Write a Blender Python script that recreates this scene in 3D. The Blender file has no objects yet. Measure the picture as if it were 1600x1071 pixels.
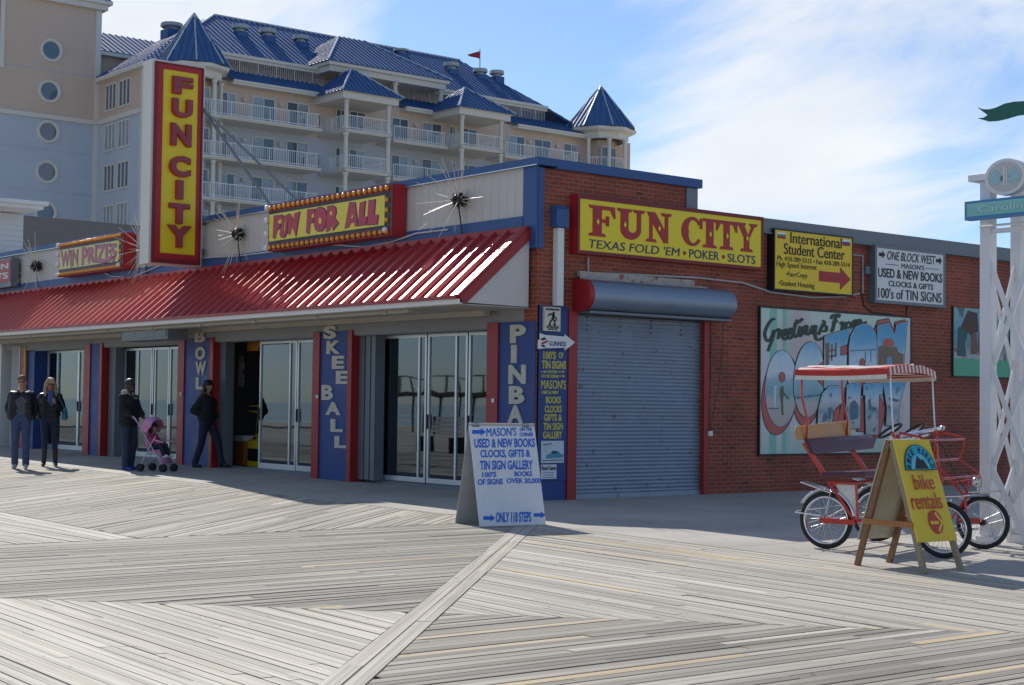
import bpy, bmesh, math, random
from mathutils import Vector, Matrix
R = math.radians
random.seed(7)
SC = bpy.context.scene
COL = SC.collection
# ------------------------------------------------------------------ camera
CAM_F = 2442.4; PW, PH = 1600.0, 1071.0
CAM_C = Vector((18.03, -15.02, 1.45))
AX_R = Vector((0.6282668874072966, 0.7778995900061862, 0.012367136117733586))
AX_D = Vector((-0.022634284993242992, 0.034165229185674655, -0.9991598602113351))
AX_F = Vector((-0.7776685716488689, 0.6274591341138461, 0.03907208321436764))
cam = bpy.data.cameras.new("camera"); cam.sensor_width = 36.0; cam.lens = CAM_F / PW * 36.0
cam.clip_start = 0.1; cam.clip_end = 9000
camo = bpy.data.objects.new("camera", cam); COL.objects.link(camo)
u = -AX_D; b = -AX_F
camo.matrix_world = Matrix(((AX_R.x, u.x, b.x, CAM_C.x), (AX_R.y, u.y, b.y, CAM_C.y), (AX_R.z, u.z, b.z, CAM_C.z), (0, 0, 0, 1)))
SC.camera = camo
# ------------------------------------------------------------------ light
SUN = Vector((-1.20, 0.255, 1.0)).normalized()
SUN_EL = math.asin(SUN.z); SUN_AZ = math.atan2(SUN.x, SUN.y)
SC.view_settings.view_transform = 'Standard'; SC.view_settings.look = 'None'
SC.view_settings.exposure = 0.0; SC.view_settings.gamma = 1.0
SC.cycles.max_bounces = 10; SC.cycles.transparent_max_bounces = 16
SC.cycles.sample_clamp_indirect = 6.0
sl = bpy.data.lights.new("sun", 'SUN'); sl.energy = 4.7; sl.angle = R(0.53); sl.color = (1.0, 0.95, 0.87)
so = bpy.data.objects.new("sun", sl); COL.objects.link(so)
so.rotation_euler = SUN.to_track_quat('Z', 'Y').to_euler(); so.location = (0, 0, 60)
wd = bpy.data.worlds.new("World"); SC.world = wd; wd.use_nodes = True
nt = wd.node_tree; nt.nodes.clear()
def wn(t, **k):
    n = nt.nodes.new(t)
    for a, v in k.items(): setattr(n, a, v)
    return n
def wl(a, b): nt.links.new(a, b)
sky = wn('ShaderNodeTexSky'); sky.sky_type = 'NISHITA'; sky.sun_disc = False
sky.sun_elevation = SUN_EL; sky.sun_rotation = SUN_AZ; sky.altitude = 0; sky.air_density = 1.0; sky.dust_density = 0.3; sky.ozone_density = 1.6
tc = wn('ShaderNodeTexCoord')
# direction projected on a flat cloud layer, so clouds shrink towards the horizon
sep = wn('ShaderNodeSeparateXYZ'); wl(tc.outputs['Generated'], sep.inputs[0])
zm = wn('ShaderNodeMath', operation='MAXIMUM'); wl(sep.outputs[2], zm.inputs[0]); zm.inputs[1].default_value = 0.0
za = wn('ShaderNodeMath', operation='ADD'); wl(zm.outputs[0], za.inputs[0]); za.inputs[1].default_value = 0.22
dx = wn('ShaderNodeMath', operation='DIVIDE'); wl(sep.outputs[0], dx.inputs[0]); wl(za.outputs[0], dx.inputs[1])
dy = wn('ShaderNodeMath', operation='DIVIDE'); wl(sep.outputs[1], dy.inputs[0]); wl(za.outputs[0], dy.inputs[1])
cv = wn('ShaderNodeCombineXYZ'); wl(dx.outputs[0], cv.inputs[0]); wl(dy.outputs[0], cv.inputs[1])
mp = wn('ShaderNodeMapping'); mp.inputs['Location'].default_value = (3.1, 1.7, 0.0)
mp.inputs['Rotation'].default_value = (0, 0, R(38)); mp.inputs['Scale'].default_value = (0.62, 1.0, 1.0)
wl(cv.outputs[0], mp.inputs[0])
n1 = wn('ShaderNodeTexNoise'); n1.inputs['Scale'].default_value = 1.9; n1.inputs['Detail'].default_value = 10; n1.inputs['Roughness'].default_value = 0.60; n1.inputs['Distortion'].default_value = 0.6
wl(mp.outputs[0], n1.inputs['Vector'])
# a broad bank of cloud stands in the north (ahead and to the right), blue gaps elsewhere
def bank(dirv, lo, hi):
    d = wn('ShaderNodeVectorMath', operation='DOT_PRODUCT'); wl(tc.outputs['Generated'], d.inputs[0]); d.inputs[1].default_value = Vector(dirv).normalized()
    m = wn('ShaderNodeMapRange'); m.interpolation_type = 'SMOOTHSTEP'; wl(d.outputs['Value'], m.inputs[0]); m.inputs[1].default_value = lo; m.inputs[2].default_value = hi
    return m.outputs[0]
def raydir(px, py): return (AX_R * ((px - PW / 2) / CAM_F) + AX_D * ((py - PH / 2) / CAM_F) + AX_F).normalized()
b1 = bank(raydir(1330, 130), 0.984, 0.9990)
b2 = bank(raydir(300, -20), 0.9900, 0.9985)
b3 = bank(raydir(1230, 318), 0.9945, 0.9998)
s1 = wn('ShaderNodeMath', operation='MULTIPLY_ADD'); wl(b1, s1.inputs[0]); s1.inputs[1].default_value = 0.115; wl(n1.outputs['Fac'], s1.inputs[2])
s2 = wn('ShaderNodeMath', operation='MULTIPLY_ADD'); wl(b2, s2.inputs[0]); s2.inputs[1].default_value = 0.30; wl(s1.outputs[0], s2.inputs[2])
s3 = wn('ShaderNodeMath', operation='MULTIPLY_ADD'); wl(b3, s3.inputs[0]); s3.inputs[1].default_value = 0.12; wl(s2.outputs[0], s3.inputs[2])
mr = wn('ShaderNodeMapRange'); mr.interpolation_type = 'SMOOTHSTEP'; wl(s3.outputs[0], mr.inputs[0])
mr.inputs[1].default_value = 0.48; mr.inputs[2].default_value = 0.77
n2 = wn('ShaderNodeTexNoise'); n2.inputs['Scale'].default_value = 2.6; n2.inputs['Detail'].default_value = 5; wl(mp.outputs[0], n2.inputs['Vector'])
cr = wn('ShaderNodeValToRGB'); wl(n2.outputs['Fac'], cr.inputs[0])
cr.color_ramp.elements[0].position = 0.3; cr.color_ramp.elements[0].color = (7.0, 7.6, 8.5, 1)
cr.color_ramp.elements[1].position = 0.7; cr.color_ramp.elements[1].color = (8.8, 9.1, 9.4, 1)
tint = wn('ShaderNodeMix', data_type='RGBA', blend_type='MULTIPLY'); tint.inputs[0].default_value = 1.0
wl(sky.outputs[0], tint.inputs[6])
tr_ = wn('ShaderNodeValToRGB'); wl(zm.outputs[0], tr_.inputs[0]); tr_.color_ramp.elements[0].position = 0.02; tr_.color_ramp.elements[0].color = (0.80, 0.98, 1.30, 1); tr_.color_ramp.elements[1].position = 0.5; tr_.color_ramp.elements[1].color = (0.92, 1.0, 1.10, 1); wl(tr_.outputs[0], tint.inputs[7])
mx = wn('ShaderNodeMix', data_type='RGBA'); wl(mr.outputs[0], mx.inputs[0]); wl(tint.outputs[2], mx.inputs[6]); wl(cr.outputs[0], mx.inputs[7])
bg = wn('ShaderNodeBackground'); bg.inputs['Strength'].default_value = 0.108; wl(mx.outputs[2], bg.inputs['Color'])
wo = wn('ShaderNodeOutputWorld'); wl(bg.outputs[0], wo.inputs['Surface'])

# ------------------------------------------------------------------ measuring: a ray of the photograph met with a real plane
def ray(px, py): return AX_R * ((px - PW / 2) / CAM_F) + AX_D * ((py - PH / 2) / CAM_F) + AX_F
def on(px, py, n, c):
    d = ray(px, py); n = Vector(n); t = (c - n.dot(CAM_C)) / n.dot(d); return CAM_C + d * t
def FX(px, py, y=0.0): return on(px, py, (0, 1, 0), y)      # street front planes, y = const
def WX(px, py, x=0.0): return on(px, py, (1, 0, 0), x)      # side wall planes, x = const
def GX(px, py): return on(px, py, (.01, 0, 1), 0)
def gz(x): return -0.01 * x

# ------------------------------------------------------------------ mesh building
WLOC = {}
class MB:
    def __init__(s): s.v = []; s.f = []; s.m = []; s.cm = 0; s.uv = None; s.col = None
    def add(s, vs, fs):
        o = len(s.v); s.v += [Vector(p) for p in vs]
        for f in fs: s.f.append([o + i for i in f]); s.m.append(s.cm)
    def quad(s, a, b, c, d): s.add([a, b, c, d], [(0, 1, 2, 3)]); return s
    def box(s, x0, x1, y0, y1, z0, z1):
        x0, x1 = min(x0, x1), max(x0, x1); y0, y1 = min(y0, y1), max(y0, y1); z0, z1 = min(z0, z1), max(z0, z1)
        s.add([(x0,y0,z0),(x1,y0,z0),(x1,y1,z0),(x0,y1,z0),(x0,y0,z1),(x1,y0,z1),(x1,y1,z1),(x0,y1,z1)],
              [(0,3,2,1),(4,5,6,7),(0,1,5,4),(1,2,6,5),(2,3,7,6),(3,0,4,7)]); return s
    def obox(s, o, ax, ay, az):       # box from corner o with edge vectors
        o, ax, ay, az = map(Vector, (o, ax, ay, az))
        p = [o, o+ax, o+ax+ay, o+ay, o+az, o+ax+az, o+ax+ay+az, o+ay+az]
        fs = [(0,3,2,1),(4,5,6,7),(0,1,5,4),(1,2,6,5),(2,3,7,6),(3,0,4,7)]
        if ax.cross(ay).dot(az) < 0: fs = [tuple(reversed(f)) for f in fs]
        s.add(p, fs); return s
    def bar(s, a, b, w, h=None, up=(0, 0, 1)):   # rectangular bar a->b, w across, h along up
        a, b = Vector(a), Vector(b); h = w if h is None else h
        d = (b - a); L = d.length; d = d / L; up = Vector(up)
        if abs(d.dot(up)) > .98: up = Vector((1, 0, 0))
        sd = d.cross(up).normalized(); up2 = sd.cross(d)
        return s.obox(a - sd * w / 2 - up2 * h / 2, sd * w, up2 * h, d * L)
    def prism(s, poly, ext):          # planar polygon extruded by a vector
        ext = Vector(ext); P = [Vector(p) for p in poly]; n = len(P)
        nn = Vector((0, 0, 0))
        for i in range(n): nn += P[i].cross(P[(i + 1) % n])
        fs = [tuple(range(n)), tuple(reversed(range(n, 2 * n)))] + [(i, i + n, (i + 1) % n + n, (i + 1) % n) for i in range(n)]
        if nn.dot(ext) > 0: fs = [tuple(reversed(f)) for f in fs]
        s.add(P + [p + ext for p in P], fs); return s
    def tube(s, pts, r, seg=8, cap=True):
        P = [Vector(p) for p in pts]; n = len(P)
        rs = r if isinstance(r, (list, tuple)) else [r] * n
        t0 = (P[1] - P[0]).normalized(); a = Vector((0, 0, 1)) if abs(t0.z) < .9 else Vector((1, 0, 0))
        nrm = t0.cross(a).normalized(); vs = []; pt = t0
        for i in range(n):
            if i == 0: t = t0
            elif i == n - 1: t = (P[i] - P[i-1]).normalized()
            else: t = ((P[i+1] - P[i]).normalized() + (P[i] - P[i-1]).normalized()).normalized()
            nrm = (nrm - t * nrm.dot(t)).normalized(); bn = t.cross(nrm)
            for k in range(seg):
                an = 2 * math.pi * k / seg; vs.append(P[i] + (nrm * math.cos(an) + bn * math.sin(an)) * rs[i])
        fs = []
        for i in range(n - 1):
            for k in range(seg):
                k2 = (k + 1) % seg; fs.append((i*seg+k, i*seg+k2, (i+1)*seg+k2, (i+1)*seg+k))
        if cap: fs.append(tuple(reversed(range(seg)))); fs.append(tuple((n-1)*seg + k for k in range(seg)))
        s.add(vs, fs); return s
    def lathe(s, prof, o=(0, 0, 0), ax=(0, 0, 1), seg=20, close=False):   # prof = [(r, h)...]
        ax = Vector(ax).normalized(); a = Vector((0, 0, 1)) if abs(ax.z) < .9 else Vector((1, 0, 0))
        e1 = ax.cross(a).normalized(); e2 = ax.cross(e1); o = Vector(o); vs = []; n = len(prof)
        for r, h in prof:
            for k in range(seg):
                an = 2 * math.pi * k / seg; vs.append(o + ax * h + (e1 * math.cos(an) + e2 * math.sin(an)) * max(r, 1e-4))
        fs = []
        for i in range(n if close else n - 1):
            j = (i + 1) % n
            for k in range(seg):
                k2 = (k + 1) % seg; fs.append((i*seg+k, i*seg+k2, j*seg+k2, j*seg+k))
        s.add(vs, fs); return s
    def sphere(s, c, r, seg=12, rings=8, sc=(1, 1, 1)):
        prof = [(math.sin(math.pi*i/rings) , -math.cos(math.pi*i/rings)) for i in range(rings + 1)]
        o = len(s.v); s.lathe(prof, (0, 0, 0), (0, 0, 1), seg)
        for i in range(o, len(s.v)):
            p = s.v[i]; s.v[i] = Vector((c[0]+p.x*r*sc[0], c[1]+p.y*r*sc[1], c[2]+p.z*r*sc[2]))
        return s
    def torus(s, c, ax, Rr, r, seg=32, seg2=8):
        prof = [(Rr + r*math.cos(2*math.pi*i/seg2), r*math.sin(2*math.pi*i/seg2)) for i in range(seg2)]
        return s.lathe(prof, c, ax, seg, close=True)
    def islands(s, name, mats, parent=None, **k):
        par = list(range(len(s.v)))
        def fd(i):
            while par[i] != i: par[i] = par[par[i]]; i = par[i]
            return i
        for f in s.f:
            for i in f[1:]: par[fd(i)] = fd(f[0])
        gr = {}
        for f, mi in zip(s.f, s.m): gr.setdefault(fd(f[0]), []).append((f, mi))
        out = []
        for fs in gr.values():
            mp_ = {}; m = MB()
            for f, mi in fs:
                for i in f:
                    if i not in mp_: mp_[i] = len(m.v); m.v.append(s.v[i])
                m.f.append([mp_[i] for i in f]); m.m.append(mi)
            out.append(m.build(name, mats, parent, **k))
        return out
    def xf(s, M):
        s.v = [M @ p for p in s.v]; return s
    def build(s, name, mats, parent=None, smooth=False, bevel=0.0, origin=None):
        me = bpy.data.meshes.new(name)
        xs = [p.x for p in s.v]; ys = [p.y for p in s.v]; zs = [p.z for p in s.v]
        o = Vector(((min(xs)+max(xs))/2, (min(ys)+max(ys))/2, min(zs))) if origin is None else Vector(origin)
        me.from_pydata([p - o for p in s.v], [], s.f)
        if not isinstance(mats, (list, tuple)): mats = [mats]
        for m in mats: me.materials.append(m)
        for p, mi in zip(me.polygons, s.m): p.material_index = mi
        if smooth:
            for p in me.polygons: p.use_smooth = True
        me.validate(); me.update()
        ob = bpy.data.objects.new(name, me); COL.objects.link(ob)
        put(ob, o, parent)
        if smooth == 'auto':
            md = ob.modifiers.new("edges", 'EDGE_SPLIT'); md.split_angle = R(40)
        if bevel:
            md = ob.modifiers.new("bevel", 'BEVEL'); md.width = bevel; md.segments = 2; md.limit_method = 'ANGLE'; md.angle_limit = R(50)
        return ob
def put(ob, wloc, parent=None):
    wloc = Vector(wloc); WLOC[ob.name] = wloc; ob.location = wloc
    if parent is not None:
        ob.parent = parent; ob.location = wloc - WLOC[parent.name]
    return ob
def empty(name, loc, label=None, cat=None, group=None):
    o = bpy.data.objects.new(name, None); COL.objects.link(o); o.empty_display_size = .2
    put(o, loc); tag(o, label, cat, group); return o
def tag(o, label=None, cat=None, group=None, kind=None):
    if label: o["label"] = label
    if cat: o["category"] = cat
    if group: o["group"] = group
    if kind: o["kind"] = kind
    return o
def struct(o): o["kind"] = "structure"; return o
def linkcopy(src, wloc, parent=None, rot=None):
    o = src.copy(); COL.objects.link(o); o.parent = None; o.matrix_parent_inverse = Matrix(); put(o, wloc, parent)
    if rot is not None: o.rotation_euler = rot
    return o

# ------------------------------------------------------------------ materials
MATS = {}
def nodes(name):
    m = bpy.data.materials.new(name); m.use_nodes = True; t = m.node_tree
    bs = t.nodes['Principled BSDF']; return m, t, bs
def N(t, ty, ins=None, **k):
    n = t.nodes.new(ty)
    for a, v in k.items(): setattr(n, a, v)
    for a, v in (ins or {}).items():
        if isinstance(v, bpy.types.NodeSocket): t.links.new(v, n.inputs[a])
        else: n.inputs[a].default_value = v
    return n
def c4(c): return (c[0], c[1], c[2], 1.0)
def srgb(h):
    h = h.lstrip('#'); o = []
    for i in (0, 2, 4):
        c = int(h[i:i+2], 16) / 255; o.append(c / 12.92 if c <= .04045 else ((c + .055) / 1.055) ** 2.4)
    return tuple(o)
def pm(name, col, rough=.6, metal=0.0, var=.18, scale=3.0, fine=40.0, bump=0.0, wear=None, wearamt=.0, wearscale=6.0, spec=.5, coat=0.0, streak=False, emit=0.0):
    """painted / plain surface with mottled tone, optional worn patches of a second colour"""
    if name in MATS: return MATS[name]
    m, t, bs = nodes(name)
    tcn = N(t, 'ShaderNodeTexCoord'); vec = tcn.outputs['Object']
    if streak:
        mpn = N(t, 'ShaderNodeMapping', {'Vector': vec, 'Scale': (1.0, 1.0, .12)}); vec2 = mpn.outputs[0]
    else: vec2 = vec
    na = N(t, 'ShaderNodeTexNoise', {'Vector': vec2, 'Scale': scale, 'Detail': 6.0, 'Roughness': .6})
    nb = N(t, 'ShaderNodeTexNoise', {'Vector': vec, 'Scale': fine, 'Detail': 3.0})
    ad = N(t, 'ShaderNodeMath', {0: na.outputs['Fac'], 1: nb.outputs['Fac']}, operation='ADD')
    rg = N(t, 'ShaderNodeMapRange', {0: ad.outputs[0], 1: .65, 2: 1.35, 3: 1 - var, 4: 1 + var})
    mu = N(t, 'ShaderNodeMix', {0: 1.0, 6: c4(col)}, data_type='RGBA', blend_type='MULTIPLY'); t.links.new(rg.outputs[0], mu.inputs[7])
    out = mu.outputs[2]
    if wear is not None:
        nw = N(t, 'ShaderNodeTexNoise', {'Vector': vec2, 'Scale': wearscale, 'Detail': 8.0, 'Roughness': .65})
        wr = N(t, 'ShaderNodeMapRange', {0: nw.outputs['Fac'], 1: .70 - wearamt, 2: .76 - wearamt})
        mw = N(t, 'ShaderNodeMix', {0: wr.outputs[0], 6: out, 7: c4(wear)}, data_type='RGBA'); out = mw.outputs[2]
    t.links.new(out, bs.inputs['Base Color'])
    rr = N(t, 'ShaderNodeMapRange', {0: na.outputs['Fac'], 1: .3, 2: .7, 3: max(0.03, rough - .08), 4: min(1, rough + .08)})
    t.links.new(rr.outputs[0], bs.inputs['Roughness'])
    bs.inputs['Metallic'].default_value = metal; bs.inputs['Specular IOR Level'].default_value = spec; bs.inputs['Coat Weight'].default_value = coat
    if emit:
        t.links.new(out, bs.inputs['Emission Color']); bs.inputs['Emission Strength'].default_value = emit
    if bump:
        bn = N(t, 'ShaderNodeBump', {'Strength': bump, 'Distance': .01, 'Height': ad.outputs[0]}); t.links.new(bn.outputs[0], bs.inputs['Normal'])
    MATS[name] = m; return m
def brickmat(name, c1, c2, mortar, swap='yz', bw=.200, rh=.0655, mw=.0075, var=.28):
    m, t, bs = nodes(name)
    g = N(t, 'ShaderNodeNewGeometry'); s = N(t, 'ShaderNodeSeparateXYZ', {0: g.outputs['Position']})
    uu = N(t, 'ShaderNodeMath', {0: s.outputs[0], 1: s.outputs[1]}, operation='ADD')     # runs on round the corner
    cb = N(t, 'ShaderNodeCombineXYZ', {0: uu.outputs[0], 1: s.outputs[2]})
    br = N(t, 'ShaderNodeTexBrick', {'Vector': cb.outputs[0], 'Color1': c4(c1), 'Color2': c4(c2), 'Mortar': c4(mortar), 'Scale': 1.0, 'Mortar Size': mw, 'Mortar Smooth': .3, 'Bias': -.25, 'Brick Width': bw, 'Row Height': rh})
    br.offset = .5
    # occasional burnt brick: quantised per-brick noise
    fl = N(t, 'ShaderNodeVectorMath', {0: cb.outputs[0], 1: (bw, rh, 1)}, operation='DIVIDE')
    wn_ = N(t, 'ShaderNodeTexNoise', {'Vector': fl.outputs[0], 'Scale': .55, 'Detail': 2.0, 'Roughness': .7})
    dk = N(t, 'ShaderNodeMapRange', {0: wn_.outputs['Fac'], 1: .60, 2: .68, 3: 1.0, 4: .45})
    na = N(t, 'ShaderNodeTexNoise', {'Vector': cb.outputs[0], 'Scale': 1.1, 'Detail': 7.0, 'Roughness': .6})
    nb = N(t, 'ShaderNodeTexNoise', {'Vector': cb.outputs[0], 'Scale': 60.0, 'Detail': 3.0})
    ra = N(t, 'ShaderNodeMapRange', {0: na.outputs['Fac'], 1: .3, 2: .7, 3: 1 - var, 4: 1 + var})
    rb = N(t, 'ShaderNodeMapRange', {0: nb.outputs['Fac'], 1: .3, 2: .7, 3: .8, 4: 1.2})
    m1 = N(t, 'ShaderNodeMath', {0: ra.outputs[0], 1: rb.outputs[0]}, operation='MULTIPLY')
    m2 = N(t, 'ShaderNodeMath', {0: m1.outputs[0], 1: dk.outputs[0]}, operation='MULTIPLY')
    mk = N(t, 'ShaderNodeMix', {0: br.outputs['Fac'], 2: m2.outputs[0], 3: m1.outputs[0]})   # mortar keeps no burnt tone
    mu = N(t, 'ShaderNodeMix', {0: 1.0, 6: br.outputs['Color']}, data_type='RGBA', blend_type='MULTIPLY'); t.links.new(mk.outputs[0], mu.inputs[7])
    # whitish lime bloom
    nw = N(t, 'ShaderNodeTexNoise', {'Vector': cb.outputs[0], 'Scale': .9, 'Detail': 9.0, 'Roughness': .72})
    wr = N(t, 'ShaderNodeMapRange', {0: nw.outputs['Fac'], 1: .62, 2: .80, 3: 0.0, 4: .30})
    mw2 = N(t, 'ShaderNodeMix', {0: wr.outputs[0], 6: mu.outputs[2], 7: c4((.30, .19, .15))}, data_type='RGBA')
    t.links.new(mw2.outputs[2], bs.inputs['Base Color']); bs.inputs['Roughness'].default_value = .72
    iv = N(t, 'ShaderNodeMath', {0: 1.0, 1: br.outputs['Fac']}, operation='SUBTRACT')
    ad = N(t, 'ShaderNodeMath', {0: nb.outputs['Fac'], 1: .3, 2: iv.outputs[0]}, operation='MULTIPLY_ADD')
    bn = N(t, 'ShaderNodeBump', {'Strength': .6, 'Distance': .012, 'Height': ad.outputs[0]}); t.links.new(bn.outputs[0], bs.inputs['Normal'])
    MATS[name] = m; return m
def glassmat(name, tintc=(.75, .82, .82), ior=2.15, refl=(.78, .90, 1.0)):
    m, t, bs = nodes(name); t.nodes.remove(bs); out = t.nodes['Material Output']
    fr = N(t, 'ShaderNodeFresnel', {'IOR': ior}); tr = N(t, 'ShaderNodeBsdfTransparent', {'Color': c4(tintc)})
    tcn = N(t, 'ShaderNodeTexCoord'); nn = N(t, 'ShaderNodeTexNoise', {'Vector': tcn.outputs['Object'], 'Scale': .9, 'Detail': 1.0})
    bn = N(t, 'ShaderNodeBump', {'Strength': .06, 'Distance': .05, 'Height': nn.outputs['Fac']})
    gl = N(t, 'ShaderNodeBsdfGlossy', {'Color': c4(refl), 'Roughness': .015, 'Normal': bn.outputs[0]})
    mi = N(t, 'ShaderNodeMixShader', {0: fr.outputs[0], 1: tr.outputs[0], 2: gl.outputs[0]}); t.links.new(mi.outputs[0], out.inputs['Surface'])
    MATS[name] = m; return m
def boardmat():
    m, t, bs = nodes("weathered_boards")
    uv = N(t, 'ShaderNodeUVMap'); ca = N(t, 'ShaderNodeVertexColor', layer_name='bc')
    sp = N(t, 'ShaderNodeSeparateColor', {0: ca.outputs['Color']})
    su = N(t, 'ShaderNodeSeparateXYZ', {0: uv.outputs[0]})
    of = N(t, 'ShaderNodeMath', {0: sp.outputs[2], 1: 97.0}, operation='MULTIPLY')
    v1 = N(t, 'ShaderNodeCombineXYZ', {0: N(t, 'ShaderNodeMath', {0: su.outputs[0], 1: .30}, operation='MULTIPLY').outputs[0], 1: N(t, 'ShaderNodeMath', {0: su.outputs[1], 1: 38.0}, operation='MULTIPLY').outputs[0], 2: of.outputs[0]})
    gr = N(t, 'ShaderNodeTexNoise', {'Vector': v1.outputs[0], 'Scale': 1.3, 'Detail': 3.5, 'Roughness': .55, 'Distortion': .1})
    v2 = N(t, 'ShaderNodeCombineXYZ', {0: N(t, 'ShaderNodeMath', {0: su.outputs[0], 1: .22}, operation='MULTIPLY').outputs[0], 1: N(t, 'ShaderNodeMath', {0: su.outputs[1], 1: 9.0}, operation='MULTIPLY').outputs[0], 2: of.outputs[0]})
    bl = N(t, 'ShaderNodeTexNoise', {'Vector': v2.outputs[0], 'Scale': 1.2, 'Detail': 5.0, 'Roughness': .6})
    g = N(t, 'ShaderNodeNewGeometry'); pt = N(t, 'ShaderNodeTexNoise', {'Vector': g.outputs['Position'], 'Scale': .35, 'Detail': 5.0, 'Roughness': .6})
    base = N(t, 'ShaderNodeMix', {0: sp.outputs[1], 6: c4((.525, .485, .415)), 7: c4((.64, .50, .31))}, data_type='RGBA')
    k1 = N(t, 'ShaderNodeMapRange', {0: gr.outputs['Fac'], 1: .28, 2: .66, 3: .62, 4: 1.10})
    k2 = N(t, 'ShaderNodeMapRange', {0: bl.outputs['Fac'], 1: .3, 2: .7, 3: .78, 4: 1.10})
    k3 = N(t, 'ShaderNodeMapRange', {0: pt.outputs['Fac'], 1: .3, 2: .7, 3: .86, 4: 1.10})
    k4a = N(t, 'ShaderNodeMapRange', {0: sp.outputs[0], 1: 0.0, 2: 1.0, 3: .50, 4: 1.18})
    gm = N(t, 'ShaderNodeTexNoise', {'Vector': g.outputs['Position'], 'Scale': 9.0, 'Detail': 2.0}); gq = N(t, 'ShaderNodeMapRange', {0: gm.outputs['Fac'], 1: .70, 2: .74, 3: 1.0, 4: .62})
    k4 = N(t, 'ShaderNodeMath', {0: k4a.outputs[0], 1: gq.outputs[0]}, operation='MULTIPLY')
    a = N(t, 'ShaderNodeMath', {0: k1.outputs[0], 1: k2.outputs[0]}, operation='MULTIPLY')
    b = N(t, 'ShaderNodeMath', {0: k3.outputs[0], 1: k4.outputs[0]}, operation='MULTIPLY')
    c = N(t, 'ShaderNodeMath', {0: a.outputs[0], 1: b.outputs[0]}, operation='MULTIPLY')
    mu = N(t, 'ShaderNodeMix', {0: 1.0, 6: base.outputs[2]}, data_type='RGBA', blend_type='MULTIPLY'); t.links.new(c.outputs[0], mu.inputs[7])
    t.links.new(mu.outputs[2], bs.inputs['Base Color']); bs.inputs['Roughness'].default_value = .8; bs.inputs['Specular IOR Level'].default_value = .3
    return m
def concretemat():
    m, t, bs = nodes("concrete")
    g = N(t, 'ShaderNodeNewGeometry'); P = g.outputs['Position']
    a = N(t, 'ShaderNodeTexNoise', {'Vector': P, 'Scale': .5, 'Detail': 8.0, 'Roughness': .62})
    b = N(t, 'ShaderNodeTexNoise', {'Vector': P, 'Scale': 35.0, 'Detail': 4.0})
    d = N(t, 'ShaderNodeTexNoise', {'Vector': P, 'Scale': 2.2, 'Detail': 6.0, 'Roughness': .7})
    ra = N(t, 'ShaderNodeMapRange', {0: a.outputs['Fac'], 1: .3, 2: .7, 3: .78, 4: 1.18})
    rb = N(t, 'ShaderNodeMapRange', {0: b.outputs['Fac'], 1: .3, 2: .7, 3: .88, 4: 1.12})
    rd = N(t, 'ShaderNodeMapRange', {0: d.outputs['Fac'], 1: .60, 2: .72, 3: 1.0, 4: .72})
    gm = N(t, 'ShaderNodeTexNoise', {'Vector': P, 'Scale': 7.0, 'Detail': 1.0}); gq = N(t, 'ShaderNodeMapRange', {0: gm.outputs['Fac'], 1: .70, 2: .73, 3: 1.0, 4: .7})
    rb = N(t, 'ShaderNodeMath', {0: rb.outputs[0], 1: gq.outputs[0]}, operation='MULTIPLY')
    x = N(t, 'ShaderNodeMath', {0: ra.outputs[0], 1: rb.outputs[0]}, operation='MULTIPLY'); y = N(t, 'ShaderNodeMath', {0: x.outputs[0], 1: rd.outputs[0]}, operation='MULTIPLY')
    mu = N(t, 'ShaderNodeMix', {0: 1.0, 6: c4((.40, .375, .335))}, data_type='RGBA', blend_type='MULTIPLY'); t.links.new(y.outputs[0], mu.inputs[7])
    t.links.new(mu.outputs[2], bs.inputs['Base Color']); bs.inputs['Roughness'].default_value = .82
    bn = N(t, 'ShaderNodeBump', {'Strength': .25, 'Distance': .004, 'Height': b.outputs['Fac']}); t.links.new(bn.outputs[0], bs.inputs['Normal'])
    return m

# ------------------------------------------------------------------ lettering
def text_mesh(s, bold=0.0, res=4):
    cu = bpy.data.curves.new("t", 'FONT'); cu.body = s; cu.size = 1.0; cu.resolution_u = res; cu.offset = bold; cu.fill_mode = 'FRONT'
    ob = bpy.data.objects.new("t", cu); COL.objects.link(ob)
    dg = bpy.context.evaluated_depsgraph_get(); me = bpy.data.meshes.new_from_object(ob.evaluated_get(dg))
    V = [Vector(v.co) for v in me.vertices]; Fc = [tuple(p.vertices) for p in me.polygons]
    # boundary edges for the sides
    cnt = {}
    for f in Fc:
        for i in range(len(f)):
            a, b = f[i], f[(i+1) % len(f)]; k = (min(a, b), max(a, b)); cnt.setdefault(k, []).append((a, b))
    ed = [v[0] for v in cnt.values() if len(v) == 1]
    bpy.data.objects.remove(ob); bpy.data.curves.remove(cu); bpy.data.meshes.remove(me)
    return V, Fc, ed
def lay(V, Fc, ed, A, B, D, depth, warp=None, mb=None):
    """map flat shape's bounding box to the parallelogram A(bottom left) B(bottom right) D(top left); raise it by depth (vector)"""
    A, B, D = Vector(A), Vector(B), Vector(D)
    x0 = min(v.x for v in V); x1 = max(v.x for v in V); y0 = min(v.y for v in V); y1 = max(v.y for v in V)
    U = B - A; W = D - A; n = len(V); vs = []
    for v in V:
        a = (v.x - x0) / max(1e-6, x1 - x0); b = (v.y - y0) / max(1e-6, y1 - y0)
        if warp: a, b = warp(a, b)
        vs.append(A + U * a + W * b)
    dp = Vector(depth); flip = U.cross(W).dot(dp) < 0
    fs = [tuple(i + n for i in f) for f in Fc]
    zf = Fc[0]; zn = sum(((V[zf[i]].x * V[zf[(i+1) % len(zf)]].y - V[zf[(i+1) % len(zf)]].x * V[zf[i]].y) for i in range(len(zf))))
    if (zn < 0) != flip: fs = [tuple(reversed(f)) for f in fs]
    sd = [(a, b, b + n, a + n) for a, b in ed]
    mb = mb or MB(); mb.add(vs + [p + dp for p in vs], fs + sd); return mb
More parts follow.
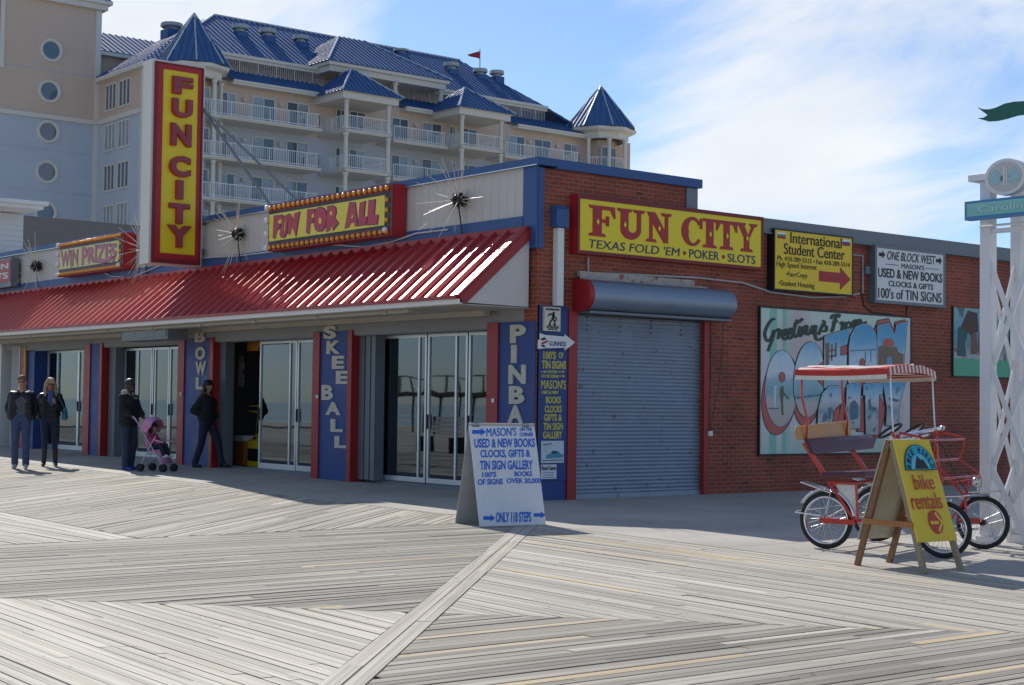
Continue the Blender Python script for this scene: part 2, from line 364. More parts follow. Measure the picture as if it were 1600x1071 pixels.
def write(s, A, B, D, mat, parent, depth, bold=.0, warp=None, name='lettering'):
    if bold > 0 and ('M' in s or s != s.upper()):          # the built in face fills a fattened M badly: strike it twice instead
        V, Fc, ed = text_mesh(s, 0.0); A, B, D = Vector(A), Vector(B), Vector(D); dp = Vector(depth); h = (D - A).length; o = (B - A).normalized() * min(bold * h * 1.1, (B - A).length * .03)
        mb = lay(V, Fc, ed, A, B - o, D, dp, warp); lay(V, Fc, ed, A + o, B, D + o, dp * 1.12, warp, mb); return mb.build(name, mat, parent)
    V, Fc, ed = text_mesh(s, bold); mb = lay(V, Fc, ed, A, B, D, depth, warp); return mb.build(name, mat, parent)
# ================================================================== SETTING: ground
M_board = boardmat(); M_conc = concretemat()
M_dark = pm('under_boards', (.012, .011, .010), .9)
def clip(poly, a, b, c):              # keep a*x+b*y<=c
    out = []
    for i in range(len(poly)):
        p, q = poly[i], poly[(i+1) % len(poly)]; dp = a*p[0]+b*p[1]-c; dq = a*q[0]+b*q[1]-c
        if dp <= 0: out.append(p)
        if (dp < 0 < dq) or (dq < 0 < dp):
            k = dp / (dp - dq); out.append((p[0]+(q[0]-p[0])*k, p[1]+(q[1]-p[1])*k))
    return out
class Boards:
    def __init__(s): s.v = []; s.f = []; s.uv = []; s.col = []
    def board(s, poly, e, off, rnd, zb=0.0):
        if len(poly) < 3: return
        ar = 0.5 * sum(poly[i][0]*poly[(i+1) % len(poly)][1] - poly[(i+1) % len(poly)][0]*poly[i][1] for i in range(len(poly)))
        if abs(ar) < .004: return
        if ar < 0: poly = poly[::-1]
        n = len(poly); o = len(s.v); cx = sum(p[0] for p in poly)/n; cy = sum(p[1] for p in poly)/n
        dz = random.gauss(0, .0016) + zb; tx = random.gauss(0, .010); ux, uy = e; vx, vy = -uy, ux
        uvp = [((p[0])*ux + (p[1])*uy, (p[0])*vx + (p[1])*vy - off) for p in poly]
        mid = sum(q[1] for q in uvp)/n
        for p, q in zip(poly, uvp): s.v.append((p[0], p[1], gz(p[0]) + dz + (q[1]-mid)*tx))
        for p in poly: s.v.append((p[0], p[1], gz(p[0]) - .035))
        fs = [tuple(range(o, o+n))] + [(o+i, o+i+n, o+(i+1) % n+n, o+(i+1) % n) for i in range(n)]
        for k, f in enumerate(fs):
            s.f.append(f)
            for idx in f:
                s.uv.append(uvp[(idx-o) % n]); s.col.append(rnd)
    def fill(s, region, ang, width, gap, tone, toneamp=.3, yel=.02, lmin=2.4, lmax=5.0, zb=0.0):
        """region: list of half planes (a,b,c); boards run along ang"""
        a = R(ang); e = (math.cos(a), math.sin(a)); v = (-e[1], e[0])
        big = [(-36, -19), (26, -19), (26, -1.0), (-36, -1.0)]
        for h in region: big = clip(big, *h)
        if not big: return
        vs = [p[0]*v[0]+p[1]*v[1] for p in big]; us = [p[0]*e[0]+p[1]*e[1] for p in big]
        t = min(vs)
        while t < max(vs):
            w = width * random.uniform(.97, 1.03); lo, hi = t + gap*random.uniform(.3, .9), t + w - gap*random.uniform(.3, .9)
            st = clip(clip(big, v[0], v[1], hi), -v[0], -v[1], -lo)
            if st:
                u0 = min(p[0]*e[0]+p[1]*e[1] for p in st); u1 = max(p[0]*e[0]+p[1]*e[1] for p in st)
                q = u0 - random.uniform(0, lmax)
                while q < u1:
                    L = random.uniform(lmin, lmax)
                    pc = clip(clip(st, e[0], e[1], q + L - .004), -e[0], -e[1], -q)
                    if pc:
                        y = 0.0
                        if random.random() < yel: y = random.uniform(.55, 1.0)
                        tn = min(1, max(0, random.gauss(tone, toneamp*.5)))
                        if y > .3: tn = max(tn, .72)
                        s.board(pc, e, lo, (tn, y if y else random.uniform(0, .12), random.random(), 1.0), zb)
                    q += L
            t += w
    def build(s, name):
        me = bpy.data.meshes.new(name); me.from_pydata(s.v, [], s.f)
        me.uv_layers.new(name='UVMap'); me.color_attributes.new('bc', 'FLOAT_COLOR', 'CORNER')
        me.uv_layers['UVMap'].data.foreach_set('uv', [x for q in s.uv for x in q]); me.color_attributes['bc'].data.foreach_set('color', [x for q in s.col for x in q])
        me.materials.append(M_board); me.update()
        ob = bpy.data.objects.new(name, me); COL.objects.link(ob); put(ob, (0, 0, 0)); return struct(ob)
YC = -2.64            # front edge of the concrete apron
SA = .43; SH = .130   # mitre seam: |x+y-SA|/sqrt2 < SH
LX = 16.95            # cross seam x-y
s2 = math.sqrt(2)
left = (1, 1, SA - SH*s2); right = (-1, -1, -(SA + SH*s2))
nr = (-1, 1, -LX); fr_ = (1, -1, LX)          # nr: x-y>=LX ; fr_: x-y<=LX
top = (0, 1, YC - .15)
bd = Boards()  # field tones: wear, plus groove shade by board direction put into the colour
bd.fill([left, nr], -1.2, .088, .006, .92, .22, .01)                                   # lower left, boards along the front
bd.fill([left, fr_, (-1, 0, -2.62), top], 90, .096, .009, .24, .36, .025)                   # boards towards the building
bd.fill([right, fr_, (0, 1, YC - .02)], -1.5, .090, .006, .72, .28, .04)                 # right, along the front
bd.fill([right, nr], 89, .100, .012, .26, .42, .06)                                     # lower right
bd.fill([(1, 0, 2.60), (0, -1, 7.62), top], 130, .098, .009, .44, .30, .03)                 # upper left field, diagonal
bd.fill([(1, 0, 2.60), (0, 1, -7.95)], 4, .098, .008, .80, .22, .02)
bd.fill([(1, 0, 2.60), (0, -1, 7.94), (0, 1, -7.63)], 0, .15, .010, .85, .15, .0)             # border boards
bd.fill([(0, 1, YC - .01), (0, -1, -(YC - .145)), (1, 1, SA - SH*s2)], 0, .135, .006, .55, .2, 0)                  # board along the apron
# the double mitre board
bd.fill([(1, 1, SA - .006), (-1, -1, -(SA - SH*s2 + .01)), (0, 1, YC - .02)], 135, .40, .004, .62, .2, 0, 2.5, 4.2, .003)
bd.fill([(1, 1, SA + SH*s2 - .01), (-1, -1, -(SA + .006)), (0, 1, YC - .02)], 135, .40, .004, .60, .2, 0, 2.5, 4.2, .003)
# single stop boards along the cross seam
boardwalk = bd.build('boardwalk')
mb = MB(); mb.obox((-40, -20, gz(-40) - .034), (70, 0, -.7), (0, 20 + YC - .02, 0), (0, 0, -.05)); struct(mb.build('boardwalk_bed', M_dark))
# concrete apron in slabs with joints
mb = MB(); x = -40.0
ys = [YC, -.9, 2.2, 5.3, 8.4, 12, 16, 22, 40]
while x < 34:
    for a_, b_ in zip(ys[:-1], ys[1:]):
        g = .006; x1 = min(34, x + 2.44)
        mb.obox((x + g, a_ + g, gz(x) - .15), (x1 - x - 2*g, 0, gz(x1) - gz(x)), (0, b_ - a_ - 2*g, 0), (0, 0, .15))
    x += 2.44
struct(mb.build('pavement', M_conc))
mb = MB(); mb.obox((-40, YC, gz(-40) - .02), (74, 0, -.74), (0, 42.6, 0), (0, 0, -.1)); struct(mb.build('pavement_bed', M_dark))
M_sand = pm('sand', (.46, .40, .30), .9, var=.2, scale=.2, fine=6, bump=.3)
M_sea = pm('sea_water', (.03, .07, .09), .12, var=.2, scale=.05, fine=.6, bump=.5)
mb = MB(); mb.box(-3000, 3000, -95, 3000, -1.6, -1.5); struct(mb.build('ground', M_sand))
mb = MB(); mb.box(-6000, 6000, -7000, -95.5, -1.9, -1.75); struct(mb.build('sea', M_sea))
# ================================================================== ARCADE BUILDING
M_brick = brickmat('red_brick', (.32, .054, .022), (.19, .036, .018), (.27, .165, .12))
M_panel = pm('beige_panel', (.60, .56, .51), .6, var=.08, scale=1.2, streak=True, bump=.05)
M_blue = pm('blue_paint', (.030, .088, .25), .5, var=.15, scale=2, wear=(.25, .27, .32), wearamt=.02)
M_blue2 = pm('deep_blue_paint', (.014, .050, .215), .5, var=.18, scale=2.5, wear=(.10, .13, .35), wearamt=.04)
M_red = pm('red_paint', (.32, .014, .016), .42, var=.16, scale=3, wear=(.22, .03, .02), wearamt=.05)
M_awn = pm('red_awning_metal', (.46, .012, .010), .46, var=.14, scale=1.0, spec=.5, coat=1.0)
M_awn.node_tree.nodes['Principled BSDF'].inputs['Coat Roughness'].default_value = .33; M_awn.node_tree.nodes['Principled BSDF'].inputs['Coat IOR'].default_value = 1.75; M_awn.node_tree.nodes['Principled BSDF'].inputs['Metallic'].default_value = .35
M_cream = pm('cream_soffit', (.42, .39, .33), .6, var=.15, scale=2, streak=True)
M_white = pm('white_paint', (.76, .76, .74), .55, var=.10, scale=2, wear=(.45, .40, .33), wearamt=-.02)
M_alu = pm('aluminium', (.62, .64, .65), .35, metal=.7, var=.1)
M_steel = pm('galvanised_shutter', (.28, .33, .405), .42, metal=.35, var=.16, scale=2.0, wear=(.17, .08, .035), wearamt=.085, wearscale=7.0)
M_hood = pm('grey_hood_metal', (.22, .28, .36), .32, metal=.4, var=.08, scale=1.4)
M_grey = pm('grey_metal', (.18, .20, .22), .5, metal=.3, var=.12)
M_black = pm('black_paint', (.012, .012, .014), .45, var=.2)
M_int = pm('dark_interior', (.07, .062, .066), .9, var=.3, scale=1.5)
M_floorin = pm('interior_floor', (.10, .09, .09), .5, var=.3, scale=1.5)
M_glass = glassmat('door_glass')
M_teal = pm('teal_paint', (.02, .11, .13), .5)
M_roofgrey = pm('grey_roof_membrane', (.28, .28, .28), .8, var=.15, scale=.6)
M_rust = pm('flaking_render', (.42, .38, .33), .8, var=.3, scale=5, wear=(.35, .08, .05), wearamt=.12)
ARC = empty('arcade_building', (-11, 0, .1), 'long single storey brick corner arcade with red metal awning over glass doors', 'building')
ZT = 5.05; XL = -21.75; YF = 3.39; YB = 26.0
# side wall in brick with the shutter opening
mb = MB(); sy0, sy1, sz = .78, 3.55, 2.86
mb.box(-.3, 0, .0, sy0, -.35, 5.02); mb.box(-.3, 0, sy0, YF, sz, 5.02); mb.box(-.3, 0, YF, sy1, sz, 4.42)
mb.box(-.3, 0, sy1, YB, -.45, 4.42)
mb.box(-6, -.3, YB - .3, YB, -.3, 4.42)
mb.build('brick_wall', M_brick, ARC)
# rest of the shell
mb = MB()
mb.box(XL, -.3, .0, .25, 2.62, 5.04); mb.box(XL, -.3, YF - .2, YF, 4.3, 5.04); mb.box(XL - .0, XL + .25, .25, YB, 0, 4.42)
mb.box(XL + .25, -.3, .25, YF - .2, 4.80, 4.92); mb.box(XL + .25, -.3, YF, YB - .3, 4.25, 4.36)
mb.build('roof', M_roofgrey, ARC)
mb = MB(); mb.box(.0, .03, YF - .26, YF - .003, 4.67, 5.015); mb.build('corner_flashing', M_grey, ARC)
# roof edge of the rear part: grey metal fascia
mb = MB(); mb.box(-.36, .10, YF + .002, YB + .1, 4.421, 4.66); mb.box(-.36, .13, YF + .002, YB + .1, 4.40, 4.42); mb.build('roof_edge', M_grey, ARC)
# coping, panel, band, pilaster
mb = MB(); mb.box(XL, .085, -.085, .30, 5.051, 5.165); mb.box(-.36, .085, .30, YF + .05, 5.022, 5.165); mb.build('coping', M_blue, ARC)
mb = MB(); mb.box(XL, .07, -.10, -.086, 5.04, 5.055); mb.build('coping_drip', M_alu, ARC)
mb = MB(); nx = int((XL + .3) / -.205); 
for i in range(nx + 1):
    x1 = -.302 - i * .205; x0 = max(XL, x1 - .2)
    mb.box(x0, x1, -.03, -.001, 4.302, 5.048)
mb.build('front_panel', M_panel, ARC)
mb = MB(); mb.box(-.30, .012, -.05, .0, 3.80, 5.05); mb.box(0.001, .02, 0.0, .10, 3.80, 5.02); mb.build('corner_pilaster', M_blue, ARC)
mb = MB(); mb.box(XL, -.301, -.06, -.001, 3.86, 4.30); mb.build('fascia_band', M_blue, ARC)
# awning: standing seam metal, from the band down to the eave
AT, AB_, AO, AI = 4.07, 2.97, -1.36, -.07
awx1 = -.18; awx0 = XL - .02
mb = MB(); sl_ = Vector((0, AO - AI, AB_ - AT)); L = sl_.length; sd_ = sl_ / L; nrm = Vector((0, -(AT - AB_), AI - AO)).normalized(); nrm = Vector((0, AB_ - AT, AO - AI)); nrm = Vector((0, -(AT - AB_), (AI - AO))).normalized()
mb.obox((awx0, AI, AT), (awx1 - awx0, 0, 0), sl_, nrm * -.03)
x = awx1 - .06; k = 0
while x > awx0:
    a = Vector((x, AI, AT)); mb.add([a + Vector((-.028, 0, 0)), a + Vector((.028, 0, 0)), a + Vector((.013, 0, 0)) + nrm * .062, a + Vector((-.013, 0, 0)) + nrm * .062,
        a + sl_ + Vector((-.028, 0, 0)), a + sl_ + Vector((.028, 0, 0)), a + sl_ + Vector((.013, 0, 0)) + nrm * .062, a + sl_ + Vector((-.013, 0, 0)) + nrm * .062],
        [(3, 2, 6, 7), (0, 3, 7, 4), (2, 1, 5, 6), (4, 7, 6, 5), (0, 1, 2, 3)])
    j_ = [nrm * random.uniform(.001, .006) for _ in range(4)]; e0, e1 = Vector((-.030, 0, 0)), Vector((-.305, 0, 0)); mb.add([a + e1 + j_[0], a + e0 + j_[1], a + sl_ + e0 + j_[2], a + sl_ + e1 + j_[3]], [(3, 2, 1, 0)]); x -= .335
AWN = mb.build('awning', M_awn, ARC)
mb = MB(); mb.box(awx0, awx1 + .02, AO - .055, AO - .002, AB_ - .002, AB_ + .050); mb.build('awning_edge', M_red, AWN)
mb = MB(); mb.box(awx0, awx1 + .03, AI - .05, AI + .008, AT - .03, AT + .06); mb.obox((awx1 - .005, AI, AT + .03), (.07, 0, 0), sl_ * 1.01, nrm * .05)
mb.obox((awx1 + .065, AI, AT + .03), (.012, 0, 0), sl_ * 1.01, nrm * -.14); mb.build('awning_rake', M_red, AWN)
mb = MB(); mb.box(awx0, awx1 + .06, AO - .012, AO + .0, AB_ - .07, AB_ - .002); mb.box(awx0, awx1 + .06, AO, AO + .05, AB_ - .075, AB_ - .06); mb.build('awning_trim', M_white, AWN)
mb = MB(); mb.prism([(awx1 + .02, AI + .02, AT - .06), (awx1 + .02, AO + .03, AB_ - .05), (awx1 + .02, AI + .02, AB_ - .06)], (.02, 0, 0)); mb.build('awning_end_panel', M_panel, AWN)
mb = MB(); mb.box(awx0, awx1, AO + .06, -.002, 2.885, 2.905); mb.build('soffit', M_cream, ARC)
mb = MB(); mb.box(awx0, -1.75, AO + .22, AO + .52, 2.835, 2.884); mb.box(awx0, -1.0, -.25, -.12, 2.80, 2.884)
for q in range(10): mb.box(awx0 + 2.05 * q + .9, awx0 + 2.05 * q + 1.0, AO + .2, AO + .54, 2.825, 2.884)
mb.build('soffit_beam', M_cream, ARC)
# interior room
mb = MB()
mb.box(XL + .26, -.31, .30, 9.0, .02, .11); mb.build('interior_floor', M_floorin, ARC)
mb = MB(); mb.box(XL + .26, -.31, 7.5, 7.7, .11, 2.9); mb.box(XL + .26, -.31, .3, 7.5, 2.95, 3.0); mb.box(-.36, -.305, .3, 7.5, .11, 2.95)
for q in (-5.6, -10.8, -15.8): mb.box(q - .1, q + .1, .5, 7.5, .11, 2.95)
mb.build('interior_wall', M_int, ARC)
# pillars
M_let = pm('cream_letter', (.56, .52, .42), .6, var=.2, scale=6, wear=(.3, .27, .22), wearamt=.05)
def pillar(x0, x1, letters, z0):
    m = MB(); m.box(x0, x1, -.012, .32, z0, 2.70); p = m.build('pillar', M_blue2, ARC)
    for ch, pxs in letters:
        a = FX(pxs[0], pxs[3], -.013); b = FX(pxs[2], pxs[3], -.013); d = FX(pxs[0], pxs[1], -.013)
        b.z = a.z = (a.z + b.z) / 2; d.x = a.x
        write(ch, a, b, d, M_let, p, (0, -.02, 0), .045, name='letter')
    return p
z7 = lambda l: (330 + l[0] / 3.2, 480 + l[1] / 3.2, 330 + l[2] / 3.2, 480 + l[3] / 3.2)
z5 = lambda l: (l[0] / 4.0, 480 + l[1] / 4.0, l[2] / 4.0, 480 + l[3] / 4.0)
PIN = pillar(-.885, -.012, [(c, z7(q)) for c, q in (('P', (1498, 90, 1575, 180)), ('I', (1503, 190, 1530, 280)), ('N', (1490, 290, 1575, 385)), ('B', (1492, 395, 1568, 485)), ('A', (1485, 490, 1562, 580)), ('L', (1492, 595, 1555, 690)), ('L', (1490, 705, 1553, 800)))], -.02)
SKE = pillar(-6.06, -5.13, [(c, z7(q)) for c, q in (('S', (565, 95, 628, 160)), ('K', (580, 170, 650, 235)), ('E', (607, 245, 668, 310)), ('E', (627, 320, 686, 385)), ('B', (555, 390, 612, 465)), ('A', (575, 475, 650, 540)), ('L', (600, 560, 660, 625)), ('L', (620, 645, 680, 705)))], .04)
BOW = pillar(-11.30, -10.2, [(c, z5(q)) for c, q in (('B', (1222, 152, 1285, 220)), ('O', (1225, 250, 1285, 330)), ('W', (1225, 342, 1290, 425)), ('L', (1228, 440, 1272, 515)))], .1)
pillar(-15.95, -15.42, [], .15)
mb = MB()
for x0, x1 in ((-1.16, -.886), (-6.29, -6.062), (-5.128, -5.0), (-11.58, -11.302), (-10.198, -10.06), (-16.28, -15.952), (-15.418, -15.30), (-20.1, -19.85)):
    mb.box(x0, x1, -.04, .32, gz(x0) - .02, 2.70)
mb.islands('jamb', M_red, ARC)
# end pillar with siding at the far end
M_siding = pm('white_siding', (.66, .68, .70), .6, var=.08)
mb = MB()
for q in range(26): mb.obox((-20.72, -.03, .15 + q * .1), (.58, 0, 0), (0, .3, 0), (0, .012, .098))
mb.build('siding_pillar', pm('shaded_siding', (.36, .37, .38), .6), ARC)  # white siding, with its shade put into a darker base colour
mb = MB(); mb.box(XL, XL + .42, -.06, .3, .1, 2.88); mb.box(-20.14, -20.105, -.06, .2, .1, 2.7); mb.build('end_trim', M_white, ARC)
mb = MB(); mb.box(-19.80, -19.35, .02, .34, .1, 2.7); mb.build('side_return', M_blue2, ARC)
mb = MB(); mb.box(-19.845, -19.80, -.045, .0, .1, 2.7); mb.build('yellow_trim', pm('yellow_paint', (.65, .45, .04), .5), ARC)
# header boxes over the bays (rolled shutters)
mb = MB()
for x0, x1 in ((-4.99, -1.17), (-10.05, -6.3), (-15.29, -11.59), (-19.79, -16.29)):
    mb.box(x0, x1, .02, .30, 2.60, 2.699)
    for q in range(0): mb.box(x0 + .1 + q * (x1 - x0 - .2) / 12, x0 + .13 + q * (x1 - x0 - .2) / 12, -.004, .02, 2.635, 2.66)
mb.build('shutter_box', M_grey, ARC)
# glass doors
YD = .36
def door(pa, pb, ztop, z0, stile=None, name='sliding_door', xs=None):
    x0 = FX(pa, 700, YD).x if xs is None else xs[0]; x1 = FX(pb, 700, YD).x if xs is None else xs[1]
    m = MB(); w = .045
    m.box(x0, x0 + w, YD - .02, YD + .03, z0, ztop); m.box(x1 - w, x1, YD - .02, YD + .03, z0, ztop)
    m.box(x0 + w, x1 - w, YD - .02, YD + .03, z0, z0 + .10); m.box(x0 + w, x1 - w, YD - .02, YD + .03, ztop - .05, ztop)
    if stile: xs_ = FX(stile, 700, YD).x; m.box(xs_ - .022, xs_ + .022, YD - .018, YD + .0, z0 + .10, ztop - .05)
    d = m.build(name, M_alu, ARC)
    if x1 - x0 > .5: hm = MB(); hm.box(x0 + .008, x0 + .034, YD - .05, YD - .021, z0 + .92, z0 + 1.16); hm.build('handle', M_black, d)
    g = MB(); g.box(x0 + w, x1 - w, YD + .003, YD + .009, z0 + .10, ztop - .05); g.build('glass_pane', M_glass, d)
    return d
for pa, pb, st in ((596, 666, 654), (668, 730, 712), (732, 769, None)): door(pa, pb, 2.60, .09, st)
for pa, pb, st in ((405, 463, 452), (464, 494, None)): door(pa, pb, 2.60, .14, st)
for pa, pb, st in ((192, 236, 214), (237, 263, 241), (264, 284, None)): door(pa, pb, 2.58, .19, st)
for pa, pb, st in ((72, 88, None), (88, 121, None), (121, 137, None)): door(pa, pb, 2.60, .22, st)
# shutter guides and side returns
mb = MB()
for pa, pb in ((566, 574), (576, 583), (585, 591), (346, 356), (160, 172), (174, 184)):
    a = FX(pa, 650, .2).x; b = FX(pb, 650, .2).x; mb.box(a, b, .12, .32, .1, 2.60)
mb.islands('shutter_guide', M_grey, ARC)
mb = MB()
for pa, pb in ((357, 362), (49, 56)):
    a = FX(pa, 650, .3).x; b = FX(pb, 650, .3).x; mb.box(a, b, .29, .34, .12, 2.60)
mb.islands('door_jamb', M_teal, ARC)
mb = MB(); mb.box(-4.99, -1.17, .28, .42, -.02, .09); mb.box(-10.05, -6.3, .28, .42, .0, .14); mb.box(-15.29, -11.59, .28, .42, .05, .19); mb.box(-19.79, -16.29, .28, .42, .1, .22); mb.islands('door_sill', M_grey, ARC)
# little padlocks
mb = MB()
for px_, py_ in ((771, 626), (496, 620), (283, 616)):
    p = FX(px_, py_, -.045); mb.box(p.x - .03, p.x + .03, p.y - .02, p.y, p.z - .03, p.z + .03)
mb.islands('padlock', M_white, ARC)
# posters on / behind the glass
M_posr = pm('red_poster', (.42, .05, .05), .6, var=.5, scale=7, wear=(.65, .55, .5), wearamt=.16, wearscale=5)
M_poso = pm('orange_poster', (.60, .22, .03), .6, var=.5, scale=5, wear=(.02, .02, .02), wearamt=.2, wearscale=6)
M_paper = pm('paper', (.70, .72, .74), .7, var=.05)
def flat(name, px0, py0, px1, py1, y, mat, parent=ARC, d=.004):
    a = FX(px0, py1, y); c = FX(px1, py0, y); m = MB(); m.box(a.x, c.x, y, y + d, a.z, c.z); return m.build(name, mat, parent), a, c
flat('poster', 369, 556, 382, 604, .9, pm('white_poster', (.6, .6, .58), .6, var=.5, scale=5, wear=(.02, .02, .02), wearamt=.18, wearscale=4))
flat('poster', 386, 534, 410, 549, .7, M_poso)
PR, a, c = flat('poster', 265, 572, 281, 706, YD + .03, M_posr)
for s_, y0, y1 in (('SHOES', .82, .92), ('BEST', .66, .78), ('WIN', .42, .50)):
    write(s_, (a.x + .05, YD + .029, a.z + (c.z - a.z) * y0), (c.x - .03, YD + .029, a.z + (c.z - a.z) * y0), (a.x + .05, YD + .029, a.z + (c.z - a.z) * y1), M_paper, PR, (0, -.003, 0), .03)
flat('poster', 248, 600, 262, 700, YD + .04, M_posr)
flat('poster', 121, 586, 132, 690, YD + .03, M_poso)
flat('notice', 450, 594, 462, 618, YD + .02, M_paper)
flat('notice', 252, 598, 260, 620, YD + .02, M_paper)
flat('notice', 739, 610, 757, 628, YD + .02, pm('grey_notice', (.22, .23, .22), .7))
# side wall fittings ------------------------------------------------
def slats(y0, y1, z0, z1, x, pitch=.06):
    m = MB(); n = int((z1 - z0) / pitch); prof = []
    for i in range(n):
        zb = z0 + i * pitch
        prof += [(x - .012, zb), (x + .004, zb + pitch * .12), (x + .012, zb + pitch * .45), (x + .004, zb + pitch * .78), (x - .012, zb + pitch * .86)]
    prof.append((x - .012, z0 + n * pitch)); vs = []
    for p in prof: vs += [(p[0], y0, p[1]), (p[0], y1, p[1])]
    m.add(vs, [(2*i, 2*i+1, 2*i+3, 2*i+2) for i in range(len(prof) - 1)]); return m
SHU = slats(sy0, sy1, .07, 2.87, -.06).build('roller_shutter', M_steel, ARC)
mb = MB(); mb.obox((-.075, sy0, -.035), (0, sy1 - sy0, 0), (.05, 0, 0), (0, 0, .11)); mb.build('bottom_bar', M_steel, SHU)
mb = MB()
for yy in (1.05, 1.75, 2.42, 3.1):
    for zz in (2.80, 2.68, 2.60): mb.sphere((-.045, yy, zz), .014, 6, 4)
mb.build('rivets', pm('rust', (.12, .05, .025), .8), SHU)
# dark gap behind the shutter
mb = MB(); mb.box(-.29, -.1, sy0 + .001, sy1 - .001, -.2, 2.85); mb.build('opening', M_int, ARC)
prof = []
for i in range(15):
    an = -math.pi / 2 + math.pi * i / 14 * 1.0
    prof.append((.17 + .245 * math.cos(an), 3.125 + .245 * math.sin(an)))
prof = [(.001, 2.88)] + prof + [(.001, 3.37)]
mb = MB(); y0, y1 = .80, 3.93; vs = []
for p in prof: vs += [(p[0], y0, p[1]), (p[0], y1, p[1])]
n = len(prof); mb.add(vs, [(2*i, 2*i+1, 2*i+3, 2*i+2) for i in range(n - 1)]); mb.add([(p[0], y1, p[1]) for p in prof], [tuple(range(n))])
HOOD = mb.build('shutter_hood', M_hood, ARC, smooth='auto')
mb = MB(); mb.prism([(p[0] * 1.0 + .002, .70, p[1]) for p in prof], (0, .101, 0)); mb.build('hood_cap', M_red, HOOD)
mb = MB(); mb.box(.001, .30, .80, 3.93, 2.845, 2.879); mb.build('hood_lip', M_grey, HOOD)
mb = MB(); mb.box(.001, .06, .80, 3.3, 3.372, 3.50); mb.box(.001, .07, .80, 3.6, 3.372, 3.41); mb.build('lintel', M_rust, ARC)
mb = MB(); mb.box(-.02, .05, .60, sy0 - .001, -.04, 2.88); mb.box(-.02, .05, sy1 + .001, sy1 + .10, -.06, 2.84); mb.islands('shutter_frame', M_red, ARC)
mb = MB(); mb.tube([(.10, 3.95, 2.95), (.08, 3.90, 2.0), (.06, 3.68, 1.02)], .006, 6); mb.tube([(.03, 3.72, 2.9), (.03, 3.72, 2.0), (.04, 3.67, 1.02)], .006, 6); mb.islands('pull_chain', M_black, ARC)
mb = MB(); mb.box(.03, .09, 3.64, 3.72, .96, 1.04); mb.build('chain_lock', M_white, ARC)
# blue boarded corner panel, downspout
mb = MB(); mb.box(.002, .03, .02, .595, .30, 2.93); mb.box(.002, .05, .02, .05, .0, 2.93); mb.box(.002, .02, .02, .595, -.03, .295); CP = mb.build('corner_board', M_blue2, ARC)
mb = MB(); a = .305; mb.box(.002, .11, a, a + .125, 2.94, 4.12); 
DS = mb.build('downspout', M_white, ARC); mb = MB(); mb.prism([(.002, .24, 4.13), (.16, .24, 4.13), (.16, .24, 4.40), (.10, .24, 4.46), (.002, .24, 4.46)], (0, .24, 0)); mb.build('rain_head', M_blue, DS)
# conduit along the brick wall
def wallpath(pts, x): return [WX(a, b, x) for a, b in pts]
mb = MB(); mb.tube(wallpath([(919, 402), (919, 426), (1000, 430), (1088, 434), (1160, 442), (1205, 457), (1268, 465), (1318, 464), (1342, 459)], .03), .017, 6); mb.tube(wallpath([(1332, 398), (1348, 400), (1348, 458)], .03), .016, 6); mb.build('conduit', pm('grey_pipe', (.42, .43, .44), .5), ARC)
mb = MB(); p = WX(1351, 423); mb.box(.001, .09, p.y - .07, p.y + .07, p.z - .07, p.z + .07); mb.build('junction_box', M_grey, ARC)
mb = MB(); mb.tube(wallpath([(1347, 460), (1350, 478), (1362, 488), (1390, 491), (1415, 497)], .02), .011, 6); mb.tube(wallpath([(1418, 478), (1416, 495)], .02), .011, 6); mb.build('cable', M_black, ARC)
# ================================================================== SIGNS
M_yel = pm('yellow_sign_face', (.86, .66, .010), .38, var=.06, scale=2, spec=.5)
M_signred = pm('red_sign_paint', (.42, .016, .022), .45, var=.12)
M_maroon = pm('maroon_cabinet', (.20, .012, .016), .5, var=.2)
M_navy = pm('navy_lettering', (.02, .035, .13), .5)
M_dgreen = pm('dark_green_lettering', (.03, .06, .05), .6)
def sign_rect(tl, br, x):           # rectangle on the plane x=const from two pixels' heights
    a = WX(tl[0], tl[1], x); b = WX(br[0], br[1], x); return a.y, b.y, b.z, a.z
def pix_rect_w(x, l, t, r, b):
    """rectangle by four pixel lines on the side-wall plane -> A, B, D"""
    p = WX(l, b, x); q = WX(r, b, x); t_ = WX(l, t, x)
    return p, Vector((x, q.y, p.z)), Vector((x, p.y, t_.z))
# --- big fun city wall sign
X = .17
tl = WX(906, 310, X); br = WX(1189, 416, X); ya, yb, za, zb = tl.y, br.y, (br.z + WX(905, 393, X).z) / 2, (tl.z + WX(1189, 345, X).z) / 2
FC = empty('wall_sign', (0, (ya + yb) / 2, za), 'wide yellow light box in a red case with FUN CITY and poker and slots lettering', 'sign')
mb = MB(); mb.box(.004, X - .02, ya - .05, yb + .05, za - .05, zb + .06); mb.build('case', M_signred, FC)
mb = MB(); mb.box(X - .02, X + .012, ya - .05, yb + .05, zb, zb + .06); mb.box(X - .02, X + .012, ya - .05, yb + .05, za - .05, za); mb.box(X - .02, X + .012, ya - .05, ya, za, zb); mb.box(X - .02, X + .012, yb, yb + .05, za, zb); mb.build('frame', M_maroon, FC)
mb = MB(); mb.box(X - .02, X, ya + .001, yb - .001, za + .001, zb - .001); FCF = mb.build('face', M_yel, FC)
W_, H_ = yb - ya, zb - za
def P_(u_, v_, x=X): return Vector((x, ya + W_ * u_, za + H_ * v_))
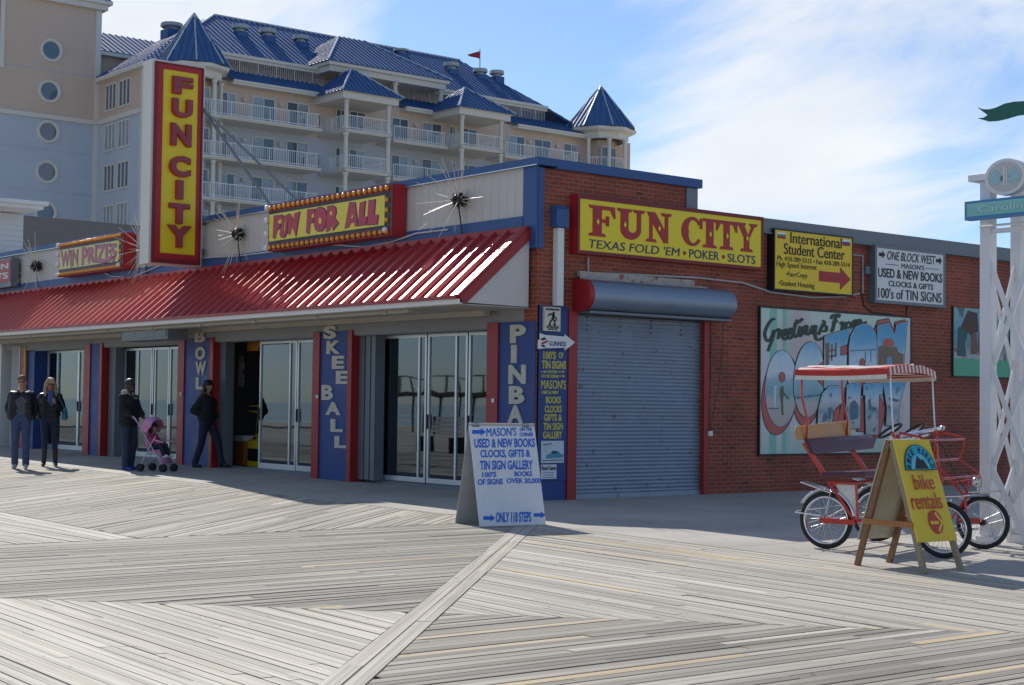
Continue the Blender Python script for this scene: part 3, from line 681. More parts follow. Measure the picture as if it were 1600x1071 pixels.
# western style letters drawn as slabs: coordinates in a 1x1 letter box
def arcpts(cx, cy, rx, ry, a0, a1, n=14): return [(cx + rx * math.cos(R(a0 + (a1 - a0) * i / n)), cy + ry * math.sin(R(a0 + (a1 - a0) * i / n))) for i in range(n + 1)]
def ring(cx, cy, rx, ry, tx, ty, a0, a1, n=16): return arcpts(cx, cy, rx, ry, a0, a1, n) + arcpts(cx, cy, rx - tx, ry - ty, a1, a0, n)
def rc(x0, y0, x1, y1): return [(x0, y0), (x1, y0), (x1, y1), (x0, y1)]
def serif(x0, x1, y, up): 
    h = .10 if up else -.10
    return [(x0, y), (x1, y), (x1 - .06, y + h), (x0 + .06, y + h)] if up else [(x0, y), (x0 + .06, y + h), (x1 - .06, y + h), (x1, y)]
WEST = {
 'F': [rc(.18, .05, .50, .95), serif(.02, .66, 0, 1), serif(.02, .6, 1, 0), [(.45, .88), (.82, .88), (.95, .62), (1.0, .64), (.97, 1.0), (.45, 1.0)], rc(.45, .46, .74, .57), rc(.66, .36, .76, .68)],
 'U': [rc(.15, .32, .42, .95), rc(.72, .32, .86, .95), ring(.505, .36, .355, .36, .27, .24, 180, 290), ring(.505, .36, .355, .36, .14, .22, 285, 360), serif(.02, .56, 1, 0), serif(.58, 1.0, 1, 0)],
 'N': [rc(.14, .05, .26, .9), rc(.74, .1, .86, .95), [(.04, 1.0), (.36, 1.0), (.86, .22), (.86, .0), (.70, .0), (.14, .82)], serif(0, .42, 0, 1), serif(.58, 1.0, 1, 0)],
 'C': [ring(.52, .5, .52, .5, .30, .10, 90, 270), ring(.52, .5, .44, .5, .12, .10, 270, 325), ring(.52, .5, .44, .5, .12, .10, 35, 90), rc(.86, .62, .97, .97)],
 'I': [rc(.24, .05, .76, .95), serif(0, 1, 0, 1), serif(0, 1, 1, 0)],
 'T': [rc(.36, .05, .64, .95), serif(.18, .82, 0, 1), [(0, .64), (.06, .62), (.2, .88), (.8, .88), (.94, .62), (1, .64), (.98, 1), (.02, 1)]],
 'Y': [rc(.38, .05, .64, .5), [(.38, .48), (.64, .48), (.36, .95), (.08, .95)], [(.50, .40), (.62, .44), (.92, .95), (.78, .95)], serif(.2, .82, 0, 1), serif(-.02, .46, 1, 0), serif(.64, 1.04, 1, 0)]}
def west(ch, u0, u1, v0, v1, shear=0):
    m = MB(); k = 0
    for poly in WEST[ch]:
        e = .010 + .0012 * k; k += 1
        m.prism([P_(u0 + (u1 - u0) * a, v0 + (v1 - v0) * b, X + .001) for a, b in poly], (e, 0, 0))
    l = m.build('letter', M_signred, FC)
    cxu = u0 + (u1 - u0) * {'F': .34, 'U': .285, 'N': .5, 'C': .37, 'I': .5, 'T': .5, 'Y': .51}[ch]; cv = v0 + (v1 - v0) * .47; du, dv = .008, .062
    m = MB(); m.prism([P_(cxu - du, cv, X + .02), P_(cxu, cv - dv, X + .02), P_(cxu + du, cv, X + .02), P_(cxu, cv + dv, X + .02)], (.004, 0, 0)); m.build('diamond', M_yel, l)
for ch, u0, u1 in (('F', .04, .18), ('U', .185, .335), ('N', .34, .48), ('C', .535, .655), ('I', .655, .735), ('T', .73, .855), ('Y', .85, .97)): west(ch, u0, u1, .30, .90)
def wtext(s, u0, u1, v0, v1, mat, bold=.01, warp=None, x=X, d=.006, parent=None, Pf=None):
    Pf = Pf or P_
    return write(s, Pf(u0, v0, x + .001), Pf(u1, v0, x + .001), Pf(u0, v1, x + .001), mat, parent or FC, (d, 0, 0), bold, warp)
ital = lambda a, b: (a + .012 * (b - .5), b)
wtext('TEXAS FOLD ʼEM'.replace('ʼ', "'"), .045, .525, .06, .235, M_navy, .006, ital)
wtext('POKER', .58, .75, .055, .235, M_navy, .006); wtext('SLOTS', .80, .965, .05, .225, M_navy, .006)
m = MB()
for uu in (.553, .775): m.lathe([(0, 0), (.034, 0), (.034, .006), (0, .006)], P_(uu, .14, X + .001), (1, 0, 0), 14)
m.islands('dot', M_signred, FC)
# --- student center sign
def cab_sign(name, tl, br, X, label, facemat, casemat, fw=.03, cat='sign'):
    a = WX(*tl, X); b = WX(*br, X); ya, yb, za, zb = a.y, b.y, b.z, a.z
    t = empty(name, (0, (ya + yb) / 2, za), label, cat)
    m = MB(); m.box(.004, X - .015, ya - fw, yb + fw, za - fw, zb + fw); m.build('case', casemat, t)
    m = MB(); 
    for q in ((ya - fw, yb + fw, zb, zb + fw), (ya - fw, yb + fw, za - fw, za), (ya - fw, ya, za, zb), (yb, yb + fw, za, zb)): m.box(X - .015, X + .008, *q)
    m.build('frame', casemat, t)
    m = MB(); m.box(X - .014, X, ya + .001, yb - .001, za + .001, zb - .001); m.build('face', facemat, t)
    return t, (lambda u_, v_, x=X: Vector((x, ya + (yb - ya) * u_, za + (zb - za) * v_)))
M_yel2 = pm('orange_yellow_sign_face', (.86, .58, .015), .4, var=.08)
M_ink = pm('black_ink', (.02, .02, .022), .6)
ST, PS = cab_sign('wall_sign', (1211, 359), (1331, 461), .16, 'yellow light box for a student center with two small flags and a red arrow', M_yel2, M_black, .025)
def T(s, t, Pf, u0, u1, v0, v1, mat, X, bold=.0, warp=None): return write(s, Pf(u0, v0, X + .001), Pf(u1, v0, X + .001), Pf(u0, v1, X + .001), mat, t, (.005, 0, 0), bold, warp)
T('International', ST, PS, .19, .86, .80, .985, M_ink, .16, .03); T('Student Center', ST, PS, .11, .90, .60, .79, M_ink, .16, .03)
T('Ph. 410-289-5515 • Fax 410-289-5514', ST, PS, .03, .97, .485, .565, M_ink, .16, .005); T('High Speed Internet', ST, PS, .02, .53, .35, .47, M_ink, .16, .0)
T('•Fax•Copy', ST, PS, .14, .41, .20, .31, M_ink, .16, .0); T('•Student Housing', ST, PS, .05, .50, .03, .15, M_ink, .16, .0)
def wpoly(t, Pf, pts, mat, X, name, d=.005):
    m = MB(); m.prism([Pf(a, b, X + .001) for a, b in pts], (d, 0, 0)); return m.build(name, mat, t)
wpoly(ST, PS, [(.56, .19), (.84, .19), (.84, .07), (.98, .27), (.84, .47), (.84, .37), (.56, .37)], M_signred, .16, 'arrow')
for u0, cs in ((.03, ((.8, .8, .8), (.06, .25, .12), (.4, .03, .03))), (.87, ((.8, .8, .8), (.03, .06, .4), (.45, .02, .03)))):
    m = MB()
    for k, c_ in enumerate(cs):
        m.cm = k; a = PS(u0, .965 - .035 * (k + 1), .1605); b_ = PS(u0 + .10, .965 - .035 * k, .1605); m.box(.1605, .165, a.y, b_.y, a.z, b_.z)
    m.build('flag_mark', [pm('flag_colour_%d_%d' % (u0 * 100, k), c_, .6) for k, c_ in enumerate(cs)], ST)
# --- white book shop sign
M_wface = pm('white_sign_face', (.72, .73, .72), .4, var=.05)
MA, PM_ = cab_sign('wall_sign', (1370, 387), (1474, 477), .16, 'white light box in a grey frame pointing one block west to used books', M_wface, M_grey, .055)
def TM(s, u0, u1, v0, v1, bold=.02, warp=None): T(s, MA, PM_, u0, u1, v0, v1, M_ink, .16, bold, warp)
TM('ONE BLOCK WEST', .15, .87, .79, .96, .005, lambda a, b: (a + .02 * (b - .5), b)); TM("MASON'S", .36, .70, .65, .745, .015); TM('USED & NEW BOOKS', .02, .98, .44, .62, .02)
TM('CLOCKS & GIFTS', .17, .84, .28, .39, .015); TM("100's of TIN SIGNS", .02, .97, .04, .24, .025)
for u0 in (.03, .885): wpoly(MA, PM_, [(u0, .84), (u0 + .05, .84), (u0 + .05, .80), (u0 + .09, .875), (u0 + .05, .95), (u0 + .05, .91), (u0, .91)], M_ink, .16, 'arrow')
for u0, u1 in ((.12, .32), (.72, .92)): wpoly(MA, PM_, [(u0, .695), (u1, .695), (u1, .705), (u0, .705)], M_ink, .16, 'rule')
# --- corner signs
M_lemon = pm('yellow_lettering', (.62, .52, .08), .6, var=.2, scale=8)
TB = empty('painted_sign', (.05, .3, .8), 'tall blue board with yellow painted list of tin signs, books, clocks and gifts', 'sign')
XB = .031
p0 = WX(840, 687, XB); p1 = WX(883, 545, XB)
m = MB(); m.box(.0305, .034, .06, .59, p0.z - .04, p1.z + .03); m.build('board', M_blue2, TB)
XB = .035
def cor(s, l, t_, r, b, bold=.03):
    k = 2.975; l += (574 - l) * .12 + 3; r += 3; A, B, D = pix_rect_w(XB, 690 + l / k, 480 + t_ / k, 690 + r / k, 480 + b / k); write(s, A, B, D, M_lemon, TB, (.004, 0, 0), bold)
for s, l, t_, r, b in (("100'S", 455, 204, 527, 242), ('OF', 536, 210, 562, 238), ('TIN SIGNS', 448, 248, 574, 286), ('118 STEPS', 475, 294, 532, 308), ('ON THE CORNER', 445, 314, 540, 328), ("MASON'S", 443, 338, 574, 380), ('USED & NEW', 446, 388, 540, 404),
    ('BOOKS', 468, 416, 550, 448), ('CLOCKS', 462, 458, 554, 490), ('GIFTS &', 458, 498, 556, 530), ('TIN SIGN', 455, 538, 560, 572), ('GALLERY', 453, 578, 556, 612)): cor(s, l, t_, r, b)
m = MB()
for l, y in ((457, 301), (540, 301), (543, 321)):
    q = [(l, y - 2), (l + 20, y - 2), (l + 20, y - 7), (l + 31, y), (l + 20, y + 7), (l + 20, y + 2), (l, y + 2)]
    m.prism([WX(690 + a / 2.975, 480 + b / 2.975, XB) for a, b in reversed(q)], (.004, 0, 0))
m.islands('arrow', M_lemon, TB)
# no skating plate
NS = empty('small_sign', (.1, .3, 2.5), 'small cream plate with a black skating figure above the arrow sign', 'sign')
X_ = .09; a = WX(851, 517, X_); c_ = WX(876, 481, X_)
m = MB(); m.box(.035, X_, a.y, c_.y, a.z, c_.z); m.build('plate', pm('cream_plate', (.66, .63, .52), .5), NS)
NSP = lambda u_, v_, x=X_: Vector((x, a.y + (c_.y - a.y) * u_, a.z + (c_.z - a.z) * v_))
T('ROLLERBLADING', NS, NSP, .08, .92, .86, .95, M_ink, X_, .03); T('NO SKATING', NS, NSP, .12, .88, .13, .21, M_ink, X_, .03); T('PERMITTED', NS, NSP, .2, .8, .04, .10, M_ink, X_, .03)
m = MB(); g = lambda u_, v_: NSP(u_, v_, X_ + .003)
m.sphere(g(.55, .74), .028, 8, 6, (.25, 1, 1))
for q, w in (([(.55, .68), (.50, .50)], .05), ([(.53, .66), (.32, .72), (.2, .62)], .022), ([(.53, .64), (.72, .55), (.75, .45)], .022), ([(.50, .50), (.66, .40), (.58, .26)], .03), ([(.48, .50), (.34, .38), (.30, .24)], .03), ([(.24, .24), (.40, .24)], .02), ([(.54, .25), (.70, .25)], .02)):
    for i in range(len(q) - 1): m.bar(g(*q[i]), g(*q[i+1]), .004 if False else w, .004, up=(1, 0, 0))
m.build('figure', M_ink, NS)
m = MB(); 
for q in ((.06, .94, .115, .125), (.06, .94, .245, .255)): pa = NSP(q[0], q[2]); pb = NSP(q[1], q[3]); m.box(X_, X_ + .003, pa.y, pb.y, pa.z, pb.z)
m.islands('rule', M_ink, NS)
# arrow shaped sign
AR = empty('arrow_sign', (.1, .4, 2.1), 'white arrow shaped plate pointing right at the corner, a red and black mark on it', 'sign')
X_ = .10; k = 2.975; q = [(447, 195), (447, 152), (455, 152), (455, 122), (478, 130), (570, 138), (570, 128), (616, 165), (570, 202), (570, 190), (478, 192)]
m = MB(); m.prism([WX(690 + a_ / k, 480 + b_ / k, X_) for a_, b_ in q], (.02, 0, 0)); m.build('plate', M_white, AR)
A, B, D = pix_rect_w(X_ + .021, 690 + 500 / k, 480 + 158 / k, 690 + 578 / k, 480 + 180 / k); write('GUINNESS', A, B, D, M_navy, AR, (.003, 0, 0), .01)
A, B, D = pix_rect_w(X_ + .021, 690 + 512 / k, 480 + 146 / k, 690 + 566 / k, 480 + 152 / k); write('it must be the corner', A, B, D, M_signred, AR, (.003, 0, 0), .0) if False else None
m = MB(); pp = [WX(690 + a_ / k, 480 + b_ / k, X_ + .021) for a_, b_ in ((463, 166), (494, 154), (495, 162), (466, 176))]; m.prism(pp, (.004, 0, 0)); m.build('mark', M_signred, AR)
m = MB(); pp = [WX(690 + a_ / k, 480 + b_ / k, X_ + .021) for a_, b_ in ((458, 150), (478, 140), (488, 150), (470, 156))]; m.prism(pp, (.004, 0, 0)); pp = [WX(690 + a_ / k, 480 + b_ / k, X_ + .021) for a_, b_ in ((462, 178), (476, 176), (484, 188), (470, 186))]; m.prism(pp, (.004, 0, 0)); m.build('mark', M_ink, AR)
# car picture plate and paper note
CPN = empty('small_sign', (.1, .3, .9), 'small pale blue tin plate with a turquoise car at the foot of the corner board', 'sign'); X_ = .05
a2 = WX(845.5, 724, X_); c2 = WX(881, 689, X_); m = MB(); m.box(.036, X_, a2.y, c2.y, a2.z, c2.z); m.build('plate', pm('pale_blue_plate', (.55, .62, .66), .4), CPN)
CQ = lambda u_, v_, x=X_: Vector((x, a2.y + (c2.y - a2.y) * u_, a2.z + (c2.z - a2.z) * v_))
T('Car Ads', CPN, CQ, .1, .5, .76, .93, M_navy, X_, .0) if False else None
wpoly(CPN, CQ, [(.22, .2), (.95, .24), (.98, .36), (.85, .42), (.72, .55), (.48, .56), (.40, .42), (.22, .36)], pm('turquoise_print', (.05, .30, .42), .5), X_, 'car_picture')
wpoly(CPN, CQ, [(.46, .42), (.68, .44), (.64, .52), (.50, .52)], M_ink, X_ + .006, 'window_picture', .002)
wpoly(CPN, CQ, [(.08, .80), (.45, .86), (.44, .90), (.08, .84)], M_navy, X_, 'script_line'); wpoly(CPN, CQ, [(.05, .09), (.95, .12), (.95, .15), (.05, .12)], M_ink, X_, 'rule')
PN = empty('paper_note', (.1, .3, .5), 'white paper note about board games under the car plate', 'notice')
a3 = WX(845.5, 749, X_); c3 = WX(870, 726, X_); m = MB(); m.box(.036, .045, a3.y, c3.y, a3.z, c3.z); m.build('sheet', M_paper, PN)
NQ = lambda u_, v_, x=.045: Vector((x, a3.y + (c3.y - a3.y) * u_, a3.z + (c3.z - a3.z) * v_))
T('Board Games', PN, NQ, .05, .96, .62, .92, M_ink, .045, .0)
for v_ in (.42, .24, .08): wpoly(PN, NQ, [(.12, v_), (.85, v_ + .01), (.85, v_ + .06), (.12, v_ + .05)], pm('grey_print', (.3, .3, .32), .7), .045, 'print_line', .002)

# ---------------------------------------------------- bulb signs on the front
M_bulb = pm('amber_bulb', (.75, .33, .03), .12, var=.05, coat=.6); M_bulbw = pm('white_bulb', (.75, .75, .78), .12, var=.03, coat=.6)
M_pink = pm('pink_red_lettering', (.52, .045, .075), .5, var=.15)
M_ylt = pm('light_yellow_face', (.82, .66, .04), .4, var=.06)
M_faded = pm('faded_pink_lettering', (.52, .20, .25), .6, var=.2); M_ypale = pm('pale_yellow_face', (.68, .62, .25), .5, var=.1)
bm_ = MB(); bm_.sphere((0, 0, 0), 1.0, 10, 7, (1, 1, 1)); BULB = {}
def bulb(p, r, mat, parent):
    key = mat.name + '%.3f' % r
    if key not in BULB:
        m = MB(); m.sphere((0, 0, 0), r, 10, 7); o = m.build('bulb', mat, None, True, origin=(0, 0, 0)); BULB[key] = o; put(o, p, parent); return o
    return linkcopy(BULB[key], p, parent)
def jag(seed):
    rr = random.Random(seed); ph = [rr.uniform(0, 6.28) for _ in range(4)]
    return lambda a, b: (a + .012 * (b - .5) * math.sin(9 * a + ph[0]), b * (1 + .0 * a) - (1 - b) * .16 * (math.sin(31 * a + ph[1]) * .6 + math.sin(47 * a + ph[2]) * .4) + b * .05 * math.sin(17 * a + ph[3]))
def bulb_sign(tl, tr, br, bl, y, words, label, mat_face, mat_let, nb, br_):
    A = FX(*bl, y); B = FX(*br, y); C_ = FX(*tr, y); D = FX(*tl, y)
    x0 = (A.x + D.x) / 2; x1 = (B.x + C_.x) / 2; z0 = (A.z + B.z) / 2; z1 = (C_.z + D.z) / 2
    t = empty('bulb_sign', ((x0 + x1) / 2, y / 2, z0), label, 'sign')
    h = z1 - z0; w = x1 - x0; e = .15 * h; rs = .07 * h + .10
    m = MB(); m.box(x0, x1, y + .02, -.062, z0, z1); m.build('case', M_signred, t)
    m = MB(); m.box(x0, x1, y, y + .02, z1 - e, z1); m.box(x0, x1, y, y + .02, z0, z0 + e); m.box(x1 - .05, x1, y, y + .02, z0 + e, z1 - e); m.build('frame', M_maroon, t)
    m = MB(); m.box(x0, x1 - .05, y + .005, y + .02, z0 + e, z1 - e); m.build('backing', M_black, t)
    fx0, fx1, fz0, fz1 = x0 + .05, x1 - rs - .06, z0 + e + .05, z1 - e - .05
    m = MB(); m.box(fx0, fx1, y - .01, y + .004, fz0, fz1); m.build('face', mat_face, t)
    W2 = fx1 - fx0; H2 = fz1 - fz0
    if isinstance(words, dict):
        def um(q): uu = (q[0] - 135) / 1240; yb_ = 690 - (q[0] - 135) * 165 / 1240; yt_ = 395 - (q[0] - 135) * 190 / 1240; return (uu, (yb_ - q[1]) / (yb_ - yt_))
        for k_, (outer, hole) in words.items():
            def pt(q, dy): a_, b_ = um(q); return Vector((fx0 + W2 * a_, y - .0105 - dy, fz0 + H2 * b_))
            cx_ = sum(q[0] for q in outer) / len(outer); cy_ = sum(q[1] for q in outer) / len(outer)
            m = MB(); m.prism([pt((q[0] + (6 if q[0] > cx_ else -6), q[1] + (6 if q[1] > cy_ else -6)), 0) for q in outer], (0, -.004, 0)); lo = m.build('letter_outline', M_navy, t)
            m = MB(); m.prism([pt(q, .004) for q in outer], (0, -.006, 0)); m.build('letter', mat_let, lo)
            if hole: m = MB(); m.prism([pt(q, .010) for q in hole], (0, -.002, 0)); m.build('letter_hole', mat_face, lo)
        words = []
    for s, u0, u1 in words:
        for grow, mt, dd, nm in ((.012, M_navy, .004, 'letter_outline'), (0, mat_let, .009, 'lettering')):
            a = Vector((fx0 + W2 * u0 - grow, y - .011, fz0 + H2 * .10 - grow)); b_ = Vector((fx0 + W2 * u1 + grow, y - .011, a.z)); d = Vector((a.x, y - .011, fz0 + H2 * .90 + grow))
            write(s, a, b_, d, mt, t, (0, -dd, 0), (.02 if s == 'WIN' else .03) + grow * .6, jag(sum(map(ord, s))), nm)
    for i in range(nb):
        xx = x0 + .10 + (w - .24) * i / (nb - 1)
        bulb((xx, y - .02, z1 - e * .5), br_, M_bulb, t); bulb((xx, y - .02, z0 + e * .5), br_, M_bulb, t)
    for i in range(3): bulb((x1 - rs - .0, y + .0, z0 + e + (z1 - z0 - 2 * e) * (.22 + .28 * i)), br_, M_bulb, t)
    for p in ((x0, z1 - e * .4), (x0, z0 + e * .4), (x1 - rs, z0 + e * .7), (x0 - .01, z0 + h * .36), (x0 - .01, z0 + h * .66)): bulb((p[0], y - .03, p[1]), br_ * 1.25, M_bulbw, t)
    return t
FFA = {0: ([(195,410),(290,400),(292,440),(240,455),(238,500),(272,498),(262,545),(238,560),(218,655),(188,640)], None),
 1: ([(298,415),(326,408),(306,560),(314,590),(324,570),(340,398),(364,392),(348,600),(320,645),(285,640),(268,600)], None),
 2: ([(366,398),(394,392),(420,470),(430,384),(494,366),(452,636),(424,560),(402,520),(390,610),(358,590)], None),
 3: ([(582,345),(660,338),(655,385),(620,395),(618,440),(650,435),(640,480),(616,490),(608,605),(570,585)], None),
 4: ([(690,325),(720,318),(760,335),(785,380),(790,450),(775,530),(745,575),(710,582),(675,560),(655,500),(655,420),(668,360)], [(718,425),(735,450),(738,475),(728,498),(715,498),(706,475),(708,445)]),
 5: ([(796,312),(855,306),(885,330),(892,390),(875,440),(918,490),(858,572),(838,500),(830,570),(788,585)], [(828,368),(848,362),(852,400),(832,412)]),
 6: ([(1030,275),(1085,278),(1116,520),(1085,530),(1078,480),(1045,490),(1030,535),(985,552)], [(1062,395),(1070,440),(1050,445)]),
 7: ([(1137,285),(1190,265),(1175,430),(1210,428),(1203,512),(1120,528)], None),
 8: ([(1225,262),(1288,250),(1278,412),(1318,412),(1310,512),(1214,520)], None)}
bulb_sign((419, 320), (614, 288), (612, 371), (419, 390), -.34, FFA, 'red framed bulb sign reading FUN FOR ALL in pink letters on yellow', M_ylt, M_pink, 24, .045)
bulb_sign((92, 381), (193, 362), (192, 421), (92, 432), -.34, [('WIN', .03, .33), ('PRIZES', .40, .97)], 'red framed bulb sign reading WIN PRIZES in faded pink on pale yellow', M_ypale, M_faded, 26, .042)
# spotlights' cable along the band
mb = MB(); mb.tube([FX(a, b, -.09) for a, b in ((255, 403), (300, 404), (372, 400), (430, 393), (475, 384), (525, 383), (570, 386), (610, 379), (650, 365), (700, 359))], .014, 6); mb.build('cable', pm('white_cable', (.6, .6, .6), .5), ARC)
mb = MB(); mb.tube([FX(a, b, -.09) for a, b in ((160, 425), (175, 432), (205, 434), (230, 424), (250, 415))], .014, 6); mb.build('cable', MATS['white_cable'], ARC)
# ---------------------------------------------------- starbursts
M_spike = pm('cream_spike', (.66, .60, .48), .4, var=.1)
sp_src = [None]
def starburst(px, py, rad, label):
    c_ = FX(px, py, -.16); t = empty('starburst', c_, label, 'ornament', 'starbursts on the arcade front')
    m = MB(); m.sphere((0, 0, 0), rad * .145, 14, 10)
    for i in range(40):
        a = random.uniform(0, 6.28); zz = random.uniform(-1, 1); q = math.sqrt(1 - zz * zz); d = Vector((q * math.cos(a), q * math.sin(a), zz)); m.tube([d * rad * .15, d * rad * .18], rad * .018, 5)
    o = m.build('hub', M_black, None, origin=(0, 0, 0)); put(o, c_, t)
    rr = random.Random(int(px))
    for i in range(26):
        if sp_src[0] is None:
            m = MB(); m.tube([(0, 0, .10), (0, 0, 1.0)], [.0085, .004], 5); o = m.build('spike', M_spike, None, origin=(0, 0, 0)); sp_src[0] = o; put(o, c_, t)
        else: o = linkcopy(sp_src[0], c_, t)
        an = 2 * math.pi * (i + rr.uniform(-.3, .3)) / 26; el = rr.uniform(.02, .75); d = Vector((math.cos(an) * math.cos(el), -math.sin(el), math.sin(an) * math.cos(el)))
        L = rad * rr.uniform(.66, 1.05); o.rotation_euler = d.to_track_quat('Z', 'Y').to_euler(); o.scale = (1, 1, L)
    m = MB(); m.tube([(c_.x, c_.y, c_.z - .1), (c_.x, -.07, c_.z - .62)], .012, 6); m.tube([(c_.x, c_.y, c_.z), (c_.x, -.03, c_.z)], .02, 6); m.build('bracket', M_black, t)
starburst(717, 313, .78, 'black starburst ornament with cream spikes between FUN FOR ALL and the brick corner')
starburst(371, 366, .80, 'black starburst ornament with cream spikes between the tall blade sign and FUN FOR ALL')
starburst(56, 416, .85, 'black starburst ornament with cream spikes at the far end beyond WIN PRIZES')
starburst(226, 389, .82, 'starburst ornament with only its spikes showing behind the tall blade sign')
# ---------------------------------------------------- tall blade sign
BL = empty('blade_sign', (-10.55, -.7, 4.15), 'tall vertical blade sign in a white case with raised FUN CITY letters on yellow', 'sign')
bx0, bx1, by0, by1, bz0, bz1 = -10.80, -10.40, -1.32, -.16, 4.13, 8.20
M_case = pm('worn_white_case', (.70, .68, .60), .55, var=.12, scale=2, wear=(.42, .30, .18), wearamt=.03, wearscale=3, streak=True)
mb = MB(); mb.box(bx0, bx1, by0, by1, bz0, bz1); mb.build('case', M_case, BL)
mb = MB(); i_ = .05
for q in ((by0 + i_, by1 - i_, bz1 - i_ - .03, bz1 - .05), (by0 + i_, by1 - i_, bz0 + .02, bz0 + .10), (by0 + i_, by0 + i_ + .05, bz0 + .10, bz1 - i_ - .03), (by1 - i_ - .03, by1 - i_, bz0 + .10, bz1 - i_ - .03)): mb.box(bx1, bx1 + .05, *q)
mb.build('outer_frame', M_maroon, BL)
mb = MB(); fy0, fy1, fz0, fz1 = by0 + .10, by1 - .08, bz0 + .10, bz1 - .08
for q in ((fy0, fy1, fz1 - .10, fz1), (fy0, fy1, fz0, fz0 + .12), (fy0, fy0 + .13, fz0 + .12, fz1 - .10), (fy1 - .08, fy1, fz0 + .12, fz1 - .10)): mb.box(bx1, bx1 + .03, *q)
mb.build('frame', M_signred, BL)
yy0, yy1, zz0, zz1 = fy0 + .13, fy1 - .08, fz0 + .12, fz1 - .10
mb = MB(); mb.box(bx1, bx1 + .012, yy0, yy1, zz0, zz1); mb.build('face', M_yel, BL)
M_neon = pm('letter_face', (.30, .05, .07), .5, var=.25, scale=10)
Hh = zz1 - zz0; wv = yy1 - yy0
for ch, v0, v1, u0, u1 in (('F', .872, .968, .24, .82), ('U', .745, .848, .24, .82), ('N', .588, .712, .22, .80), ('C', .420, .535, .20, .80), ('I', .298, .402, .40, .60), ('T', .165, .275, .22, .80), ('Y', .035, .155, .18, .86)):
    A = Vector((bx1 + .013, yy0 + wv * u0, zz0 + Hh * v0)); B = Vector((A.x, yy0 + wv * u1, A.z)); D = Vector((A.x, A.y, zz0 + Hh * v1))
    l = write(ch, A, B, D, M_signred, BL, (.075, 0, 0), .055, name='letter')
    k = .022; write(ch, A + Vector((.076, k, k)), B + Vector((.076, -k, k)), D + Vector((.076, k, -k)), M_neon, l, (.004, 0, 0), .02, name='letter_face')
mb = MB()
for e in ((-8.9, 1.9, 4.9), (-9.9, 1.6, 4.9)): mb.bar((-10.42, -.20, 7.35), e, .05)
mb.bar((-10.78, -.2, 6.4), (-10.78, .05, 5.1), .05); mb.box(-10.7, -10.5, -.16, .0, 4.4, 4.5); mb.box(-10.7, -10.5, -.16, .0, 5.0, 5.1)
mb.build('stay', M_grey, BL)
# ================================================================== NEIGHBOURS
NB = empty('white_shop_building', (-25, .5, .2), 'white sided two storey shop with a flat projecting eave beyond the arcade', 'building')
q0 = FX(0, 395, -.1); q1 = FX(13, 345, .0)
nx1 = FX(14, 360, -.02).x - .95; zE = FX(20, 318, -.3).z
mb = MB()
for k in range(int((zE - 2.9) / .14)):
    z = 2.9 + k * .14; mb.obox((-34, -.02, z), (nx1 + 34, 0, 0), (0, .25, 0), (0, .015, .138)); mb.obox((nx1, .23, z), (0, .5, 0), (-.2, 0, 0), (-.015, 0, .138))
mb.build('wall', M_siding, NB)
mb = MB(); mb.box(-34, nx1 + 1.15, -.5, .8, zE, zE + .10); mb.box(-34, nx1 + 1.25, -.6, .9, zE + .101, zE + .20); mb.build('eave', M_white, NB)
mb = MB(); mb.box(nx1 - .12, nx1 + .02, -.05, .1, 2.9, zE); mb.build('corner_board', M_white, NB)
mb = MB(); mb.box(-34, XL - .03, .0, .25, .1, 2.9); mb.build('lower_wall', M_siding, NB)
mb = MB(); mb.obox((-34, -.05, 4.0), (34 + XL - .05, 0, 0), (0, -1.3, -1.05), (0, .02, .04)); mb.build('awning', M_awn, NB)
# pinkish sign at the left frame edge
PS_ = empty('wall_sign', (-23, -.3, 4.2), 'faded pink sign board cut by the left edge of the photo, pale letters on it', 'sign')
a = FX(-60, 458, -.30); c = FX(18, 402, -.30); mb = MB(); mb.box(a.x, c.x, -.30, -.10, a.z, c.z); mb.build('case', M_grey, PS_)
mb = MB(); mb.box(a.x + .05, c.x - .04, -.312, -.30, a.z + .12, c.z - .05); mb.build('face', pm('faded_red_face', (.46, .12, .11), .6, var=.2), PS_)
mx_ = c.x - .16
write('FASHION', (mx_ - 2.9, -.313, a.z + .62 * (c.z - a.z)), (mx_, -.313, a.z + .62 * (c.z - a.z)), (mx_ - 2.9, -.313, a.z + .82 * (c.z - a.z)), M_paper, PS_, (0, -.004, 0), .03)
write('GIFTS', (mx_ - 1.9, -.313, a.z + .28 * (c.z - a.z)), (mx_, -.313, a.z + .28 * (c.z - a.z)), (mx_ - 1.9, -.313, a.z + .5 * (c.z - a.z)), M_paper, PS_, (0, -.004, 0), .03)
# grey shingled roof behind the arcade
M_shing = pm('grey_shingles', (.075, .078, .085), .95, spec=.05, var=.3, scale=.8, fine=12, bump=.4)
GB = empty('shingle_roof_building', (-45, 20, 0), 'low building behind the arcade with a long dark grey shingled roof', 'building')
xr = -38.0; r0 = WX(13, 336, xr); r1 = WX(222, 352, xr); zr = (r0.z + r1.z) / 2
zl = zr - 3.2
mb = MB(); ya_, yb_ = r0.y - 6, r1.y + 14
mb.prism([(xr, ya_, zr), (xr + 5.5, ya_, zl), (xr + 5.5, ya_, zl - .15), (xr, ya_, zr - .15)], (0, yb_ - ya_, 0)); mb.prism([(xr - .001, ya_, zr), (xr - .001, ya_, zr - .15), (xr - 5.5, ya_, zl - .15), (xr - 5.5, ya_, zl)], (0, yb_ - ya_, 0)); mb.build('roof', M_shing, GB)
mb = MB(); mb.box(xr - 5, xr + 5, ya_ + .4, yb_ - .4, .3, zl - .16); mb.build('wall', M_siding, GB)
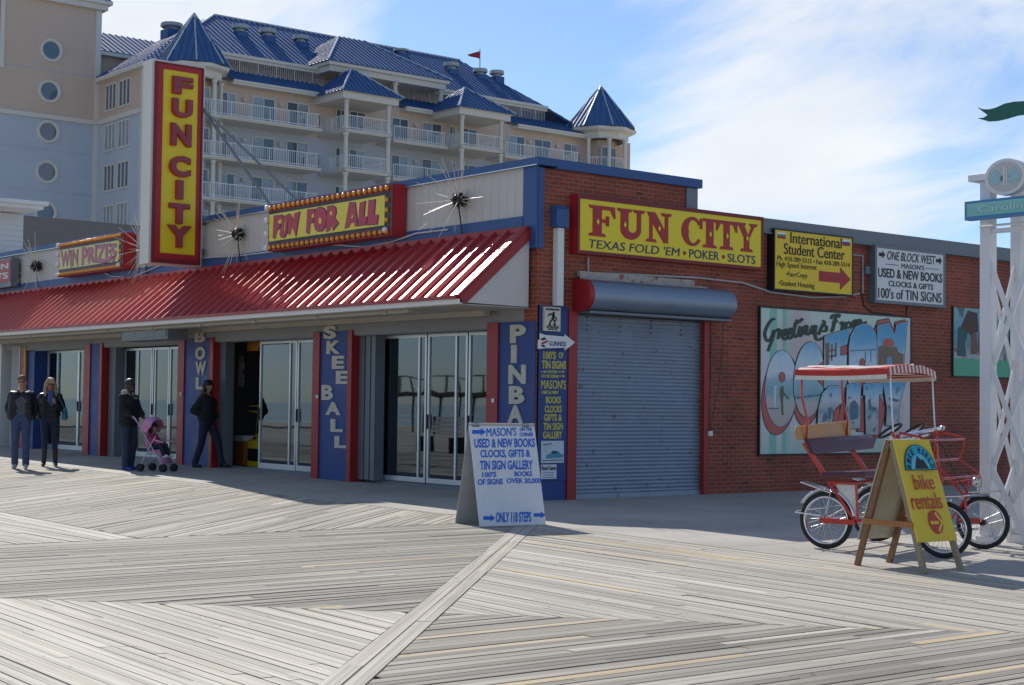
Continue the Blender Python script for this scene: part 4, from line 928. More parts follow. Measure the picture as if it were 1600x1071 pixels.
# ================================================================== HOTEL
M_tan = pm('tan_stucco', (.60, .47, .38), .8, var=.06, scale=.3, fine=3); M_bgrey = pm('blue_grey_stucco', (.47, .52, .60), .8, var=.06, scale=.3, fine=3)
M_trim = pm('cream_trim', (.66, .635, .58), .6, var=.05, scale=.6); M_rail = pm('white_rail', (.72, .74, .76), .5, var=.05)
M_rblue = pm('blue_metal_roof', (.050, .125, .29), .60, var=.10, scale=.3, fine=2, spec=.3)
M_win = pm('window_glass', (.085, .13, .17), .06, var=.35, scale=.25, fine=.8, spec=.9); M_curt = pm('curtained_glass', (.28, .35, .40), .08, var=.3, scale=.4, fine=1.0, spec=.9)
M_vent = pm('grey_vent_cap', (.40, .42, .42), .5)
HO = empty('hotel_building', (-90, 55, 0), 'large hotel far behind with blue metal roofs, balconies and tan over blue grey walls', 'building')
XR_, XW = -80.0, -82.2
def hy(px, X=XW): return WX(px, 200, X).y
def hz(px, py, X): return WX(px, py, X).z
S4 = hz(427, 191, XR_); FH = 2.93
lev = [S4 - FH * k for k in range(0, 8)]
y_a = hy(318); y_b = hy(985)
zE4 = hz(427, 137, XW)                 # eave of the main wall
# walls
mb = MB(); mb.box(XW - 14, XW, y_a - 4.0, y_b, 0, S4 - .28); mb.build('lower_wall', M_bgrey, HO)
mb = MB(); mb.box(XW - 14, XW, y_a - 4.0, y_b, S4 - .28, zE4); mb.build('upper_wall', M_tan, HO)
mb = MB(); mb.box(XW - 15, XW - 3.0, y_a, hy(840), zE4, zE4 + 2.2); mb.build('penthouse_wall', M_tan, HO)
def railing(m, A, B, z, h=1.02, step=.17):
    A = Vector((A[0], A[1], z)); B = Vector((B[0], B[1], z)); L = (B - A).length; d = (B - A) / L
    m.bar(A + Vector((0, 0, h)), B + Vector((0, 0, h)), .055); m.bar(A + Vector((0, 0, .12)), B + Vector((0, 0, .12)), .05)
    n = int(L / step)
    for i in range(n + 1):
        p = A + d * (L * i / n); w = .06 if i % 9 == 0 else .026; m.bar(p, p + Vector((0, 0, h)), w, w, up=(1, 0, 0))
def balcony(ya, yb, z, X=XR_, back=XW, sides=True):
    m = MB(); m.box(back + .005, X + .1, ya - .12, yb + .12, z - .25, z); m.box(back + .005, X + .2, ya - .2, yb + .2, z - .14, z - .06)
    s_ = m.build('balcony', M_trim, HO); m = MB(); railing(m, (X, ya), (X, yb), z)
    if sides: railing(m, (back, ya), (X, ya), z); railing(m, (back, yb), (X, yb), z)
    m.build('railing', M_rail, s_)
fk = [0]
def fdoor(ya, yb, z, X=XW, h=2.15):
    m = MB(); t = .09
    m.box(X + .003, X + .06, ya, ya + t, z, z + h); m.box(X + .003, X + .06, yb - t, yb, z, z + h); m.box(X + .003, X + .06, ya + t, yb - t, z + h - t, z + h); m.box(X + .003, X + .05, (ya + yb) / 2 - .04, (ya + yb) / 2 + .04, z, z + h - t)
    d = m.build('glass_door', M_trim, HO); ym = (ya + yb) / 2; fk[0] += 1
    rr = random.Random(fk[0]); mats = [M_win, M_curt] if rr.random() < .5 else [M_curt, M_win]
    if rr.random() < .3: mats = [M_win, M_win]
    m = MB(); m.box(X + .003, X + .03, ya + t, ym - .04, z, z + h - t); m.build('pane', mats[0], d)
    m = MB(); m.box(X + .003, X + .03, ym + .04, yb - t, z, z + h - t); m.build('pane', mats[1], d)
for k in range(0, 5):
    z = lev[k]
    balcony(hy(330, XR_), hy(499, XR_), z); balcony(hy(611, XR_) + .3, hy(697, XR_), z); balcony(hy(790, XR_), hy(905, XR_) , z)
    for a_, b_ in ((341, 368), (393, 429), (447, 482), (611, 638), (659, 690), (793, 820), (834, 861), (880, 905)): fdoor(hy(a_), hy(b_), z)
# wall lamps
mb = MB()
for k in range(0, 4):
    for px_ in (380, 437, 648, 826, 870): mb.sphere((XW + .15, hy(px_), lev[k] + 1.75), .16, 8, 6)
mb.islands('wall_lamp', M_trim, HO)
# projecting corner pavilions
def ribs(m, poly, up, e, step=.45, w=.06, h=.07, seed=0):
    """standing seams on a planar roof polygon: lines along up, spaced along e"""
    P = [Vector(p) for p in poly]; nn = (P[1] - P[0]).cross(P[2] - P[0]).normalized()
    if nn.z < 0: nn = -nn
    up = Vector(up); up = (up - nn * up.dot(nn)).normalized(); e = up.cross(nn).normalized()
    o = P[0]; Q = [((p - o).dot(e), (p - o).dot(up)) for p in P]
    u0 = min(q[0] for q in Q); u1 = max(q[0] for q in Q); x = u0 + step * .5
    while x < u1:
        hit = []
        for i in range(len(Q)):
            a, b = Q[i], Q[(i+1) % len(Q)]
            if (a[0] - x) * (b[0] - x) < 0: hit.append(a[1] + (b[1] - a[1]) * (x - a[0]) / (b[0] - a[0]))
        if len(hit) >= 2:
            lo, hi = min(hit), max(hit)
            if hi - lo > .2: m.obox(o + e * (x - w/2) + up * lo, e * w, up * (hi - lo), nn * h)
        x += step
def roof_face(m, poly, up, step=.45):
    P = [Vector(p) for p in poly]; nn = (P[1] - P[0]).cross(P[2] - P[0]).normalized()
    if nn.z < 0: nn = -nn
    m.prism(P, nn * -.08); ribs(m, poly, up, None, step)
def hiproof(name, ya, yb, x0, x1, z, h, inset=None, par=HO, step=.45, eave=.35):
    """hip roof over rectangle; ridge along y if longer in y"""
    xm = (x0 + x1) / 2; ins = (x1 - x0) / 2 if inset is None else inset
    ya -= eave; yb += eave; x1 += eave; ym = (ya + yb) / 2
    if yb - ya > 2 * ins: r0, r1 = (xm, ya + ins, z + h), (xm, yb - ins, z + h)
    else: r0 = r1 = (xm, ym, z + h)
    m = MB()
    if r0 != r1:
        roof_face(m, [(x1, ya, z), (x1, yb, z), r1, r0], (-1, 0, 1), step)
    else: roof_face(m, [(x1, ya, z), (x1, yb, z), r0], (-1, 0, 1), step)
    roof_face(m, [(x0, ya, z), (x1, ya, z), r0], (0, 1, 1), step); roof_face(m, [(x1, yb, z), (x0, yb, z), r1], (0, -1, 1), step)
    rf = m.build(name, M_rblue, par)
    m = MB(); m.tube([(x1, ya, z + .05), r0], .09, 6); m.tube([(x1, yb, z + .05), r1], .09, 6); m.build('hip_cap', pm('pale_ridge_metal', (.45, .50, .58), .4), rf)
    return rf
def column(m, x, y, z0, z1, r=.17): m.lathe([(r * 1.3, z0), (r * 1.3, z0 + .2), (r, z0 + .22), (r * .9, z1 - .25), (r * 1.25, z1 - .2), (r * 1.25, z1)], (x, y, 0), (0, 0, 1), 10)
XP = -78.6
def pavilion(c0, c1, rl, eave_py, apex_py, pe0, pe1, doors, kmin):
    ya, yb = hy(c0, XP), hy(c1, XP); zt = hz((c0 + c1) / 2, eave_py, XP)
    m = MB(); m.box(XW, XP + .45, ya - .6, yb + .6, zt - .55, zt - .10); m.box(XW, XP + .6, ya - .75, yb + .75, zt - .10, zt); m.build('pavilion_eave', M_trim, HO)
    zap = hz((c0 + c1) / 2 - 12, apex_py, XW)
    hiproof('pavilion_roof', ya - .5, yb + .5, XW - 1.5, XP + .4, zt + .002, zap - zt, None)
    for k in range(0, 5):
        z = lev[k]; balcony(ya, yb, z, XP, XW)
        m = MB(); top_ = zt - .55 if k == 0 else lev[k-1] - .30
        column(m, XP - .02, ya, z, top_); m.build('column', M_trim, HO); m = MB(); column(m, XP - .02, yb, z, top_); m.build('column', M_trim, HO)
        for a_, b_ in doors: fdoor(hy(a_), hy(b_), z)
pavilion(541, 607, 517, 149, 116, 510, 625, ((524, 540), (545, 571)), 0)
pavilion(722, 783, 711, 174, 146, 692, 800, ((702, 712), (718, 745)), 0)
# skirt roof over the top balconies' doors and the terrace rail above it
def skirt(pa, pb):
    ya, yb = hy(pa), hy(pb); m = MB(); roof_face(m, [(XW + .7, ya, zE4 - .02), (XW + .7, yb, zE4 - .02), (XW - 1.3, yb, zE4 + 1.05), (XW - 1.3, ya, zE4 + 1.05)], (-1, 0, .5), .42); m.build('skirt_roof', M_rblue, HO)
    m = MB(); m.box(XW + .003, XW + .8, ya, yb, zE4 - .35, zE4 - .11); m.box(XW + .7, XW + .9, ya, yb, zE4 - .17, zE4 - .03); m.build('gutter', M_trim, HO)
skirt(355, 512); skirt(625, 690); skirt(800, 915)
for pa, pb in ((357, 520), (612, 700), (785, 867)): mb = MB(); railing(mb, (XW - 1.4, hy(pa)), (XW - 1.4, hy(pb)), zE4 + .95, 1.0); mb.build('terrace_railing', M_rail, HO)
# main roof
ZE = hz(440, 101, XW - 2.0); XE = XW - 2.0
def hp(px, py, X): p = WX(px, py, X); return (p.x, p.y, p.z)
XG = XW - 9.5
rg0 = hp(334, 27, XG); rg1 = hp(719, 93, XG); zrg = (rg0[2] + rg1[2]) / 2
mb = MB()
ye0 = hy(330, XE) - 3.5; ye1 = hy(846, XE)
roof_face(mb, [(XE + .5, ye0, ZE), (XE + .5, ye1, ZE), (XG, rg1[1], zrg), (XG, rg0[1], zrg)], (-1, 0, .8), .48)
roof_face(mb, [(XE - 15, ye0, ZE), (XE + .5, ye0, ZE), (XG, rg0[1], zrg)], (0, 1, .8), .48)
# hip towards the far end, running down to the far turret
zlow = zE4 + .35; yend = hy(915)
roof_face(mb, [(XE + .5, ye1, ZE), (XW + .5, yend, zlow), (XG, yend + 1.2, zlow + .2), (XG, rg1[1], zrg)] if False else [(XE + .5, ye1, ZE), (XW + .2, yend, zlow), (XG, rg1[1], zrg)], (-1, -.7, .8), .48)
roof_face(mb, [(XW + .2, yend, zlow), (XG - 8, yend + 2, zlow), (XG, rg1[1], zrg)], (0, -1, .5), .48)
MR = mb.build('main_roof', M_rblue, HO)
mb = MB(); mb.tube([(XG, rg0[1], zrg + .05), (XG, rg1[1], zrg + .05)], .10, 6); mb.tube([(XG, rg0[1], zrg + .05), (XE + .5, ye0, ZE + .05)], .10, 6); mb.build('ridge_cap', MATS['pale_ridge_metal'], MR)
mb = MB(); mb.box(XE - .4, XE + .75, ye0, ye1, ZE - .42, ZE - .10); mb.box(XE + .55, XE + .9, ye0, ye1, ZE - .2, ZE + .02); mb.build('main_eave', M_trim, HO)
# cross pavilion on the upper storey
yc0, yc1 = hy(508, XW), hy(690, XW); ZC = hz(600, 112, XW)
mb = MB(); mb.box(XE, XW + .5, yc0, yc1, ZC - .75, ZC - .1); mb.box(XE, XW + .75, yc0 - .2, yc1 + .2, ZC - .3, ZC); mb.build('upper_pavilion_eave', M_trim, HO)
hiproof('upper_pavilion_roof', yc0, yc1, XG - 1.0, XW + .5, ZC + .002, hz(568, 59, XW - 4) - ZC, 4.6, step=.48)
for px_ in (532, 615, 687):
    mb = MB(); column(mb, XW + .1, hy(px_, XW), zE4 + .9, ZC - .75, .2); mb.build('column', M_trim, HO)
# roof vents
def vent(px, py0, py1, w, X):
    p0 = WX(px, py1, X); p1 = WX(px, py0, X); h = p1.z - p0.z; m = MB(); m.box(X - w/2, X + w/2, p0.y - w/2, p0.y + w/2, p0.z - 1.5, p0.z + h * .55); v = m.build('roof_vent', M_rblue, HO)
    m = MB(); m.lathe([(w * .42, 0), (w * .42, h * .15)], (X, p0.y, p0.z + h * .55), seg=12); m.lathe([(w * .62, h * .15), (w * .70, h * .2), (w * .66, h * .4), (w * .3, h * .45), (.01, h * .45)], (X, p0.y, p0.z + h * .55), seg=12); m.build('vent_cap', M_vent, v)
for px_, a_, b_ in ((375, 38, 66), (418, 44, 74), (470, 55, 82), (705, 97, 124), (750, 107, 131), (776, 110, 134)): vent(px_, a_, b_, .95, XW - 6.2)
vent(627, 77, 92, 1.0, XW - 8.0); vent(268, 36, 62, 1.3, XW - 12)
# flag
fp = WX(750, 108, XW - 8); ft = WX(750, 77, XW - 8)
FLG = empty('roof_flag', (fp.x, fp.y, fp.z), 'small red pennant on a thin pole above the hotel roof', 'flag')
mb = MB(); mb.tube([(fp.x, fp.y, fp.z - 1), (ft.x, ft.y, ft.z)], .05, 6); mb.build('pole', M_vent, FLG)
f1 = WX(750, 80, XW - 8); f2 = WX(750, 93, XW - 8); f3 = WX(729, 86, XW - 8)
mb = MB()
for i in range(6):
    t0, t1 = i / 6, (i + 1) / 6
    def fpnt(t, b_): 
        y = f1.y + (f3.y - f1.y) * t; z = (f1.z if b_ else f2.z); z = z + (f3.z - z) * t; return (fp.x + .12 * math.sin(t * 7), y, z)
    mb.add([fpnt(t0, 0), fpnt(t1, 0), fpnt(t1, 1), fpnt(t0, 1)], [(0, 1, 2, 3)])
o = mb.build('pennant', pm('red_flag_cloth', (.35, .02, .03), .8), FLG); md = o.modifiers.new('thick', 'SOLIDIFY'); md.thickness = .03
# turrets
def turret(pc, apy, epy, pl_, pr_, X, nlev, zcol_bot=None):
    y = WX(pc, 200, X).y; rad = (hy(pr_, X) - hy(pl_, X)) / 2; ze = WX(pc, epy, X).z; za_ = WX(pc, apy, X).z
    m = MB(); n = 8; c_ = (X, y)
    P = [Vector((X + rad * math.cos(R(22.5 + 45 * i)), y + rad * math.sin(R(22.5 + 45 * i)), ze)) for i in range(n)]; ap = Vector((X, y, za_))
    for i in range(n):
        a_, b_ = P[i], P[(i+1) % n]; mid = (a_ + b_) / 2; roof_face(m, [a_, b_, ap], ap - mid, rad * .17)
    rf = m.build('turret_roof', M_rblue, HO)
    m = MB()
    for i in range(n): m.tube([P[i] + Vector((0, 0, .06)), ap], .06, 5)
    m.build('hip_cap', MATS['pale_ridge_metal'], rf)
    m = MB(); m.lathe([(rad * .70, ze - 1.0), (rad * .76, ze - .95), (rad * .76, ze - .45), (rad * .95, ze - .3), (rad * .98, ze - .06), (rad * .5, ze - .03)], (X, y, 0), seg=8); m.build('turret_eave', M_trim, HO)
    m = MB(); m.lathe([(rad * .42, 0), (rad * .42, S4 - .28)], (X - .2, y, 0), seg=8); m.build('turret_wall', M_bgrey, HO)
    m = MB(); m.lathe([(rad * .42, S4 - .28), (rad * .42, ze - .98)], (X - .2, y, 0), seg=8); m.build('turret_wall', M_tan, HO)
    for k in range(nlev):
        z = lev[k]; m = MB(); m.lathe([(.1, z - .30), (rad * .78, z - .30), (rad * .84, z - .2), (rad * .84, z - .1), (rad * .78, z), (.1, z)], (X, y, 0), seg=8); bal = m.build('balcony', M_trim, HO)
        top_ = ze - 1.0 if k == 0 else lev[k-1] - .3; rm = MB()
        pr = [Vector((X + rad * .72 * math.cos(R(22.5 + 45 * i)), y + rad * .72 * math.sin(R(22.5 + 45 * i)), z)) for i in range(n)]
        for i in range(n):
            if pr[i].x > X - rad * .5:
                m = MB(); column(m, pr[i].x, pr[i].y, z, top_, .16); m.build('column', M_trim, HO)
            if (pr[i] + pr[(i+1) % n]).x / 2 > X - .3: railing(rm, pr[i], pr[(i+1) % n], z)
        rm.build('railing', M_rail, bal)
        if k < 4: fdoor(y - .9, y + .9, z, X - .2 + rad * .42 * .93, 2.1)
turret(300, 20, 106, 246, 356, XW + .2, 5)
turret(938, 134, 205, 897, 983, XW + .2, 2)
mb = MB(); mb.box(XW - 3, XW - .5, hy(965), hy(982), 0, hz(975, 206, XW)); mb.build('end_wall', M_tan, HO)
# ---- left wing: windowed return facing the sea and the round windowed tower
YW = hy(222, XW - .5) - .2
def sx(px, py, Y=YW): return FX(px, py, Y)
wl_ = sx(155, 200).x; wr_ = XW + .1
zt1 = sx(190, 112).z; zb1 = sx(190, 180).z
mb = MB(); mb.box(wl_ - 6, XW - .05, YW, YW + 3, 0, zb1 - .25); mb.build('return_wall', M_bgrey, HO)
mb = MB(); mb.box(wl_ - 6, XW - .05, YW, YW + 3, zb1 - .25, zt1 - .3); mb.build('return_wall', M_tan, HO)
mb = MB(); mb.box(wl_, wr_ + .08, YW - .12, YW - .001, zb1 - .25, zb1 + .1); mb.box(wr_ - .35, wr_ + .1, YW - .1, YW - .001, 0, zb1 - .26); mb.box(wr_ - .35, wr_ + .1, YW - .1, YW - .001, zb1 + .11, zt1 - .3); mb.box(wl_, wr_ + .4, YW - .4, YW + .1, zt1 - .3, zt1); mb.build('return_trim', M_trim, HO)
for k in range(5):
    zc_ = sx(190, 147).z - FH * k
    for p0, p1 in ((167, 182), (188, 204)):
        a_ = sx(p0, 150).x; b_ = sx(p1, 150).x; h = 1.75
        m = MB(); m.box(a_ - .12, b_ + .12, YW - .10, YW - .003, zc_ - h/2 - .12, zc_ - h/2); m.box(a_ - .12, b_ + .12, YW - .10, YW - .003, zc_ + h/2, zc_ + h/2 + .12)
        for q in range(4): xx = a_ - .12 + (b_ - a_ + .12) * q / 3; m.box(xx, xx + .12, YW - .09, YW - .003, zc_ - h/2, zc_ + h/2)
        w = m.build('window', M_trim, HO); m = MB(); m.box(a_, b_, YW - .03, YW - .004, zc_ - h/2, zc_ + h/2); m.build('pane', M_curt if k % 2 else M_win, w)
# roof over the return
mb = MB(); rz = zt1 + 3.4
roof_face(mb, [(wl_, YW - .4, zt1 + .002), (wr_ + .4, YW - .4, zt1 + .002), (wr_ - 4.5, YW + 4.6, rz), (wl_, YW + 4.6, rz)], (0, 1, .7), .5)
roof_face(mb, [(wr_ + .4, YW - .4, zt1 + .002), (wr_ + .4, YW + 4.6, zt1 + .002), (wr_ - 4.5, YW + 4.6, rz)], (-1, 0, .7), .5); mb.build('return_roof', M_rblue, HO)
XU = XW - 8.0
e0, e1, t0, t1 = (Vector(hp(q[0], q[1], q[2])) for q in ((130, 74, XU), (234, 90, XU), (130, 47, XU - 5), (256, 68, XU - 5)))
ze_ = (e0.z + e1.z) / 2; zt_u = (t0.z + t1.z) / 2
mb = MB(); roof_face(mb, [(XU, e0.y, ze_), (XU, e1.y, ze_), (XU - 5, t1.y, zt_u), (XU - 5, t0.y, zt_u)], (-1, 0, .7), .5); mb.build('upper_roof', M_rblue, HO)
mb = MB(); mb.box(XU - 8, XU - .5, e0.y, e1.y - .3, zt1 - 2, ze_ - .35); mb.build('upper_wall', M_tan, HO)
mb = MB(); mb.box(XU - 6, XU + .1, e0.y, e1.y, ze_ - .35, ze_ - .09); mb.build('upper_eave', M_trim, HO)
# round windowed tower: face looks along +x
XT = sx(152, 200).x - .0
ty1 = YW - .003; ty0 = WX(-120, 200, XT).y
ztop = WX(150, 10, XT).z; zband = WX(75, 182, XT).z
mb = MB(); mb.box(XT - 16, XT, ty0, ty1, 0, zband - .2); mb.build('tower_wall', M_bgrey, HO)
mb = MB(); mb.box(XT - 16, XT, ty0, ty1, zband - .2, ztop - .3); mb.build('tower_wall', M_tan, HO)
mb = MB(); mb.box(XT + .001, XT + .15, ty0, ty1 + .16, zband - .2, zband + .12); mb.box(XT - .3, XT + .12, ty1 - .30, ty1 + .12, 0, zband - .21); mb.box(XT - .3, XT + .12, ty1 - .30, ty1 + .12, zband + .13, ztop - .31)
mb.box(XT - 16, XT + .45, ty0, ty1 + .45, ztop - .3, ztop + .1); mb.box(XT - 16, XT + .7, ty0, ty1 + .7, ztop + .1, ztop + .35)
yl = WX(3, 50, XT).y; mb.box(XT + .001, XT + .12, yl - .16, yl + .16, WX(3, 106, XT).z, ztop - .31); mb.build('tower_trim', M_trim, HO)
mb = MB()
for py_ in (108, 233, 298): z = WX(60, py_, XT).z; mb.box(XT + .001, XT + .03, ty0, ty1 - .31, z, z + .05)
mb.build('control_joint', M_bgrey, HO)
mb = MB(); roof_face(mb, [(XT + .7, ty0, ztop + .36), (XT + .7, ty1 + .7, ztop + .36), (XT - 8, ty1 - 8, ztop + 6.5), (XT - 8, ty0, ztop + 6.5)], (-1, 0, .7), .5)
roof_face(mb, [(XT + .7, ty1 + .7, ztop + .36), (XT - 16, ty1 + .7, ztop + .36), (XT - 8, ty1 - 8, ztop + 6.5)], (0, -1, .7), .5); mb.build('tower_roof', M_rblue, HO)
for px_, py_ in ((80, 79), (77, 143), (75, 206), (73, 269), (71, 332), (69, 395)):
    p = WX(px_, py_, XT); m = MB(); r_ = .62; m.lathe([(r_, 0), (r_, .05), (r_ + .08, .14), (r_ + .20, .14), (r_ + .24, .0)], (XT + .003, p.y, p.z), (1, 0, 0), 28); w = m.build('round_window', M_trim, HO)
    m = MB(); m.lathe([(.001, .02), (r_ + .01, .02)], (XT + .003, p.y, p.z), (1, 0, 0), 28); m.build('pane', M_win, w)
m = MB(); yv = WX(-12, 50, XT).y; m.box(XT + .003, XT + .03, WX(-25, 50, XT).y, WX(1, 50, XT).y - .1, WX(0, 103, XT).z, WX(0, -20, XT).z); m.build('corner_window', M_win, HO)
# ================================================================== MURAL
def smat(name, stops, zlo, zhi, nscale=3.0, namt=.25, blot=None):
    """painted picture: colours change with height, broken up by brush-like blotches"""
    m, t, bs = nodes(name); g = N(t, 'ShaderNodeNewGeometry'); s = N(t, 'ShaderNodeSeparateXYZ', {0: g.outputs['Position']})
    n = N(t, 'ShaderNodeTexNoise', {'Vector': g.outputs['Position'], 'Scale': nscale, 'Detail': 5.0, 'Roughness': .65})
    h = N(t, 'ShaderNodeMapRange', {0: s.outputs[2], 1: zlo, 2: zhi, 3: -namt / 2, 4: 1 - namt / 2}); h.clamp = False
    a = N(t, 'ShaderNodeMath', {0: n.outputs['Fac'], 1: namt, 2: h.outputs[0]}, operation='MULTIPLY_ADD')
    r = N(t, 'ShaderNodeValToRGB', {0: a.outputs[0]}); el = r.color_ramp.elements
    el[0].position = stops[0][0]; el[0].color = c4(stops[0][1]); el[1].position = stops[-1][0]; el[1].color = c4(stops[-1][1])
    for p_, c_ in stops[1:-1]: e = el.new(p_); e.color = c4(c_)
    out = r.outputs['Color']
    if blot:
        n2 = N(t, 'ShaderNodeTexNoise', {'Vector': g.outputs['Position'], 'Scale': blot[0], 'Detail': 4.0})
        f = N(t, 'ShaderNodeMapRange', {0: n2.outputs['Fac'], 1: blot[1], 2: blot[1] + .08, 4: blot[3] if len(blot) > 3 else .8}); mx_ = N(t, 'ShaderNodeMix', {0: f.outputs[0], 6: out, 7: c4(blot[2])}, data_type='RGBA'); out = mx_.outputs[2]
    t.links.new(out, bs.inputs['Base Color']); bs.inputs['Roughness'].default_value = .55; MATS[name] = m; return m
MU = empty('mural_panel', (.02, 7, .6), 'large painted postcard mural reading Greetings From Ocean City on the brick wall', 'mural')
XM = .035
def mpt(zx, zy, x=XM): 
    px, py = 1180 + zx / 4.119, 470 + zy / 4.119; return WX(px, py, x)
k00, k10, k01 = mpt(36, 46), mpt(998, 112), mpt(25, 988)
my0, my1, mz0, mz1 = k00.y, k10.y, k01.z - .0, (k00.z + k10.z) / 2
M_mbase = smat('mural_ground', [(0, (.48, .60, .50)), (.18, (.70, .66, .62)), (.5, (.72, .64, .62)), (.75, (.68, .68, .64)), (1, (.60, .72, .62))], mz0, mz1, .9, .5, (.55, .60, (.60, .38, .38), .55))
m = MB(); m.box(.002, XM, my0, my1, mz0, mz1); m.build('panel', M_mbase, MU)
m = MB(); e = .03
for q in ((my0 - e, my1 + e, mz1, mz1 + e), (my0 - e, my1 + e, mz0 - e, mz0), (my0 - e, my0, mz0, mz1), (my1, my1 + e, mz0, mz1)): m.box(.002, XM + .008, *q)
m.build('frame', M_black, MU)
M_mgreen = pm('mural_green', (.30, .56, .44), .6, var=.15, scale=2); M_mteal = pm('mural_pale_green', (.46, .62, .54), .6, var=.15, scale=2)
m = MB(); 
for y0, y1 in ((.055, .10), (.135, .16)): m.box(XM, XM + .002, my0 + (my1 - my0) * y0, my0 + (my1 - my0) * y1, mz0 + .003, mz1 - .003)
m.islands('stripe', M_mgreen, MU); m = MB(); m.box(XM, XM + .002, my0 + (my1 - my0) * .165, my0 + (my1 - my0) * .185, mz0 + .003, mz1 - .003); m.build('stripe', M_mteal, MU)
M_mred = pm('mural_coral', (.56, .13, .11), .55, var=.12); M_moutl = pm('mural_outline', (.03, .045, .055), .6); M_mwhite = pm('mural_white', (.68, .70, .70), .6)
def zl_(y): return mpt(500, y).z
M_pic1 = smat('mural_picture_upper', [(0, (.52, .46, .38)), (.22, (.55, .52, .48)), (.30, (.24, .44, .48)), (.44, (.36, .54, .60)), (.52, (.74, .76, .78)), (.68, (.55, .70, .80)), (.85, (.18, .46, .66)), (1, (.10, .38, .62))], zl_(800), zl_(170), 4.0, .22, (8.0, .62, (.40, .36, .34), .5))
M_pic2 = smat('mural_picture_lower', [(0, (.44, .42, .40)), (.25, (.52, .53, .54)), (.40, (.24, .38, .46)), (.50, (.50, .48, .46)), (.62, (.60, .64, .68)), (.8, (.35, .58, .72)), (1, (.12, .38, .60))], zl_(830), zl_(530), 5.0, .25, (9.0, .58, (.10, .16, .22), .8))
def dense(pts, n=4):
    return pts
def scale_poly(pts, d):
    n = len(pts); out = []
    ar = sum(pts[i][0] * pts[(i+1) % n][1] - pts[(i+1) % n][0] * pts[i][1] for i in range(n)); sg = 1 if ar > 0 else -1
    for i in range(n):
        a, b, c = pts[i - 1], pts[i], pts[(i+1) % n]
        e1 = Vector((b[0] - a[0], b[1] - a[1])); e2 = Vector((c[0] - b[0], c[1] - b[1]))
        if e1.length < 1e-6 or e2.length < 1e-6: out.append(b); continue
        e1.normalize(); e2.normalize(); n1 = Vector((e1.y, -e1.x)) * sg; n2 = Vector((e2.y, -e2.x)) * sg; q = (n1 + n2)
        if q.length < .2: q = n1
        q = q / max(.45, q.length_squared / 2) ; q = q * .5 if q.length > 2.4 else q / max(1, q.length) * min(q.length, 1.5)
        out.append((b[0] + q.x * d, b[1] + q.y * d))
    return out
def mpoly(m, pts, lift): 
    m.prism([mpt(a, b, XM + .002) for a, b in pts], (lift, 0, 0))
def ell(cx, cy, rx, ry, tilt=0, n=36):
    o = []
    for i in range(n):
        a = 2 * math.pi * i / n; x = rx * math.cos(a); y = ry * math.sin(a); o.append((cx + x + tilt * y, cy + y))
    return o
LET = []
def mletter(name, pts, pic, lift, hole=None, shadow=None):
    if shadow:
        m = MB(); mpoly(m, scale_poly(shadow, 5), .002 + lift * .25); m.build('letter_outline', M_moutl, MU)
        m = MB(); mpoly(m, shadow, .003 + lift * .25); m.build('letter_shadow', M_mred, MU)
    m = MB(); mpoly(m, scale_poly(pts, 6), .004 + lift); o = m.build('letter_outline', M_moutl, MU)
    m = MB(); mpoly(m, scale_poly(pts, 2.2), .005 + lift); m.build('letter_rim', M_mwhite, o)
    m = MB(); mpoly(m, pts, .006 + lift); m.build('letter_picture', pic, o)
    if hole:
        m = MB(); mpoly(m, scale_poly(hole, 4), .007 + lift); m.build('hole_outline', M_moutl, o); m = MB(); mpoly(m, hole, .008 + lift); m.build('hole', M_mred, o)
def off(p, dx, dy): return [(a + dx, b + dy) for a, b in p]
O_ = ell(166, 565, 100, 243, -.02); C_ = ell(343, 508, 95, 240, -.05)
mletter('O', O_, M_pic1, .0, ell(171, 493, 17, 30), ell(158, 600, 112, 262, -.10))
mletter('C', C_, M_pic1, .008, [(366, 452), (440, 385), (440, 560), (405, 520)], ell(338, 560, 92, 246, -.08))
mletter('E', [(443, 232), (600, 180), (580, 300), (546, 312), (546, 344), (582, 336), (578, 560), (440, 560)], M_pic1, .016, [(546, 300), (584, 286), (580, 345), (546, 350)])
mletter('A', [(598, 560), (600, 290), (612, 225), (640, 172), (690, 150), (738, 168), (768, 215), (776, 290), (776, 560)], M_pic1, .018, [(668, 560), (668, 400), (676, 376), (690, 376), (697, 400), (697, 560)])
mletter('N', [(782, 165), (850, 146), (892, 222), (905, 158), (970, 136), (945, 420), (942, 560), (782, 560)], M_pic1, .020, None, [(760, 200), (790, 130), (856, 118), (890, 190), (900, 140), (960, 125), (900, 300), (780, 300)])
mletter('C', [(395, 805), (402, 690), (425, 600), (470, 553), (520, 550), (556, 580), (545, 660), (505, 690), (490, 740), (488, 805)], M_pic2, .028, [(488, 800), (497, 712), (532, 680), (520, 800)], [(520, 820), (545, 700), (590, 540), (590, 820)])
mletter('I', [(582, 545), (668, 530), (662, 820), (575, 820)], M_pic2, .030, None, [(655, 840), (672, 640), (712, 620), (712, 840)])
mletter('T', [(690, 540), (810, 530), (806, 600), (785, 604), (778, 860), (706, 860), (700, 604), (688, 606)], M_pic2, .032, None, [(760, 880), (792, 600), (835, 690), (825, 760), (790, 880)])
mletter('Y', [(815, 525), (960, 510), (915, 660), (905, 800), (835, 800), (840, 690)], M_pic2, .034)
